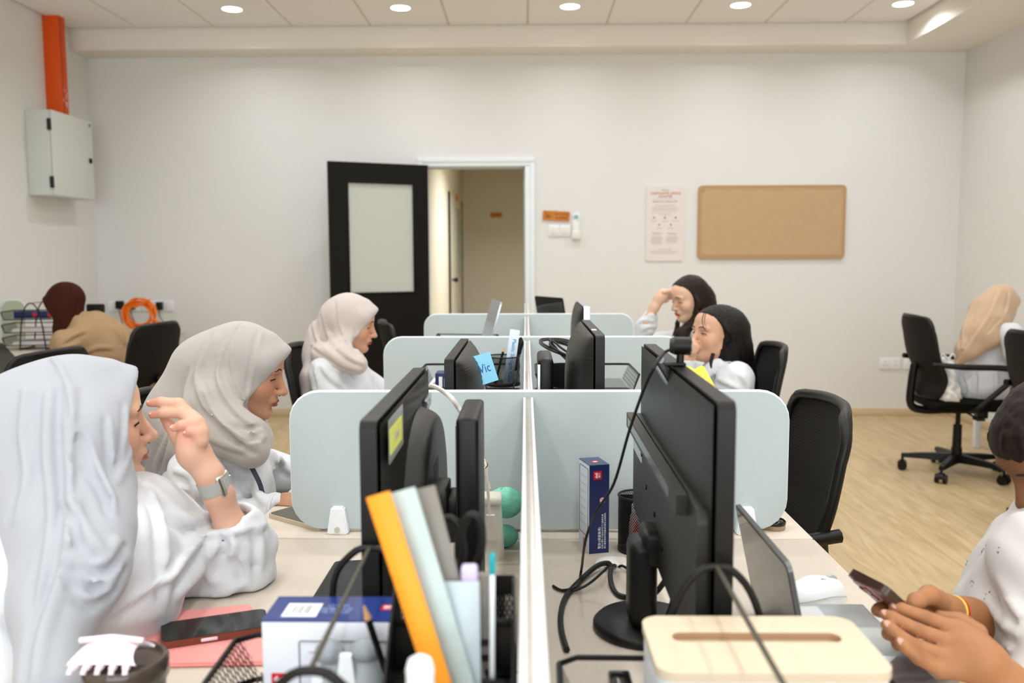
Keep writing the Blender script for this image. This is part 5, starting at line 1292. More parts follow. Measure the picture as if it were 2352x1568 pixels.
def face_extras(t, C, Rm, sc, look=-.3, brow='#3a2a20', open_=.5, sides=(-1, 1), ears=False):
    """brows, lashes and eyes laid on the face surface"""
    def surf_x(y, z):
        lo, hi = .03, .13
        for _ in range(22):
            m = (lo+hi)/2
            if float(headF(np.array(m), np.array(y), np.array(z), neck=False)) < 0: lo = m
            else: hi = m
        return lo
    def pt(y, z, off=0): return C+sc*(Rm@V(surf_x(y, z)+off, y, z))
    for s in sides:
        g = G(); rr = []
        P = []
        for k in range(9):
            u = k/8; y = s*(.013+.037*u); z = .0235+.0045*math.sin(PI*min(1, u*1.2)*.75)-.010*max(0, u-.55)
            P.append(pt(y, z, -.0005)); rr.append(.0021*math.sin(PI*(.12+.82*u))**.7+.0004)
        g.tube([Vector(p) for p in P], [q*sc for q in rr], 6); wpart('eyebrow', g, mat('brow_hair', brow, .8), t)
        # eye: white + iris as shallow lens, upper lash line
        lid = .0020-.0048*(1-open_)
        if open_ > .25:
            n = 10; top = []; bot = []
            for k in range(n+1):
                u = k/n; y = s*(.0195+.025*u); a = math.sin(PI*u)
                top.append(pt(y, lid+.0042*open_*a, .0006)); bot.append(pt(y, lid-.0038*open_*a, .0006))
            g = G(); g.add([tuple(p) for p in top+bot], [(k, k+1, n+2+k, n+1+k) for k in range(n)]); wpart('eye', g, mat('eye_white', '#c9bdb0', .2), t)
            iy = s*(.0315+(-.004 if False else 0)); g = G(); c0 = pt(iy, lid-.0002, .0004)
            ring = [pt(iy+.0046*math.cos(2*PI*k/12), lid-.0002+.0044*open_*1.05*math.sin(2*PI*k/12), .0011) for k in range(12)]
            g.add([tuple(pt(iy, lid, .0014))]+[tuple(p) for p in ring], [(0, 1+k, 1+(k+1) % 12) for k in range(12)]); wpart('iris', g, mat('iris', '#1d120b', .12), t)
        P = []; rr = []
        for k in range(9):
            u = k/8; y = s*(.0180+.0285*u); P.append(pt(y, lid+.0044*open_*math.sin(PI*u)-.0010*(1-open_)-.002*(u > .9), .0006)); rr.append(.0011+.0009*u)
        g = G().tube([Vector(p) for p in P], [q*sc for q in rr], 6); wpart('eyelashes', g, mat('lash', '#1a120c', .7), t)
    # nostrils
    for s in (-1, 1):
        p = C+sc*(Rm@V(.1005, s*.0062, -.0445)); wpart('nostril', G().ell(tuple(p), .0026*sc, 8, 6), mat('nostril', '#4a2a1e', .8), t)
def hijabF(x, y, z, bun=.05, tipx=.100, tipz=.072, wrap=1.0):
    c = V
    d = f_ell(x, y, z, (-.014, 0, .034), (.104, .087, .097))
    d = smin(d, f_ell(x, y, z, (-.070, 0, .015), (.04+bun*.4, .060, .065)), .04)
    d = smin(d, f_ell(x, y, z, (.006, 0, -.035), (.082, .081, .100)), .03)
    d = smin(d, f_cap(x, y, z, c(.055, 0, .082), c(tipx-.006, 0, tipz+.004), .026, .009), .03)
    d = smin(d, f_cap(x, np.abs(y), z, c(.050, .048, .040), c(tipx-.03, .018, tipz), .030, .014), .03)
    d = smin(d, f_ell(x, y, z, (.008, 0, -.128), (.078*wrap, .076*wrap, .050)), .03)
    return d
def openF(x, y, z, jx=.022, jz=-.075, sl=.60, cs=.95, k=.03, eb=(.05, .13, .13, .15)):
    """face opening of a scarf: in front of a slanted brow-to-jaw plane and above a jaw-to-chin plane, rounded in plan"""
    n = math.sqrt(1+sl*sl); A = -((x-jx)-sl*(z-jz))/n-.10*(np.maximum(0, .05-np.abs(y))); n2 = math.sqrt(1+cs*cs); B = -((z-jz)+cs*(x-jx))/n2
    d = smax(A, B, k)
    return smax(d, f_ell(x, y, z, (eb[0], 0, -.02), eb[1:]), .01)
def person(name, label, base, cat='person'):
    return thing(name, label, cat, tuple(base))
def head_piece(C, Rm, sc, h=.0024, ears=False):
    S = SDF(C-.20*sc, C+.18*sc, h)
    S.local(C, Rm, .2*sc, lambda x, y, z: headF(x/sc, y/sc, z/sc, ears)*sc, .001)
    P, Q = S.mesh(1); return P, Q, (P-C)@Rm/sc
def core(neck, chest, pelvis, arms, col):
    """slim trunk and arms inside the clothes, joining head and hands into one figure"""
    pts = [neck, chest, pelvis]+[p for a in arms for p in a]; S = SDF(*bounds(pts, .13), .009)
    S.chain([neck, chest, pelvis], [.045, .075, .09], .05)
    for a in arms: S.chain([chest*.45+neck*.55]+list(a), [.045, .04, .032]+[.024]*(len(a)-2), .03)
    P, Q = S.mesh(1); return (P, Q), np.tile(col, (len(P), 1))
def hand_fingers(S, fingers, k=.004):
    for pts, rs in fingers: S.chain(pts, rs, k)
MWHITE = mat('white_shirt', '#d8d9dc', .8, bump=.25, bscale=350, sheen=.1, spec=.25)
def bounds(pts, m): A = np.array(pts); return A.min(0)-m, A.max(0)+m
TROUSER = mat('dark_trousers', '#26221d', .85)
def lower_body(t, pelvis, yaw, S=None, mtr=None, shoe=True, knee_z=.53, klen=.50):
    f = V(math.cos(R(yaw)), math.sin(R(yaw)), 0); l = V(-f[1], f[0], 0); p = np.array(pelvis); p[2] = .562
    S = SDF(p-V(.75, .75, 0)*1+V(0, 0, -p[2]+.0), p+V(.75, .75, .16), .012)
    S.ell(p, (.15, .17, .10), .04, np.stack([f, l, V(0, 0, 1)], 1))
    for s in (-1, 1):
        hip = p+l*s*.085+V(0, 0, -.01); kn = p+f*klen+l*s*.10; kn[2] = knee_z-.0; an = kn-f*.04; an[2] = .09
        S.chain([hip, kn, an], [.082, .058, .042], .03)
    o = np_mesh('trousers', [S.mesh(1, True)], mtr or TROUSER, t)
    for s in (-1, 1):
        kn = p+f*(klen-.04)+l*s*.10; q = SDF(kn*V(1, 1, 0)-V(.2, .2, 0.01), kn*V(1, 1, 0)+V(.2, .2, .14), .008); a = kn*V(1, 1, 0)+V(0, 0, .05)
        q.chain([a-f*.03, a+f*.05-V(0, 0, .012), a+f*.12-V(0, 0, .018)], [.042, .038, .028], .02); q.F = np.maximum(q.F, -(q.ax[2].astype(np.float32)[None, None, :]-.004)); np_mesh('shoe', [q.mesh(1)], M['black'], t)
SK_A = lin3('#dcae92'); SK_B = lin3('#b88769'); SK_C = lin3('#cc9a7e'); SK_D = lin3('#e0b79c'); SK_E = lin3('#7d5236')
LIP_A = lin3('#a65a4c'); LIP_B = lin3('#8f4238'); LIP_R = lin3('#c2453a')
# ---------------------------------------------------------------- lanyard woman (beige headscarf)
def woman_lanyard():
    C = W(562, 853, 2.10); Rm = rot(6, 12); sc = .93
    t = person('person', 'woman in beige headscarf and white shirt with lanyard, looking at her screen', (C[0]-.12, C[1], 0))
    P, Q, L = head_piece(C, Rm, sc, .0022)
    parts = [(P, Q)]; cols = [skin_paint(L, SK_B, LIP_B, lin3('#c0785a'))]
    # near hand on the desk
    wr = W(628, 1172, 1.96); S = SDF(*bounds([wr, W(740, 1180, 1.98)], .09), .0035)
    S.chain([W(560, 1190, 1.96), wr, W(655, 1158, 1.97)], [.03, .024, .026], .02); S.ell(W(672, 1155, 1.97), (.040, .036, .02), .015)
    for dy, px in ((-.022, 716), (-.007, 726), (.008, 722), (.022, 712)):
        S.chain([W(682, 1152, 1.97+dy), W((682+px)/2, 1148, 1.97+dy*1.2), W(px, 1160, 1.97+dy*1.3)], [.010, .009, .0075], .006)
    S.chain([W(655, 1162, 1.95), W(672, 1176, 1.93), W(690, 1180, 1.925)], [.013, .010, .008], .008)
    parts.append(S.mesh(1)); cols.append(np.tile(SK_B, (len(parts[-1][0]), 1)))
    p_, c_ = core(W(548, 950, 2.11), W(500, 1120, 2.12), V(C[0]-.13, 2.14, .56), [[W(458, 1085, 1.99), W(470, 1240, 1.95), W(560, 1190, 1.96)]], SK_B); parts.append(p_); cols.append(c_)
    np_mesh('body', parts, skin_mat(), t, np.concatenate(cols))
    face_extras(t, C, Rm, sc, open_=.42, brow='#35241b')
    # shirt
    pel = V(C[0]-.13, 2.14, .56); chest = W(500, 1130, 2.12); nk = W(540, 985, 2.12)
    S = SDF(*bounds([pel, W(400, 1000, 2.1), W(700, 1230, 2.0), W(700, 1080, 2.4)], .13), .0065)
    S.ell(pel, (.16, .18, .16), .05); S.chain([pel, chest, nk+V(-.01, 0, -.05)], [.145, .135, .06], .06)
    shr, shl = W(458, 1085, 1.99), W(540, 1060, 2.27); S.cap(shr, shl, .058, .058, .06)
    S.ell(chest+V(.045, -.06, .02), (.075, .07, .08), .04)
    S.chain([shr, W(432, 1190, 1.97), W(470, 1245, 1.95)], [.064, .058, .056], .04)
    S.chain([W(470, 1245, 1.95), W(560, 1200, 1.96), W(630, 1170, 1.96)], [.056, .046, .038], .03)
    S.chain([shl, W(590, 1080, 2.33), W(640, 1090, 2.34), W(700, 1110, 2.32)], [.06, .052, .048, .04], .04)
    S.cap(W(622, 1046, 2.22), W(628, 1062, 2.22), .018, .016, .02)
    S.ripple(.0022, [((1, .3, .6), .06), ((.3, 1, -.8), .085)], 3)
    for f in ([(470, 1060), (455, 1120), (430, 1160)], [(520, 1040), (560, 1090), (590, 1140)], [(410, 1120), (470, 1135), (480, 1180)], [(405, 1080), (440, 1100), (455, 1150)], [(580, 1090), (590, 1130), (610, 1160)], [(640, 1050), (655, 1075), (670, 1085)]): S.fold(f, .010, .016)
    np_mesh('shirt', [S.mesh(1, True)], MWHITE, t)
    wpart('cuff', G().tube([Vector(W(630, 1171, 1.96)+V(.004*math.cos(a), .036*math.cos(a), .036*math.sin(a))) for a in np.linspace(0, 2*PI, 20)[:-1]], .005, 6, True), MWHITE, t)
    # headscarf
    mh = mat('beige_chiffon', '#b0a8a2', .75, sheen=.25, bump=.12, bscale=500)
    S = SDF(*bounds([W(330, 1140, 2.2), W(680, 720, 2.1), W(640, 1080, 1.98), W(420, 1000, 2.3)], .06), .0045)
    S.local(C, Rm, .22, lambda x, y, z: hijabF(x/sc, y/sc, z/sc, tipx=.116, tipz=.066)*sc, .01)
    S.chain([W(470, 850, 2.12), W(420, 960, 2.12), W(385, 1060, 2.12), W(365, 1130, 2.10)], [.085, .085, .062, .035], .05)
    S.chain([W(540, 960, 2.05), W(480, 1000, 2.03), W(430, 1020, 2.05)], [.058, .055, .05], .04)
    S.chain([W(575, 985, 2.03), W(570, 1005, 2.0), W(585, 1035, 1.985)], [.045, .045, .026], .03)
    S.chain([W(585, 985, 2.12), W(592, 1010, 2.10), W(598, 1045, 2.05)], [.03, .03, .02], .03)
    S.chain([W(500, 930, 2.03), W(530, 990, 1.99), W(575, 1040, 1.97)], [.07, .048, .03], .04)
    S.local(C, Rm, .22, lambda x, y, z: openF(x/sc, y/sc, z/sc)*sc, .004, 'sub')
    for f, r in (([(545, 748), (505, 820), (500, 880), (540, 945), (590, 985)], .006), ([(500, 770), (455, 850), (470, 930), (540, 1000), (595, 1030)], .009), ([(445, 850), (430, 930), (480, 1000), (560, 1035)], .010), ([(600, 990), (575, 997), (540, 990)], .008), ([(608, 1000), (585, 1015), (560, 1005)], .008), ([(470, 900), (500, 960), (560, 1010)], .007), ([(600, 760), (580, 840), (572, 900)], .004), ([(420, 950), (390, 1040), (370, 1110)], .010), ([(400, 980), (360, 1060), (352, 1110)], .009), ([(560, 745), (530, 800), (535, 870), (570, 930)], .004)): S.fold(f, r, .011)
    for f in ([(470, 880), (500, 950), (570, 1005)], [(600, 1005), (575, 1012), (555, 1008)]): S.fold(f, .004, .008, op='sub')
    np_mesh('headscarf', [S.mesh(1, True)], mh, t)
    wpart('scarf_pin', G().ell(tuple(S.march(488, 953)), .004, 10, 8), M['silver'], t)
    # lanyard
    lp = [W(572, 1062, 1.985), W(585, 1085, 1.97), W(597, 1110, 1.965), W(604, 1135, 1.965)]
    g = G(); 
    def ln(u, v):
        p = smooth_pts([Vector(q) for q in lp], 5); a = p[min(len(p)-1, int(u*(len(p)-1)))]; return a+Vector((.010*(v-.5), -.002, .006*(v-.5)))
    wpart('lanyard', g.surf(ln, 14, 2, th=.001), mat('lanyard_fabric', '#3f4753', .6, noise=.4, nscale=300), t)
    wpart('lanyard_clip', G().rbox((-.009, -.003, -.018), (.009, .003, .006), .002).tf(Matrix.Translation(Vector(W(606, 1142, 1.962)))), M['black'], t)
    lower_body(t, V(C[0]-.13, 2.15, .53), 0)
woman_lanyard()
def shirt_wrinkle(S, seed, amp=.0022): S.ripple(amp, [((1, .4, .7), .065), ((.4, 1, -.7), .09)], seed)
# ---------------------------------------------------------------- watch woman (white headscarf, foreground)
def woman_watch():
    Y0 = 1.42; C = W(196, 978, Y0); Rm = rot(30, -3); sc = .93
    t = person('person', 'woman in white headscarf and white shirt raising her watch hand to her brow', (C[0]-.1, C[1]-.05, 0))
    P, Q, L = head_piece(C, Rm, sc, .0022); parts = [(P, Q)]; cols = [skin_paint(L, SK_A, LIP_A, lin3('#d8937c'))]
    # raised left arm and hand
    H = lambda x, y, dy=0: W(x, y, 1.43+dy)
    el = W(572, 1318, 1.47); wr = H(482, 1090)
    S = SDF(*bounds([H(335, 915, .06), H(350, 1000), el, H(520, 1000)], .05), .0024)
    S.chain([el, W(535, 1225, 1.455), H(500, 1130, .01), wr], [.030, .0275, .0225, .0200], .02)
    S.chain([wr, H(455, 1048, .004), H(445, 1010, .004)], [.0195, .021, .021], .015)
    S.chain([wr, H(440, 1040, -.006), H(425, 1005, -.006)], [.018, .0195, .014], .015)
    S.ell(H(438, 1032, -.008), (.018, .016, .028), .015)
    FG = [([H(443, 962, .012), H(411, 927, .018), H(370, 923, .022), H(345, 926, .024)], [.0115, .0098, .0086, .0066]),
          ([H(452, 974, .002), H(418, 948, .008), H(375, 948, .012), H(350, 953, .014)], [.0115, .0098, .0086, .0066]),
          ([H(459, 994, -.008), H(447, 972, -.010), H(418, 976, -.014), H(399, 983, -.014)], [.011, .0095, .0082, .0064]),
          ([H(461, 1012, -.014), H(452, 993, -.018), H(437, 990, -.022), H(430, 994, -.022)], [.0098, .0082, .0068, .0056]),
          ([H(424, 1030, .012), H(404, 1000, .022), H(389, 975, .026), H(377, 961, .028)], [.0125, .0105, .0092, .0070])]
    hand_fingers(S, FG, .004)
    S.chain([H(443, 964, .01), H(452, 976, .002), H(459, 994, -.008), H(461, 1012, -.014)], [.0125, .0125, .012, .0115], .010)
    parts.append(S.mesh(1)); cols.append(np.tile(lin3('#d8a98f'), (len(parts[-1][0]), 1)))
    hp = parts[-1][0]; tips = np.min([np.linalg.norm(hp-f[0][-1], axis=1) for f in FG], 0); cols[-1] += (lin3('#d98f7a')-lin3('#d8a98f'))*np.clip(1-tips/.03, 0, 1)[:, None]*.8
    # other hand resting low at the table edge
    S = SDF(*bounds([W(60, 1600, 1.16), W(170, 1640, 1.12)], .09), .0045); S.chain([W(40, 1590, 1.18), W(120, 1640, 1.15), W(190, 1650, 1.14)], [.026, .024, .02], .02)
    for k in range(4): S.chain([W(180, 1640+4*k, 1.12+.02*k), W(215, 1655, 1.12+.02*k), W(225, 1680, 1.12+.02*k)], [.009, .0085, .007], .006)
    parts.append(S.mesh(1)); cols.append(np.tile(SK_A, (len(parts[-1][0]), 1)))
    p_, c_ = core(W(190, 1090, 1.39), W(215, 1300, 1.30), V(-.90, 1.22, .54), [[W(330, 1190, 1.43), W(520, 1318, 1.462), el], [W(40, 1260, 1.24), W(-10, 1420, 1.16), W(40, 1590, 1.18)]], SK_A); parts.append(p_); cols.append(c_)
    np_mesh('body', parts, skin_mat(), t, np.concatenate(cols)); face_extras(t, C, Rm, sc, open_=.3, brow='#4a3a30')
    for f in FG:
        tip, pr = f[0][-1], f[0][-2]; d = tip-pr; d /= np.linalg.norm(d); up = V(0, -.45, .9); up -= d*(up@d); up /= np.linalg.norm(up); c = tip+up*f[1][-1]*.72-d*.001
        Fm = frame(Vector(c), Vector(d), Vector(np.cross(up, d))); wpart('fingernail', G().ell((0, 0, 0), (.0062, .0042, .0016), 12, 8).tf(Fm), mat('nail', '#eec3b4', .25), t)
    # watch
    ax = np.array(wr-W(535, 1225, 1.455)); ax /= np.linalg.norm(ax); wc = wr-ax*.020
    out = V(1, -.25, .15); out -= ax*(out@ax); out /= np.linalg.norm(out); sd = np.cross(ax, out)
    def band(u, v):
        a = 2*PI*u; return Vector(wc+ax*(.011*(2*v-1))+(out*math.cos(a)*1.02+sd*math.sin(a))*.0238)
    wt = thing('wristwatch', 'square silver smartwatch with grey band on the raised wrist', 'watch', tuple(wc))
    wpart('band', G().surf(band, 36, 4, th=-.0022), mat('band_grey', '#a9aaa4', .6), wt)
    Wm = frame(Vector(wc+out*.0235), Vector(ax), Vector(sd)); wpart('case', G().rbox((-.020, -.017, -.002), (.020, .017, .0085), .006, 3).tf(Wm), mat('watch_case', '#c9c4ba', .25, metal=.9), wt)
    wpart('display', G().rbox((-.0175, -.0145, .0083), (.0175, .0145, .0092), .003).tf(Wm), M['glass'], wt); wpart('crown', G().cyl((.004, .0168, .003), (.004, .019, .003), .0032, n=12).tf(Wm), M['chrome'], wt)
    # shirt ------------------------------------------------------
    pel = V(-.90, 1.22, .54); ch = W(222, 1330, 1.29); nk = W(205, 1140, 1.36)
    S = SDF(*bounds([V(-1.02, 1.1, .45), W(-80, 1200, 1.3), W(612, 1340, 1.53), W(330, 1120, 1.5), W(160, 1700, 1.1)], .07), .006)
    S.ell(pel, (.17, .16, .17), .06); S.chain([pel, V(-.80, 1.24, .76), ch, nk+V(0, .0, -.02)], [.155, .140, .112, .065], .07)
    sl, sr = W(330, 1190, 1.43), W(40, 1260, 1.24)
    S.cap(W(230, 1205, 1.38), sl, .062, .060, .05); S.cap(W(200, 1215, 1.34), sr, .062, .062, .05)
    S.chain([sl, W(425, 1270, 1.45), W(520, 1318, 1.462), W(560, 1315, 1.468)], [.066, .062, .060, .050], .04)
    S.chain([W(560, 1312, 1.468), W(552, 1250, 1.462), W(540, 1205, 1.455)], [.050, .046, .044], .02)
    S.chain([W(565, 1300, 1.5), W(592, 1240, 1.48), W(588, 1200, 1.47)], [.035, .026, .016], .02)
    S.chain([W(490, 1245, 1.43), W(512, 1240, 1.42), W(530, 1262, 1.42)], [.018, .018, .012], .012)
    S.chain([sr, W(-10, 1420, 1.16), W(45, 1540, 1.14), W(120, 1620, 1.15)], [.070, .066, .055, .042], .04)
    S.ell(W(292, 1300, 1.27), (.055, .06, .085), .05); S.chain([W(335, 1200, 1.42), W(345, 1300, 1.36), W(325, 1420, 1.30)], [.05, .045, .04], .05)
    S.cap(W(535, 1226, 1.455), W(522, 1160, 1.445), .036, .038, .012, 'sub')
    S.F = np.maximum(S.F, np.where((S.ax[0] > -.58)[:, None, None], (DZT+.001-S.ax[2])[None, None, :], -1).astype(np.float32))
    S.ripple(.0018, [((.8, .2, .6), .07), ((.4, .3, -.9), .10)], 8)
    for f, r in (([(345, 1130), (372, 1200), (378, 1300), (382, 1380)], .007), ([(390, 1180), (440, 1200), (480, 1185)], .010), ([(385, 1330), (430, 1260), (500, 1200)], .012), ([(400, 1370), (450, 1310), (480, 1250)], .012), ([(420, 1390), (500, 1365), (560, 1340)], .009), ([(490, 1330), (480, 1290), (500, 1250)], .009), ([(545, 1270), (560, 1300), (570, 1330)], .006), ([(240, 1420), (300, 1380), (380, 1330)], .006), ([(20, 1400), (80, 1440), (120, 1500)], .011), ([(0, 1340), (60, 1390), (110, 1470)], .009), ([(470, 1230), (510, 1225), (545, 1222), (580, 1215), (608, 1205)], .007), ([(520, 1228), (535, 1250), (528, 1275)], .007), ([(590, 1215), (600, 1260), (595, 1310)], .006)): S.fold(f, r, .012)
    for f in ([(380, 1320), (420, 1270), (470, 1215)], [(470, 1280), (490, 1310), (495, 1340)]): S.fold(f, .005, .010, op='sub')
    np_mesh('shirt', [S.mesh(1, True)], MWHITE, t)
    q = [S.march(x, y) for x, y in ((272, 1322), (345, 1288), (372, 1330), (300, 1390))]; q = [Vector(p)+Vector((0, -.002, .0005)) for p in q if p is not None]
    if len(q) == 4: wpart('pocket_seam', G().tube([q[0].lerp(q[1], k/4) for k in range(5)], .0006, 5).tube([q[3].lerp(q[2], k/4) for k in range(5)], .0006, 5), MWHITE, t)
    for x, y in ((207, 1415), (195, 1508)):
        p = S.march(x, y)
        if p is not None: wpart('button', G().ell(tuple(p), (.006, .002, .006), 14, 8), mat('button', '#d9d5cc', .3), t)
    # headscarf ---------------------------------------------------
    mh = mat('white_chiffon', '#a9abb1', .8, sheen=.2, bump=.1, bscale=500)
    S = SDF(*bounds([W(-60, 900, 1.3), W(345, 800, 1.5), W(60, 1620, 1.12), W(290, 1420, 1.2), W(112, 1600, 1.03)], .07), .0045)
    S.local(C, Rm, .24, lambda x, y, z: hijabF(x/sc, y/sc, z/sc, bun=.09, tipx=.116, tipz=.074)*sc, .01)
    S.chain([W(60, 1000, 1.36), W(20, 1120, 1.33), W(20, 1230, 1.28)], [.10, .10, .07], .05)
    S.chain([W(170, 1030, 1.33), W(130, 1200, 1.25), W(122, 1380, 1.13), W(112, 1580, 1.03)], [.085, .075, .045, .040], .05)
    S.chain([W(205, 1110, 1.35), W(200, 1210, 1.24), W(198, 1300, 1.155), W(180, 1380, 1.12)], [.066, .056, .046, .030], .04)
    S.chain([W(236, 1120, 1.33), W(238, 1220, 1.22), W(222, 1330, 1.145)], [.036, .032, .030], .03)
    S.local(C, Rm, .24, lambda x, y, z: openF(x/sc, y/sc, z/sc, jx=.012, jz=-.085, sl=.50, cs=.9)*sc, .004, 'sub')
    for f, r in (([(165, 890), (160, 1000), (165, 1150), (150, 1300), (100, 1450), (85, 1560)], .011), ([(120, 822), (150, 880), (165, 960)], .005), ([(175, 1040), (230, 1100), (262, 1180)], .006), ([(165, 1280), (200, 1330), (240, 1330), (265, 1290)], .012), ([(165, 1240), (200, 1290), (240, 1290), (268, 1240)], .009), ([(180, 1360), (210, 1375), (250, 1340)], .008), ([(320, 900), (320, 980), (290, 1060), (268, 1110)], .004), ([(60, 900), (50, 1000), (60, 1100), (40, 1200)], .009), ([(110, 900), (105, 1050), (115, 1200), (85, 1400)], .008), ([(250, 960), (255, 1040), (262, 1110)], .004), ([(290, 930), (285, 1010), (270, 1090)], .003), ([(165, 1150), (205, 1240), (235, 1265)], .008), ([(200, 1000), (225, 1080), (262, 1150)], .005)): S.fold(f, r, .012)
    for f in ([(170, 1300), (205, 1350), (245, 1340)], [(172, 1180), (180, 1260), (215, 1320)], [(180, 1000), (182, 1060), (178, 1150)]): S.fold(f, .005, .009, op='sub')
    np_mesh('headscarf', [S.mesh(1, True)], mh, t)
    lower_body(t, V(-.88, 1.22, .53), -20)
woman_watch()
# ---------------------------------------------------------------- pale pink scarf woman
def woman_pale():
    Y0 = 3.45; C = W(806, 743, Y0); Rm = rot(4, 10); sc = .93
    t = person('person', 'woman in pale pink headscarf and white shirt in front of the black door', (C[0]-.15, Y0, 0))
    P, Q, L = head_piece(C, Rm, sc, .0028); parts = [(P, Q)]; cols = [skin_paint(L, SK_C, LIP_R*.8, lin3('#cf8468'))]
    p_, c_ = core(W(795, 805, 3.47), W(785, 905, 3.47), V(C[0]+.03, 3.47, .55), [[W(752, 856, 3.33), W(765, 940, 3.28), W(880, 930, 3.37)]], SK_C); parts.append(p_); cols.append(c_)
    S = SDF(*bounds([W(880, 900, 3.4), W(960, 930, 3.4)], .08), .005); S.chain([W(880, 930, 3.38), W(930, 945, 3.38)], [.026, .028], .02)
    for k in range(4): S.chain([W(930, 940, 3.35+.02*k), W(960, 945, 3.35+.02*k), W(975, 955, 3.35+.02*k)], [.010, .009, .0075], .006)
    S.chain([W(915, 940, 3.34), W(940, 950, 3.31)], [.012, .008], .008)
    parts.append(S.mesh(1)); cols.append(np.tile(SK_C, (len(parts[-1][0]), 1)))
    np_mesh('body', parts, skin_mat(), t, np.concatenate(cols)); face_extras(t, C, Rm, sc, open_=.2, brow='#3c2a22')
    pel = V(C[0]+.03, 3.47, .55); chs = W(785, 905, 3.47); nk = W(795, 830, 3.47)
    S = SDF(*bounds([pel, W(690, 850, 3.4), W(930, 960, 3.3), W(820, 820, 3.7)], .13), .008)
    S.ell(pel, (.16, .18, .16), .05); S.chain([pel, chs, nk], [.14, .13, .07], .06)
    shr, shl = W(752, 856, 3.33), W(800, 840, 3.62); S.cap(shr, shl, .056, .056, .06)
    S.ell(chs+V(.05, -.05, 0), (.075, .08, .08), .04)
    S.chain([shr, W(760, 940, 3.28), W(860, 935, 3.32), W(900, 940, 3.36)], [.064, .056, .048, .04], .04); S.chain([shl, W(850, 890, 3.66), W(930, 930, 3.6)], [.06, .052, .04], .04)
    shirt_wrinkle(S, 5); [S.fold(f, .010, .016) for f in ([(740, 840), (760, 870), (800, 893)], [(790, 850), (815, 880), (830, 895)], [(725, 850), (735, 890)], [(845, 830), (855, 870)])]
    np_mesh('shirt', [S.mesh(1, True)], MWHITE, t)
    S = SDF(*bounds([W(690, 680, 3.5), W(870, 680, 3.4), W(690, 920, 3.5), W(850, 860, 3.3)], .06), .006)
    S.local(C, Rm, .22, lambda x, y, z: hijabF(x/sc, y/sc, z/sc, bun=.07, tipx=.114, tipz=.066)*sc, .01)
    S.chain([W(745, 770, 3.48), W(738, 815, 3.47), W(714, 868, 3.36), W(706, 905, 3.34)], [.07, .068, .035, .025], .04)
    S.chain([W(740, 812, 3.36), W(780, 825, 3.32), W(820, 838, 3.32)], [.045, .045, .035], .03); S.chain([W(790, 800, 3.38), W(820, 835, 3.34)], [.06, .035], .03)
    S.local(C, Rm, .22, lambda x, y, z: openF(x/sc, y/sc, z/sc, jx=.018, jz=-.08)*sc, .004, 'sub')
    for f, r in (([(740, 700), (755, 770), (800, 820), (835, 835)], .009), ([(720, 740), (735, 790), (790, 835), (830, 850)], .010), ([(775, 690), (780, 750), (815, 810)], .006), ([(718, 790), (750, 815), (800, 845)], .009), ([(822, 760), (815, 790), (824, 812)], .005)): S.fold(f, r, .012)
    np_mesh('headscarf', [S.mesh(1, True)], mat('pink_beige_scarf', '#c6b9b2', .75, sheen=.25, bump=.1, bscale=400), t)
    lower_body(t, V(C[0]+.03, 3.47, .53), 0)
woman_pale()
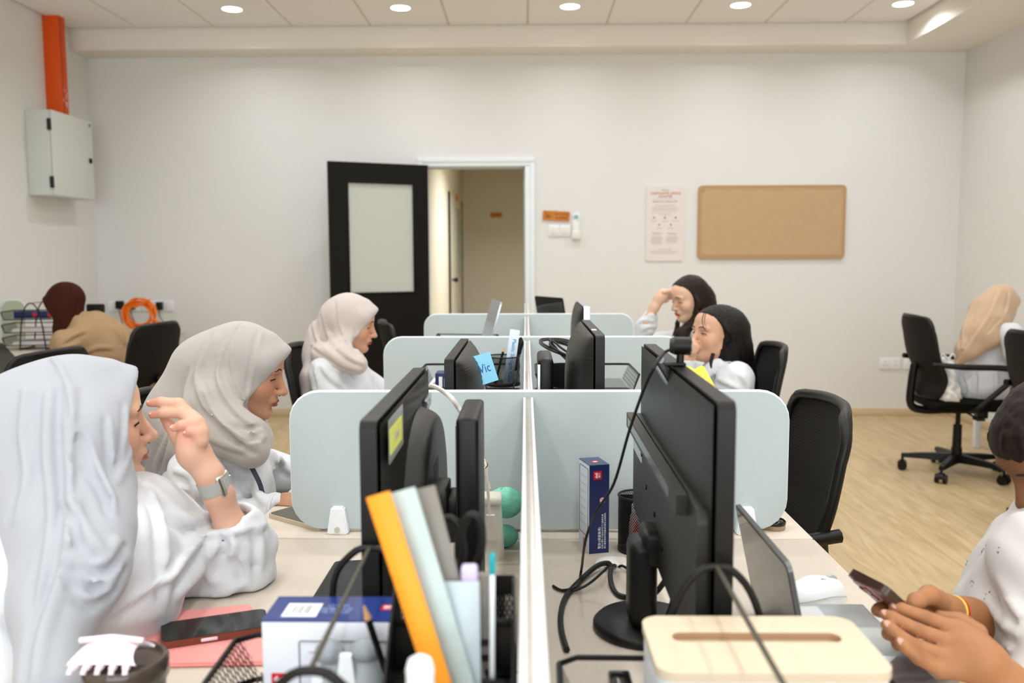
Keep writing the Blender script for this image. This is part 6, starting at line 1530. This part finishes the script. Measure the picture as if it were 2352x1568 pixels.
# ---------------------------------------------------------------- tan blazer woman
def woman_blazer():
    Y0 = 4.75; C = W(150, 700, Y0); Rm = rot(172, 26); sc = .95
    t = person('person', 'woman in dark brown headscarf and tan blazer bent over the side desk', (C[0]+.2, Y0, 0))
    P, Q, L = head_piece(C, Rm, sc, .004); parts = [(P, Q)]; cols = [skin_paint(L, SK_B, LIP_B, SK_B)]
    p_, c_ = core(W(165, 735, 4.76), W(215, 775, 4.77), V(C[0]+.36, 4.78, .55), [[W(150, 790, 4.58), W(150, 850, 4.53), W(105, 843, 4.6)]], SK_B); parts.append(p_); cols.append(c_)
    S = SDF(*bounds([W(60, 850, 4.6), W(90, 850, 4.6)], .1), .006); S.chain([W(110, 840, 4.6), W(60, 850, 4.62)], [.026, .026], .02)
    for k in range(4): S.chain([W(60, 850, 4.6+.02*k), W(42, 853, 4.6+.02*k)], [.010, .007], .006)
    parts.append(S.mesh(1)); cols.append(np.tile(SK_B, (len(parts[-1][0]), 1))); np_mesh('body', parts, skin_mat(), t, np.concatenate(cols)); face_extras(t, C, Rm, sc, open_=.3)
    pel = V(C[0]+.36, 4.78, .55); nk = W(175, 742, 4.76)
    S = SDF(*bounds([pel, W(90, 860, 4.5), W(290, 700, 4.9), W(70, 780, 4.9)], .14), .008)
    S.ell(pel, (.17, .19, .16), .05); S.chain([pel, W(235, 800, 4.78), W(205, 765, 4.77), nk], [.16, .15, .11, .07], .07)
    a, b = W(150, 790, 4.58), W(235, 752, 4.95); S.cap(a, b, .062, .062, .06); S.ell(W(225, 770, 4.78), (.10, .17, .10), .06)
    S.chain([a, W(150, 850, 4.52), W(105, 845, 4.6)], [.07, .06, .045], .04); S.chain([b, W(190, 830, 5.02), W(110, 830, 4.98)], [.065, .056, .042], .04)
    S.ripple(.003, [((1, .3, .8), .10), ((.3, 1, -.6), .14)], 4); [S.fold(f, .012, .02) for f in ([(130, 800), (160, 775), (195, 760)], [(125, 820), (150, 800), (180, 790)], [(180, 820), (220, 800), (260, 800)], [(262, 750), (275, 770), (285, 790)])]
    np_mesh('blazer', [S.mesh(1, True)], mat('tan_wool', '#a98a68', .88, bump=.3, bscale=300, spec=.2), t)
    S = SDF(*bounds([W(80, 640, 4.7), W(205, 640, 4.8), W(120, 770, 4.7)], .09), .006)
    S.local(C, Rm, .24, lambda x, y, z: hijabF(x/sc, y/sc, z/sc, bun=.03, tipx=.118, tipz=.074)*sc, .01); S.chain([W(150, 715, 4.72), W(148, 750, 4.70), W(142, 775, 4.68)], [.075, .055, .035], .04)
    S.local(C, Rm, .24, lambda x, y, z: openF(x/sc, y/sc, z/sc, jx=.035, jz=-.07)*sc, .004, 'sub')
    [S.fold(f, r, .012) for f, r in (([(140, 650), (140, 700), (142, 760)], .008), ([(165, 650), (160, 700), (150, 760)], .007), ([(185, 670), (180, 720), (165, 750)], .008))]
    np_mesh('headscarf', [S.mesh(1, True)], mat('brown_scarf', '#3a170c', .85, spec=.2), t); lower_body(t, V(C[0]+.36, 4.78, .53), 172)
woman_blazer()
# ---------------------------------------------------------------- tan headscarf woman (right)
def woman_tan():
    Y0 = 5.08; C = W(2300, 702, Y0); Rm = rot(32, 12); sc = .95
    t = person('person', 'woman in tan headscarf and white blouse turned toward the right wall', (C[0]-.1, Y0, 0))
    P, Q, L = head_piece(C, Rm, sc, .004); parts = [(P, Q)]; cols = [skin_paint(L, SK_B, LIP_B, SK_B)]
    p_, c_ = core(W(2292, 745, 5.1), W(2280, 810, 5.1), V(2.64, 5.12, .545), [[W(2318, 768, 4.93), W(2335, 815, 4.89), W(2375, 795, 4.97)]], SK_B); parts.append(p_); cols.append(c_)
    S = SDF(*bounds([W(2400, 790, 5.0), W(2430, 800, 5.0)], .12), .006); S.chain([W(2360, 790, 5.0), W(2420, 800, 5.02)], [.028, .025], .02)
    for k in range(4): S.chain([W(2420, 798, 5.0+.02*k), W(2445, 800, 5.0+.02*k)], [.010, .007], .006)
    parts.append(S.mesh(1)); cols.append(np.tile(SK_B, (len(parts[-1][0]), 1))); np_mesh('body', parts, skin_mat(), t, np.concatenate(cols)); face_extras(t, C, Rm, sc, open_=.3)
    pel = V(2.68, 5.12, .56); nk = W(2290, 752, 5.1)
    S = SDF(*bounds([pel-V(.05, 0, .05), W(2190, 900, 5.0), W(2420, 800, 4.9), W(2300, 740, 5.35)], .12), .008)
    S.ell(pel, (.17, .18, .14), .05); S.chain([pel, W(2268, 850, 5.12), W(2285, 800, 5.1), nk], [.15, .14, .12, .06], .07)
    a, b = W(2318, 768, 4.93), W(2290, 770, 5.28); S.cap(a, b, .056, .056, .06); S.chain([a, W(2335, 815, 4.88), W(2375, 800, 4.95)], [.062, .056, .045], .04); S.chain([b, W(2330, 830, 5.3), W(2400, 820, 5.2)], [.06, .05, .04], .04)
    S.ripple(.003, [((1, .3, .3), .08), ((.3, 1, .2), .11)], 6); [S.fold(f, .010, .02) for f in ([(2240, 830), (2250, 870), (2245, 915)], [(2290, 820), (2285, 870), (2290, 915)], [(2215, 860), (2225, 890), (2222, 915)])]
    np_mesh('blouse', [S.mesh(1, True)], MWHITE, t)
    S = SDF(*bounds([W(2185, 860, 5.0), W(2360, 640, 5.1), W(2260, 650, 5.25), W(2275, 780, 4.90)], .08), .0065)
    S.local(C, Rm, .24, lambda x, y, z: hijabF(x/sc, y/sc, z/sc, bun=.08, tipx=.112, tipz=.07)*sc, .01)
    S.local(C, Rm, .24, lambda x, y, z: openF(x/sc, y/sc, z/sc, jx=.03, jz=-.08, eb=(.09, .088, .078, .108))*sc, .004, 'sub')
    S.chain([W(2265, 715, 5.05), W(2245, 765, 5.0), W(2218, 805, 4.99), W(2197, 840, 4.99)], [.095, .075, .05, .015], .05); S.chain([W(2280, 735, 5.0), W(2275, 775, 4.97), W(2235, 812, 4.97)], [.08, .05, .025], .04)
    [S.fold(f, r, .014) for f, r in (([(2300, 660), (2275, 720), (2235, 780), (2200, 835)], .011), ([(2270, 665), (2245, 720), (2225, 780)], .010), ([(2320, 670), (2310, 720), (2270, 770)], .008), ([(2240, 690), (2215, 750), (2210, 800)], .010))]
    np_mesh('headscarf', [S.mesh(1, True)], mat('tan_scarf', '#c7a78a', .8, sheen=.2), t); lower_body(t, V(2.66, 5.12, .53), 0, mtr=mat('taupe_skirt', '#6b6252', .85))
    b = thing('tote_bag', 'white nylon bag wedged behind the tan headscarf woman', 'bag', (2.39, 5.05, .475))
    S = SDF(*bounds([W(2135, 800, 5.0), W(2200, 940, 5.1)], .09), .006); c = W(2168, 872, 5.04)
    S.ell(c, (.055, .10, .135), .03); S.ell(c+V(.01, 0, -.08), (.07, .11, .08), .03); S.ripple(.005, [((1, .5, .4), .06), ((.2, 1, .8), .05), ((.6, .2, 1), .09)], 2)
    np_mesh('pouch', [S.mesh(1, True)], M['bag'], b)
    for k in (-1, 1): wpart('strap', G().tube(smooth_pts([Vector(c+V(-.03+.02*k, -.05, .11)), Vector(c+V(-.01+.03*k, -.05, .155)), Vector(c+V(.03+.02*k, -.05, .11))], 5), .006, 6), M['bag'], b)
woman_tan()
HAIR = None
def hair_mat(name, c1, c2):
    if name in MATS: return MATS[name]
    m = bpy.data.materials.new(name); m.use_nodes = True; nt = m.node_tree; b = nt.nodes['Principled BSDF']; b.inputs['Roughness'].default_value = .5; b.inputs['Specular IOR Level'].default_value = .22
    tc = nt.nodes.new('ShaderNodeTexCoord'); mp = nt.nodes.new('ShaderNodeMapping'); mp.inputs['Scale'].default_value = (180, 180, 9); nt.links.new(tc.outputs['Object'], mp.inputs[0])
    n = nt.nodes.new('ShaderNodeTexNoise'); n.inputs['Scale'].default_value = 1; n.inputs['Detail'].default_value = 3; nt.links.new(mp.outputs[0], n.inputs['Vector'])
    rp = nt.nodes.new('ShaderNodeValToRGB'); rp.color_ramp.elements[0].position = .35; rp.color_ramp.elements[1].position = .7; rp.color_ramp.elements[0].color = lin(c1); rp.color_ramp.elements[1].color = lin(c2)
    nt.links.new(n.outputs[0], rp.inputs[0]); nt.links.new(rp.outputs[0], b.inputs['Base Color'])
    bp = nt.nodes.new('ShaderNodeBump'); bp.inputs['Strength'].default_value = .5; bp.inputs['Distance'].default_value = .002; nt.links.new(n.outputs[0], bp.inputs['Height']); nt.links.new(bp.outputs[0], b.inputs['Normal'])
    MATS[name] = m; return m
def hairF(x, y, z):
    d = f_ell(x, y, z, (-.014, 0, .033), (.1005, .0825, .0935)); d = smin(d, f_ell(x, y, z, (-.035, 0, -.04), (.072, .081, .10)), .04)
    return smin(d, f_ell(x, y, z, (.04, 0, .055), (.0535, .060, .0465)), .02)
def hopenF(x, y, z, cx=.132, cz=-.012, rx=.125, rz=.112): return f_ell(x, y, z, (cx, 0, cz), (rx, .5, rz))
def strands(S, C, Rm, amp=.0016, N=46):
    x = S.ax[0].astype(np.float32)[:, None, None]-C[0]; y = S.ax[1].astype(np.float32)[None, :, None]-C[1]; z = S.ax[2].astype(np.float32)[None, None, :]-C[2]
    lx = x*Rm[0, 0]+y*Rm[1, 0]+z*Rm[2, 0]+.02; ly = x*Rm[0, 1]+y*Rm[1, 1]+z*Rm[2, 1]
    a = np.arctan2(ly, lx); S.F += (amp*(np.sin(a*N+3*np.sin(z*14))+.6*np.sin(a*N*2.3+5*np.sin(z*9)))).astype(np.float32)
def locks(t, L, m, name='hair_lock'):
    for pts, r in L:
        q = smooth_pts([Vector(p) for p in pts], 6); n = len(q); wpart(name, G().tube(q, [r*(1-.8*(i/(n-1))**2) for i in range(n)], 6), m, t)
# ---------------------------------------------------------------- woman with hand to forehead (far right desk)
def woman_forehead():
    Y0 = 4.4; C = W(1583, 685, Y0); Rm = rot(203, 12); sc = .93
    t = person('person', 'long-haired woman in white shirt resting her forehead on her hand', (C[0]+.15, Y0, 0))
    P, Q, L = head_piece(C, Rm, sc, .003, True); parts = [(P, Q)]; cols = [skin_paint(L, SK_D, LIP_R, lin3('#dd9c84'))]
    H = lambda x, y, d=0: W(x, y, 4.33+d)
    p_, c_ = core(W(1588, 735, 4.43), W(1590, 810, 4.45), V(C[0]-.01, 4.47, .55), [[W(1595, 770, 4.6), W(1475, 798, 4.4), H(1488, 738)]], SK_D); parts.append(p_); cols.append(c_)
    S = SDF(*bounds([H(1545, 655), H(1485, 740), H(1490, 700)], .05), .0035)
    S.chain([H(1485, 740), H(1503, 705), H(1513, 688)], [.027, .023, .024], .02); S.chain([H(1513, 688), H(1524, 672)], [.026, .022], .015); S.ell(H(1520, 680), (.028, .03, .026), .02)
    for k in range(4): S.chain([H(1525, 670+3*k, -.03+.018*k), H(1540, 667+4*k, -.03+.018*k), H(1545, 674+4*k, -.025+.018*k)], [.0105, .0098, .008], .005)
    S.chain([H(1516, 690, .03), H(1530, 690, .04), H(1540, 683, .04)], [.012, .010, .008], .008)
    parts.append(S.mesh(1)); cols.append(np.tile(SK_D, (len(parts[-1][0]), 1))); np_mesh('body', parts, skin_mat(), t, np.concatenate(cols)); face_extras(t, C, Rm, sc, open_=.15, brow='#4a3226')
    pel = V(C[0]-.01, 4.47, .55); nk = W(1588, 755, 4.43)
    S = SDF(*bounds([pel, W(1455, 800, 4.3), W(1480, 700, 4.3), W(1660, 760, 4.2), W(1600, 760, 4.7)], .12), .008)
    S.ell(pel, (.16, .18, .16), .05); S.chain([pel, W(1592, 830, 4.45), nk], [.14, .13, .055], .06); a, b = W(1615, 775, 4.28), W(1595, 770, 4.6); S.cap(a, b, .055, .055, .06)
    S.chain([b, W(1520, 790, 4.5), W(1470, 800, 4.38)], [.06, .055, .05], .04); S.chain([W(1470, 800, 4.38), W(1483, 750, 4.35), W(1497, 722, 4.33)], [.05, .044, .036], .03)
    S.chain([a, W(1600, 850, 4.24), W(1540, 850, 4.3)], [.06, .05, .04], .04); S.cap(W(1504, 702, 4.33), W(1499, 716, 4.33), .03, .029, .01, 'sub')
    shirt_wrinkle(S, 9); [S.fold(f, .008, .014) for f in ([(1475, 760), (1490, 750), (1505, 752)], [(1470, 740), (1480, 735), (1500, 738)])]
    np_mesh('shirt', [S.mesh(1, True)], MWHITE, t)
    m = hair_mat('hair_dark_brown', '#0e0805', '#2a1a10')
    S = SDF(*bounds([W(1540, 635, 4.4), W(1650, 640, 4.4), W(1640, 800, 4.5), W(1550, 790, 4.3)], .08), .0055)
    S.local(C, Rm, .24, lambda x, y, z: hairF(x/sc, y/sc, z/sc)*sc, .01); S.chain([W(1608, 690, 4.44), W(1618, 740, 4.44), W(1622, 790, 4.46), W(1625, 850, 4.48)], [.08, .075, .06, .03], .04)
    S.chain([W(1592, 700, 4.32), W(1580, 740, 4.3), W(1565, 772, 4.28), W(1560, 800, 4.28)], [.035, .035, .028, .01], .03)
    S.local(C, Rm, .24, lambda x, y, z: hopenF(x/sc, y/sc, z/sc, cx=.135, rx=.118)*sc, .010, 'sub'); strands(S, C, Rm)
    np_mesh('hair', [S.mesh(1, True)], m, t)
    locks(t, [([W(1558, 735, 4.5), W(1553, 755, 4.48), W(1545, 772, 4.46)], .012), ([W(1556, 740, 4.48), W(1556, 765, 4.46), W(1553, 790, 4.45)], .013)], m)
    lower_body(t, V(C[0]-.01, 4.47, .53), 180)
woman_forehead()
# ---------------------------------------------------------------- woman covering her mouth
def woman_mouth():
    Y0 = 3.5; C = W(1642, 768, Y0); Rm = rot(204, -6, 0); sc = .95
    t = person('person', 'woman with long black hair and white shirt covering her mouth', (C[0]+.15, Y0, 0))
    P, Q, L = head_piece(C, Rm, sc, .0028, True); parts = [(P, Q)]; cols = [skin_paint(L, lin3('#d8a98c'), LIP_A, lin3('#d3917a'))]
    H = lambda x, y, d=0: W(x, y, 3.40+d)
    p_, c_ = core(W(1650, 830, 3.5), W(1665, 900, 3.5), V(C[0]+.03, 3.5, .55), [[W(1650, 868, 3.66), W(1568, 912, 3.48), H(1576, 845)]], lin3('#d8a98c')); parts.append(p_); cols.append(c_)
    S = SDF(*bounds([H(1580, 780), H(1575, 840), H(1600, 800)], .05), .0032)
    S.chain([H(1574, 850), H(1580, 826), H(1585, 808)], [.026, .023, .024], .02); S.ell(H(1588, 800), (.018, .034, .026), .015)
    for k in range(4): S.chain([H(1587, 796, -.03+.018*k), H(1592, 784, -.028+.018*k), H(1599, 789, -.02+.018*k)], [.0105, .0095, .008], .005)
    S.chain([H(1588, 812, -.03), H(1596, 805, -.045), H(1602, 797, -.045)], [.012, .010, .008], .006)
    S.ell(H(1594, 798, -.025), (.016, .032, .022), .01)
    parts.append(S.mesh(1)); cols.append(np.tile(lin3('#d8a98c'), (len(parts[-1][0]), 1))); np_mesh('body', parts, skin_mat(), t, np.concatenate(cols)); face_extras(t, C, Rm, sc, open_=.6, brow='#3a2a22')
    pel = V(C[0]+.03, 3.5, .55); nk = W(1650, 845, 3.5)
    S = SDF(*bounds([pel, W(1545, 900, 3.4), W(1760, 900, 3.3), W(1690, 820, 3.7), W(1580, 820, 3.4)], .11), .0075)
    S.ell(pel, (.16, .18, .16), .05); S.chain([pel, W(1662, 935, 3.5), nk], [.14, .135, .06], .06); a, b = W(1690, 873, 3.36), W(1650, 868, 3.66); S.cap(a, b, .056, .056, .06)
    S.chain([a, W(1690, 960, 3.30), W(1600, 960, 3.3)], [.066, .058, .045], .04); S.chain([b, W(1600, 910, 3.62), W(1568, 915, 3.48), W(1575, 850, 3.41), W(1579, 832, 3.40)], [.06, .052, .045, .036, .032], .03)
    S.chain([W(1648, 835, 3.42), W(1628, 850, 3.40), W(1615, 870, 3.39)], [.02, .022, .014], .015); S.chain([W(1652, 840, 3.55), W(1622, 845, 3.5)], [.02, .015], .015)
    shirt_wrinkle(S, 11); [S.fold(f, .010, .016) for f in ([(1650, 870), (1680, 885), (1700, 895)], [(1700, 860), (1715, 880), (1718, 896)], [(1630, 880), (1650, 893)])]
    np_mesh('shirt', [S.mesh(1, True)], MWHITE, t)
    m = hair_mat('hair_black', '#080605', '#1c1612')
    S = SDF(*bounds([W(1600, 700, 3.5), W(1720, 700, 3.5), W(1750, 930, 3.6), W(1620, 880, 3.4)], .09), .005)
    S.local(C, Rm, .24, lambda x, y, z: hairF(x/sc, y/sc, z/sc)*sc, .01)
    S.chain([W(1672, 760, 3.52), W(1682, 810, 3.52), W(1705, 860, 3.54), W(1718, 900, 3.52), W(1722, 925, 3.52)], [.09, .075, .05, .034, .02], .04)
    S.chain([W(1650, 770, 3.42), W(1645, 810, 3.38), W(1640, 838, 3.37)], [.035, .030, .012], .03)
    S.local(C, Rm, .24, lambda x, y, z: hopenF(x/sc, y/sc, z/sc, cx=.128, rx=.124, cz=-.02)*sc, .010, 'sub'); strands(S, C, Rm, .0014, 52)
    np_mesh('hair', [S.mesh(1, True)], m, t)
    locks(t, [([W(1618, 715, 3.40), W(1613, 735, 3.37), W(1618, 755, 3.36), W(1627, 764, 3.36)], .0018), ([W(1622, 715, 3.40), W(1618, 738, 3.365), W(1624, 756, 3.355)], .0015), ([W(1638, 812, 3.37), W(1633, 832, 3.355), W(1634, 846, 3.35)], .008), ([W(1675, 835, 3.38), W(1685, 855, 3.33), W(1697, 870, 3.31)], .006), ([W(1690, 840, 3.4), W(1705, 865, 3.34), W(1715, 890, 3.33)], .008), ([W(1695, 840, 3.4), W(1700, 870, 3.33), W(1716, 893, 3.32)], .005)], m)
    lower_body(t, V(C[0]+.03, 3.5, .53), 180)
woman_mouth()
# ---------------------------------------------------------------- phone woman (right edge)
def print_mat():
    m = bpy.data.materials.new('block_print_cotton'); m.use_nodes = True; nt = m.node_tree; b = nt.nodes['Principled BSDF']; b.inputs['Roughness'].default_value = .8
    tc = nt.nodes.new('ShaderNodeTexCoord'); vo = nt.nodes.new('ShaderNodeTexVoronoi'); vo.inputs['Scale'].default_value = 26; vo.inputs['Randomness'].default_value = .45; nt.links.new(tc.outputs['Object'], vo.inputs['Vector'])
    r1 = nt.nodes.new('ShaderNodeMath'); r1.operation = 'LESS_THAN'; r1.inputs[1].default_value = .22; nt.links.new(vo.outputs['Distance'], r1.inputs[0])
    wv = nt.nodes.new('ShaderNodeTexVoronoi'); wv.inputs['Scale'].default_value = 210; nt.links.new(tc.outputs['Object'], wv.inputs['Vector'])
    r2 = nt.nodes.new('ShaderNodeMath'); r2.operation = 'LESS_THAN'; r2.inputs[1].default_value = .42; nt.links.new(wv.outputs['Distance'], r2.inputs[0])
    mu = nt.nodes.new('ShaderNodeMath'); mu.operation = 'MULTIPLY'; nt.links.new(r1.outputs[0], mu.inputs[0]); nt.links.new(r2.outputs[0], mu.inputs[1])
    mx = nt.nodes.new('ShaderNodeMix'); mx.data_type = 'RGBA'; mx.inputs[6].default_value = lin('#cbc6c2'); mx.inputs[7].default_value = lin('#3c4446'); nt.links.new(mu.outputs[0], mx.inputs[0]); nt.links.new(mx.outputs[2], b.inputs['Base Color'])
    return m
def woman_phone():
    C = W(2436, 1030, 1.36); Rm = rot(188, 38); sc = .93
    t = person('person', 'woman in block-printed white kurta holding a phone over the laptop', (C[0]+.2, 1.3, 0))
    P, Q, L = head_piece(C, Rm, sc, .003, True); parts = [(P, Q)]; cols = [skin_paint(L, SK_E, lin3('#6b3a30'), lin3('#7d4a34'))]
    H = lambda x, y, d=0: W(x, y, 1.10+d)
    SKH = lin3('#a8734c')
    p_, c_ = core(W(2440, 1150, 1.37), W(2440, 1350, 1.33), V(.98, 1.25, .55), [[W(2400, 1290, 1.20), W(2455, 1560, 1.08), H(2400, 1670, -.055)], [W(2390, 1270, 1.50), W(2330, 1400, 1.42), H(2290, 1455, .14)]], SK_E); parts.append(p_); cols.append(c_)
    S = SDF(*bounds([H(2000, 1370, .1), H(2430, 1700, -.07), H(2160, 1640), H(2430, 1570, .13)], .045), .0026)
    S.chain([H(2420, 1680, -.06), H(2310, 1580, -.045), H(2255, 1520, -.04)], [.034, .029, .027], .02)
    kn = [H(2196, 1444, -.002), H(2190, 1476, -.018), H(2178, 1508, -.032), H(2160, 1538, -.043)]
    for q, r in zip(kn, (.0125, .0125, .012, .011)): S.cap(H(2258, 1522, -.04), q, .024, r, .012)
    S.ell(H(2225, 1490, -.012), (.030, .020, .026), .02)
    FN = [([kn[0], H(2122, 1416, .002), H(2068, 1396, .008), H(2052, 1394, .010)], [.0105, .0088, .0078, .0066]),
          ([kn[1], H(2108, 1446, -.014), H(2048, 1416, -.006), H(2030, 1410, -.002)], [.0105, .0090, .0080, .0066]),
          ([kn[2], H(2098, 1480, -.028), H(2050, 1446, -.020), H(2034, 1434, -.016)], [.0100, .0086, .0076, .0064]),
          ([kn[3], H(2108, 1512, -.042), H(2078, 1486, -.036), H(2065, 1474, -.032)], [.0092, .0076, .0068, .0058])]
    hand_fingers(S, FN, .0032)
    S.chain([H(2240, 1455, .02), H(2205, 1432, .04), H(2160, 1418, .05)], [.016, .013, .010], .010)
    # far hand: thumb over the phone, fingers curled behind ------------
    wr = H(2180, 1405, .11); S.chain([H(2290, 1450, .14), H(2225, 1420, .125), wr], [.030, .0265, .023], .02); S.ell(H(2145, 1395, .10), (.034, .026, .022), .015)
    S.chain([H(2155, 1378, .085), H(2135, 1366, .07), H(2105, 1380, .045), H(2098, 1388, .04)], [.015, .0125, .0105, .0085], .008)
    FF = [([H(2125, 1400, .09), H(2060, 1395, .075), H(2022, 1400, .05), H(2014, 1402, .045)], [.0125, .0105, .0095, .008]), ([H(2125, 1420, .08), H(2070, 1430, .06), H(2040, 1455, .035)], [.0125, .0105, .009]), ([H(2130, 1435, .07), H(2085, 1455, .05), H(2062, 1480, .03)], [.012, .010, .0085])]
    hand_fingers(S, FF, .005)
    S.chain([H(2300, 1470, .13), H(2420, 1560, .12)], [.032, .042], .02)
    parts.append(S.mesh(1)); cols.append(np.tile(SKH, (len(parts[-1][0]), 1))); hp = parts[-1][0]
    kd = np.min([np.linalg.norm(hp-f[0][1], axis=1) for f in FN], 0); cols[-1] += (lin3('#6f4630')-SKH)*np.clip(1-kd/.014, 0, 1)[:, None]*.75
    np_mesh('body', parts, skin_mat(), t, np.concatenate(cols)); face_extras(t, C, Rm, sc, open_=.2, brow='#1a0f0a')
    for f in FN:
        tip, pr = f[0][-1], f[0][-2]; d = tip-f[0][-3]; d /= np.linalg.norm(d); up = V(-.25, -.55, .8); up -= d*(up@d); up /= np.linalg.norm(up); c = tip+up*f[1][-1]*.78-d*.001
        wpart('fingernail', G().ell((0, 0, 0), (.0062, .0046, .0016), 12, 8).tf(frame(Vector(c), Vector(d), Vector(np.cross(up, d)))), mat('nail_dark', '#c79a88', .25), t)
    # phone --------------------------------------------------------
    ph = thing('smartphone', 'smartphone in a dark clear case held in two hands', 'phone', tuple(H(2050, 1370, .03)))
    ln = V(-.62, -.22, .58); ln /= np.linalg.norm(ln); wd = V(-.32, .95, 0); wd -= ln*(wd@ln); wd /= np.linalg.norm(wd); o = W(2036, 1348, 1.10)+V(.0, .0, -.003)
    Fm = frame(Vector(o), Vector(wd), Vector(-ln)); 
    wpart('case', G().prism(rrect(0, .074, 0, .152, .011), 'z', -.005, .006).tf(Fm), mat('case_dark', '#3a2620', .2, spec=.6), ph)
    wpart('screen', G().prism(rrect(.003, .071, .003, .149, .009), 'z', -.0056, -.005).tf(Fm), M['glass'], ph)
    wpart('back_plate', G().prism(rrect(.004, .070, .004, .148, .009), 'z', .006, .0066).tf(Fm), mat('back_rose', '#8a5b50', .3), ph)
    wpart('camera_bump', G().prism(rrect(.030, .066, .006, .042, .008), 'z', .0066, .0088).tf(Fm), mat('bump', '#b98f83', .25), ph)
    for a, b in ((.040, .016), (.040, .032), (.056, .024)): wpart('camera_lens', G().cyl((a, b, .0088), (a, b, .0105), .006, n=16).tf(Fm), mat('lens_red', '#7c2418', .2), ph)
    # thread bracelet
    ax = np.array(wr-H(2225, 1420, .125)); ax /= np.linalg.norm(ax); u = np.cross(ax, V(0, 0, 1)); u /= np.linalg.norm(u); v = np.cross(ax, u); bc = wr-ax*.008
    br = thing('thread_bracelet', 'red and yellow thread bracelet on the phone hand', 'bracelet', tuple(bc))
    for k, mm in ((-1, mat('red_thread', '#c41a1a', .8)), (1, mat('yellow_thread', '#e4c95a', .8))):
        wpart('thread', G().tube([Vector(bc+ax*.0022*k+(u*math.cos(a)+v*math.sin(a))*.0246) for a in np.linspace(0, 2*PI, 26)[:-1]], .0015, 6, True), mm, br)
    # kurta ---------------------------------------------------------
    pel = V(.98, 1.25, .55); ch = W(2440, 1420, 1.30); nk = W(2440, 1190, 1.36)
    S = SDF(*bounds([pel, W(2225, 1500, 1.2), W(2480, 1180, 1.5), W(2500, 1700, 1.1)], .14), .0075)
    S.ell(pel, (.17, .18, .17), .06); S.chain([pel, ch, nk], [.15, .135, .06], .07); a, b = W(2400, 1290, 1.20), W(2390, 1270, 1.50); S.cap(a, b, .06, .06, .06)
    S.chain([b, W(2330, 1400, 1.42), W(2275, 1450, 1.26)], [.064, .055, .044], .04); S.chain([a, W(2460, 1560, 1.08), W(2370, 1620, 1.06)], [.066, .060, .046], .04)
    S.ell(W(2390, 1400, 1.25), (.08, .08, .09), .05); S.ripple(.002, [((1, .4, .7), .06), ((.3, .9, -.8), .08)], 13)
    [S.fold(f, .008, .014) for f in ([(2250, 1420), (2290, 1470), (2330, 1490)], [(2270, 1380), (2310, 1440), (2345, 1460)], [(2300, 1330), (2330, 1400), (2348, 1420)])]
    np_mesh('kurta', [S.mesh(1, True)], print_mat(), t)
    # hair with bun
    m = hair_mat('hair_dark_red_brown', '#0d0604', '#28150d')
    S = SDF(*bounds([C], .22), .005); S.local(C, Rm, .2, lambda x, y, z: hairF(x/sc, y/sc, z/sc)*sc, .01); S.ell(C+Rm@V(-.10, 0, .05), (.05, .05, .045), .02)
    S.local(C, Rm, .2, lambda x, y, z: hopenF(x/sc, y/sc, z/sc, cx=.14, rx=.10, cz=-.045, rz=.11)*sc, .004, 'sub'); strands(S, C, Rm, .0014, 40); np_mesh('hair', [S.mesh(1, True)], m, t)
    wpart('earring', G().ell(tuple(C+Rm@V(-.005, .08, -.035)), .004), M['chrome'], t)
    lower_body(t, V(.98, 1.25, .53), 188)
woman_phone()
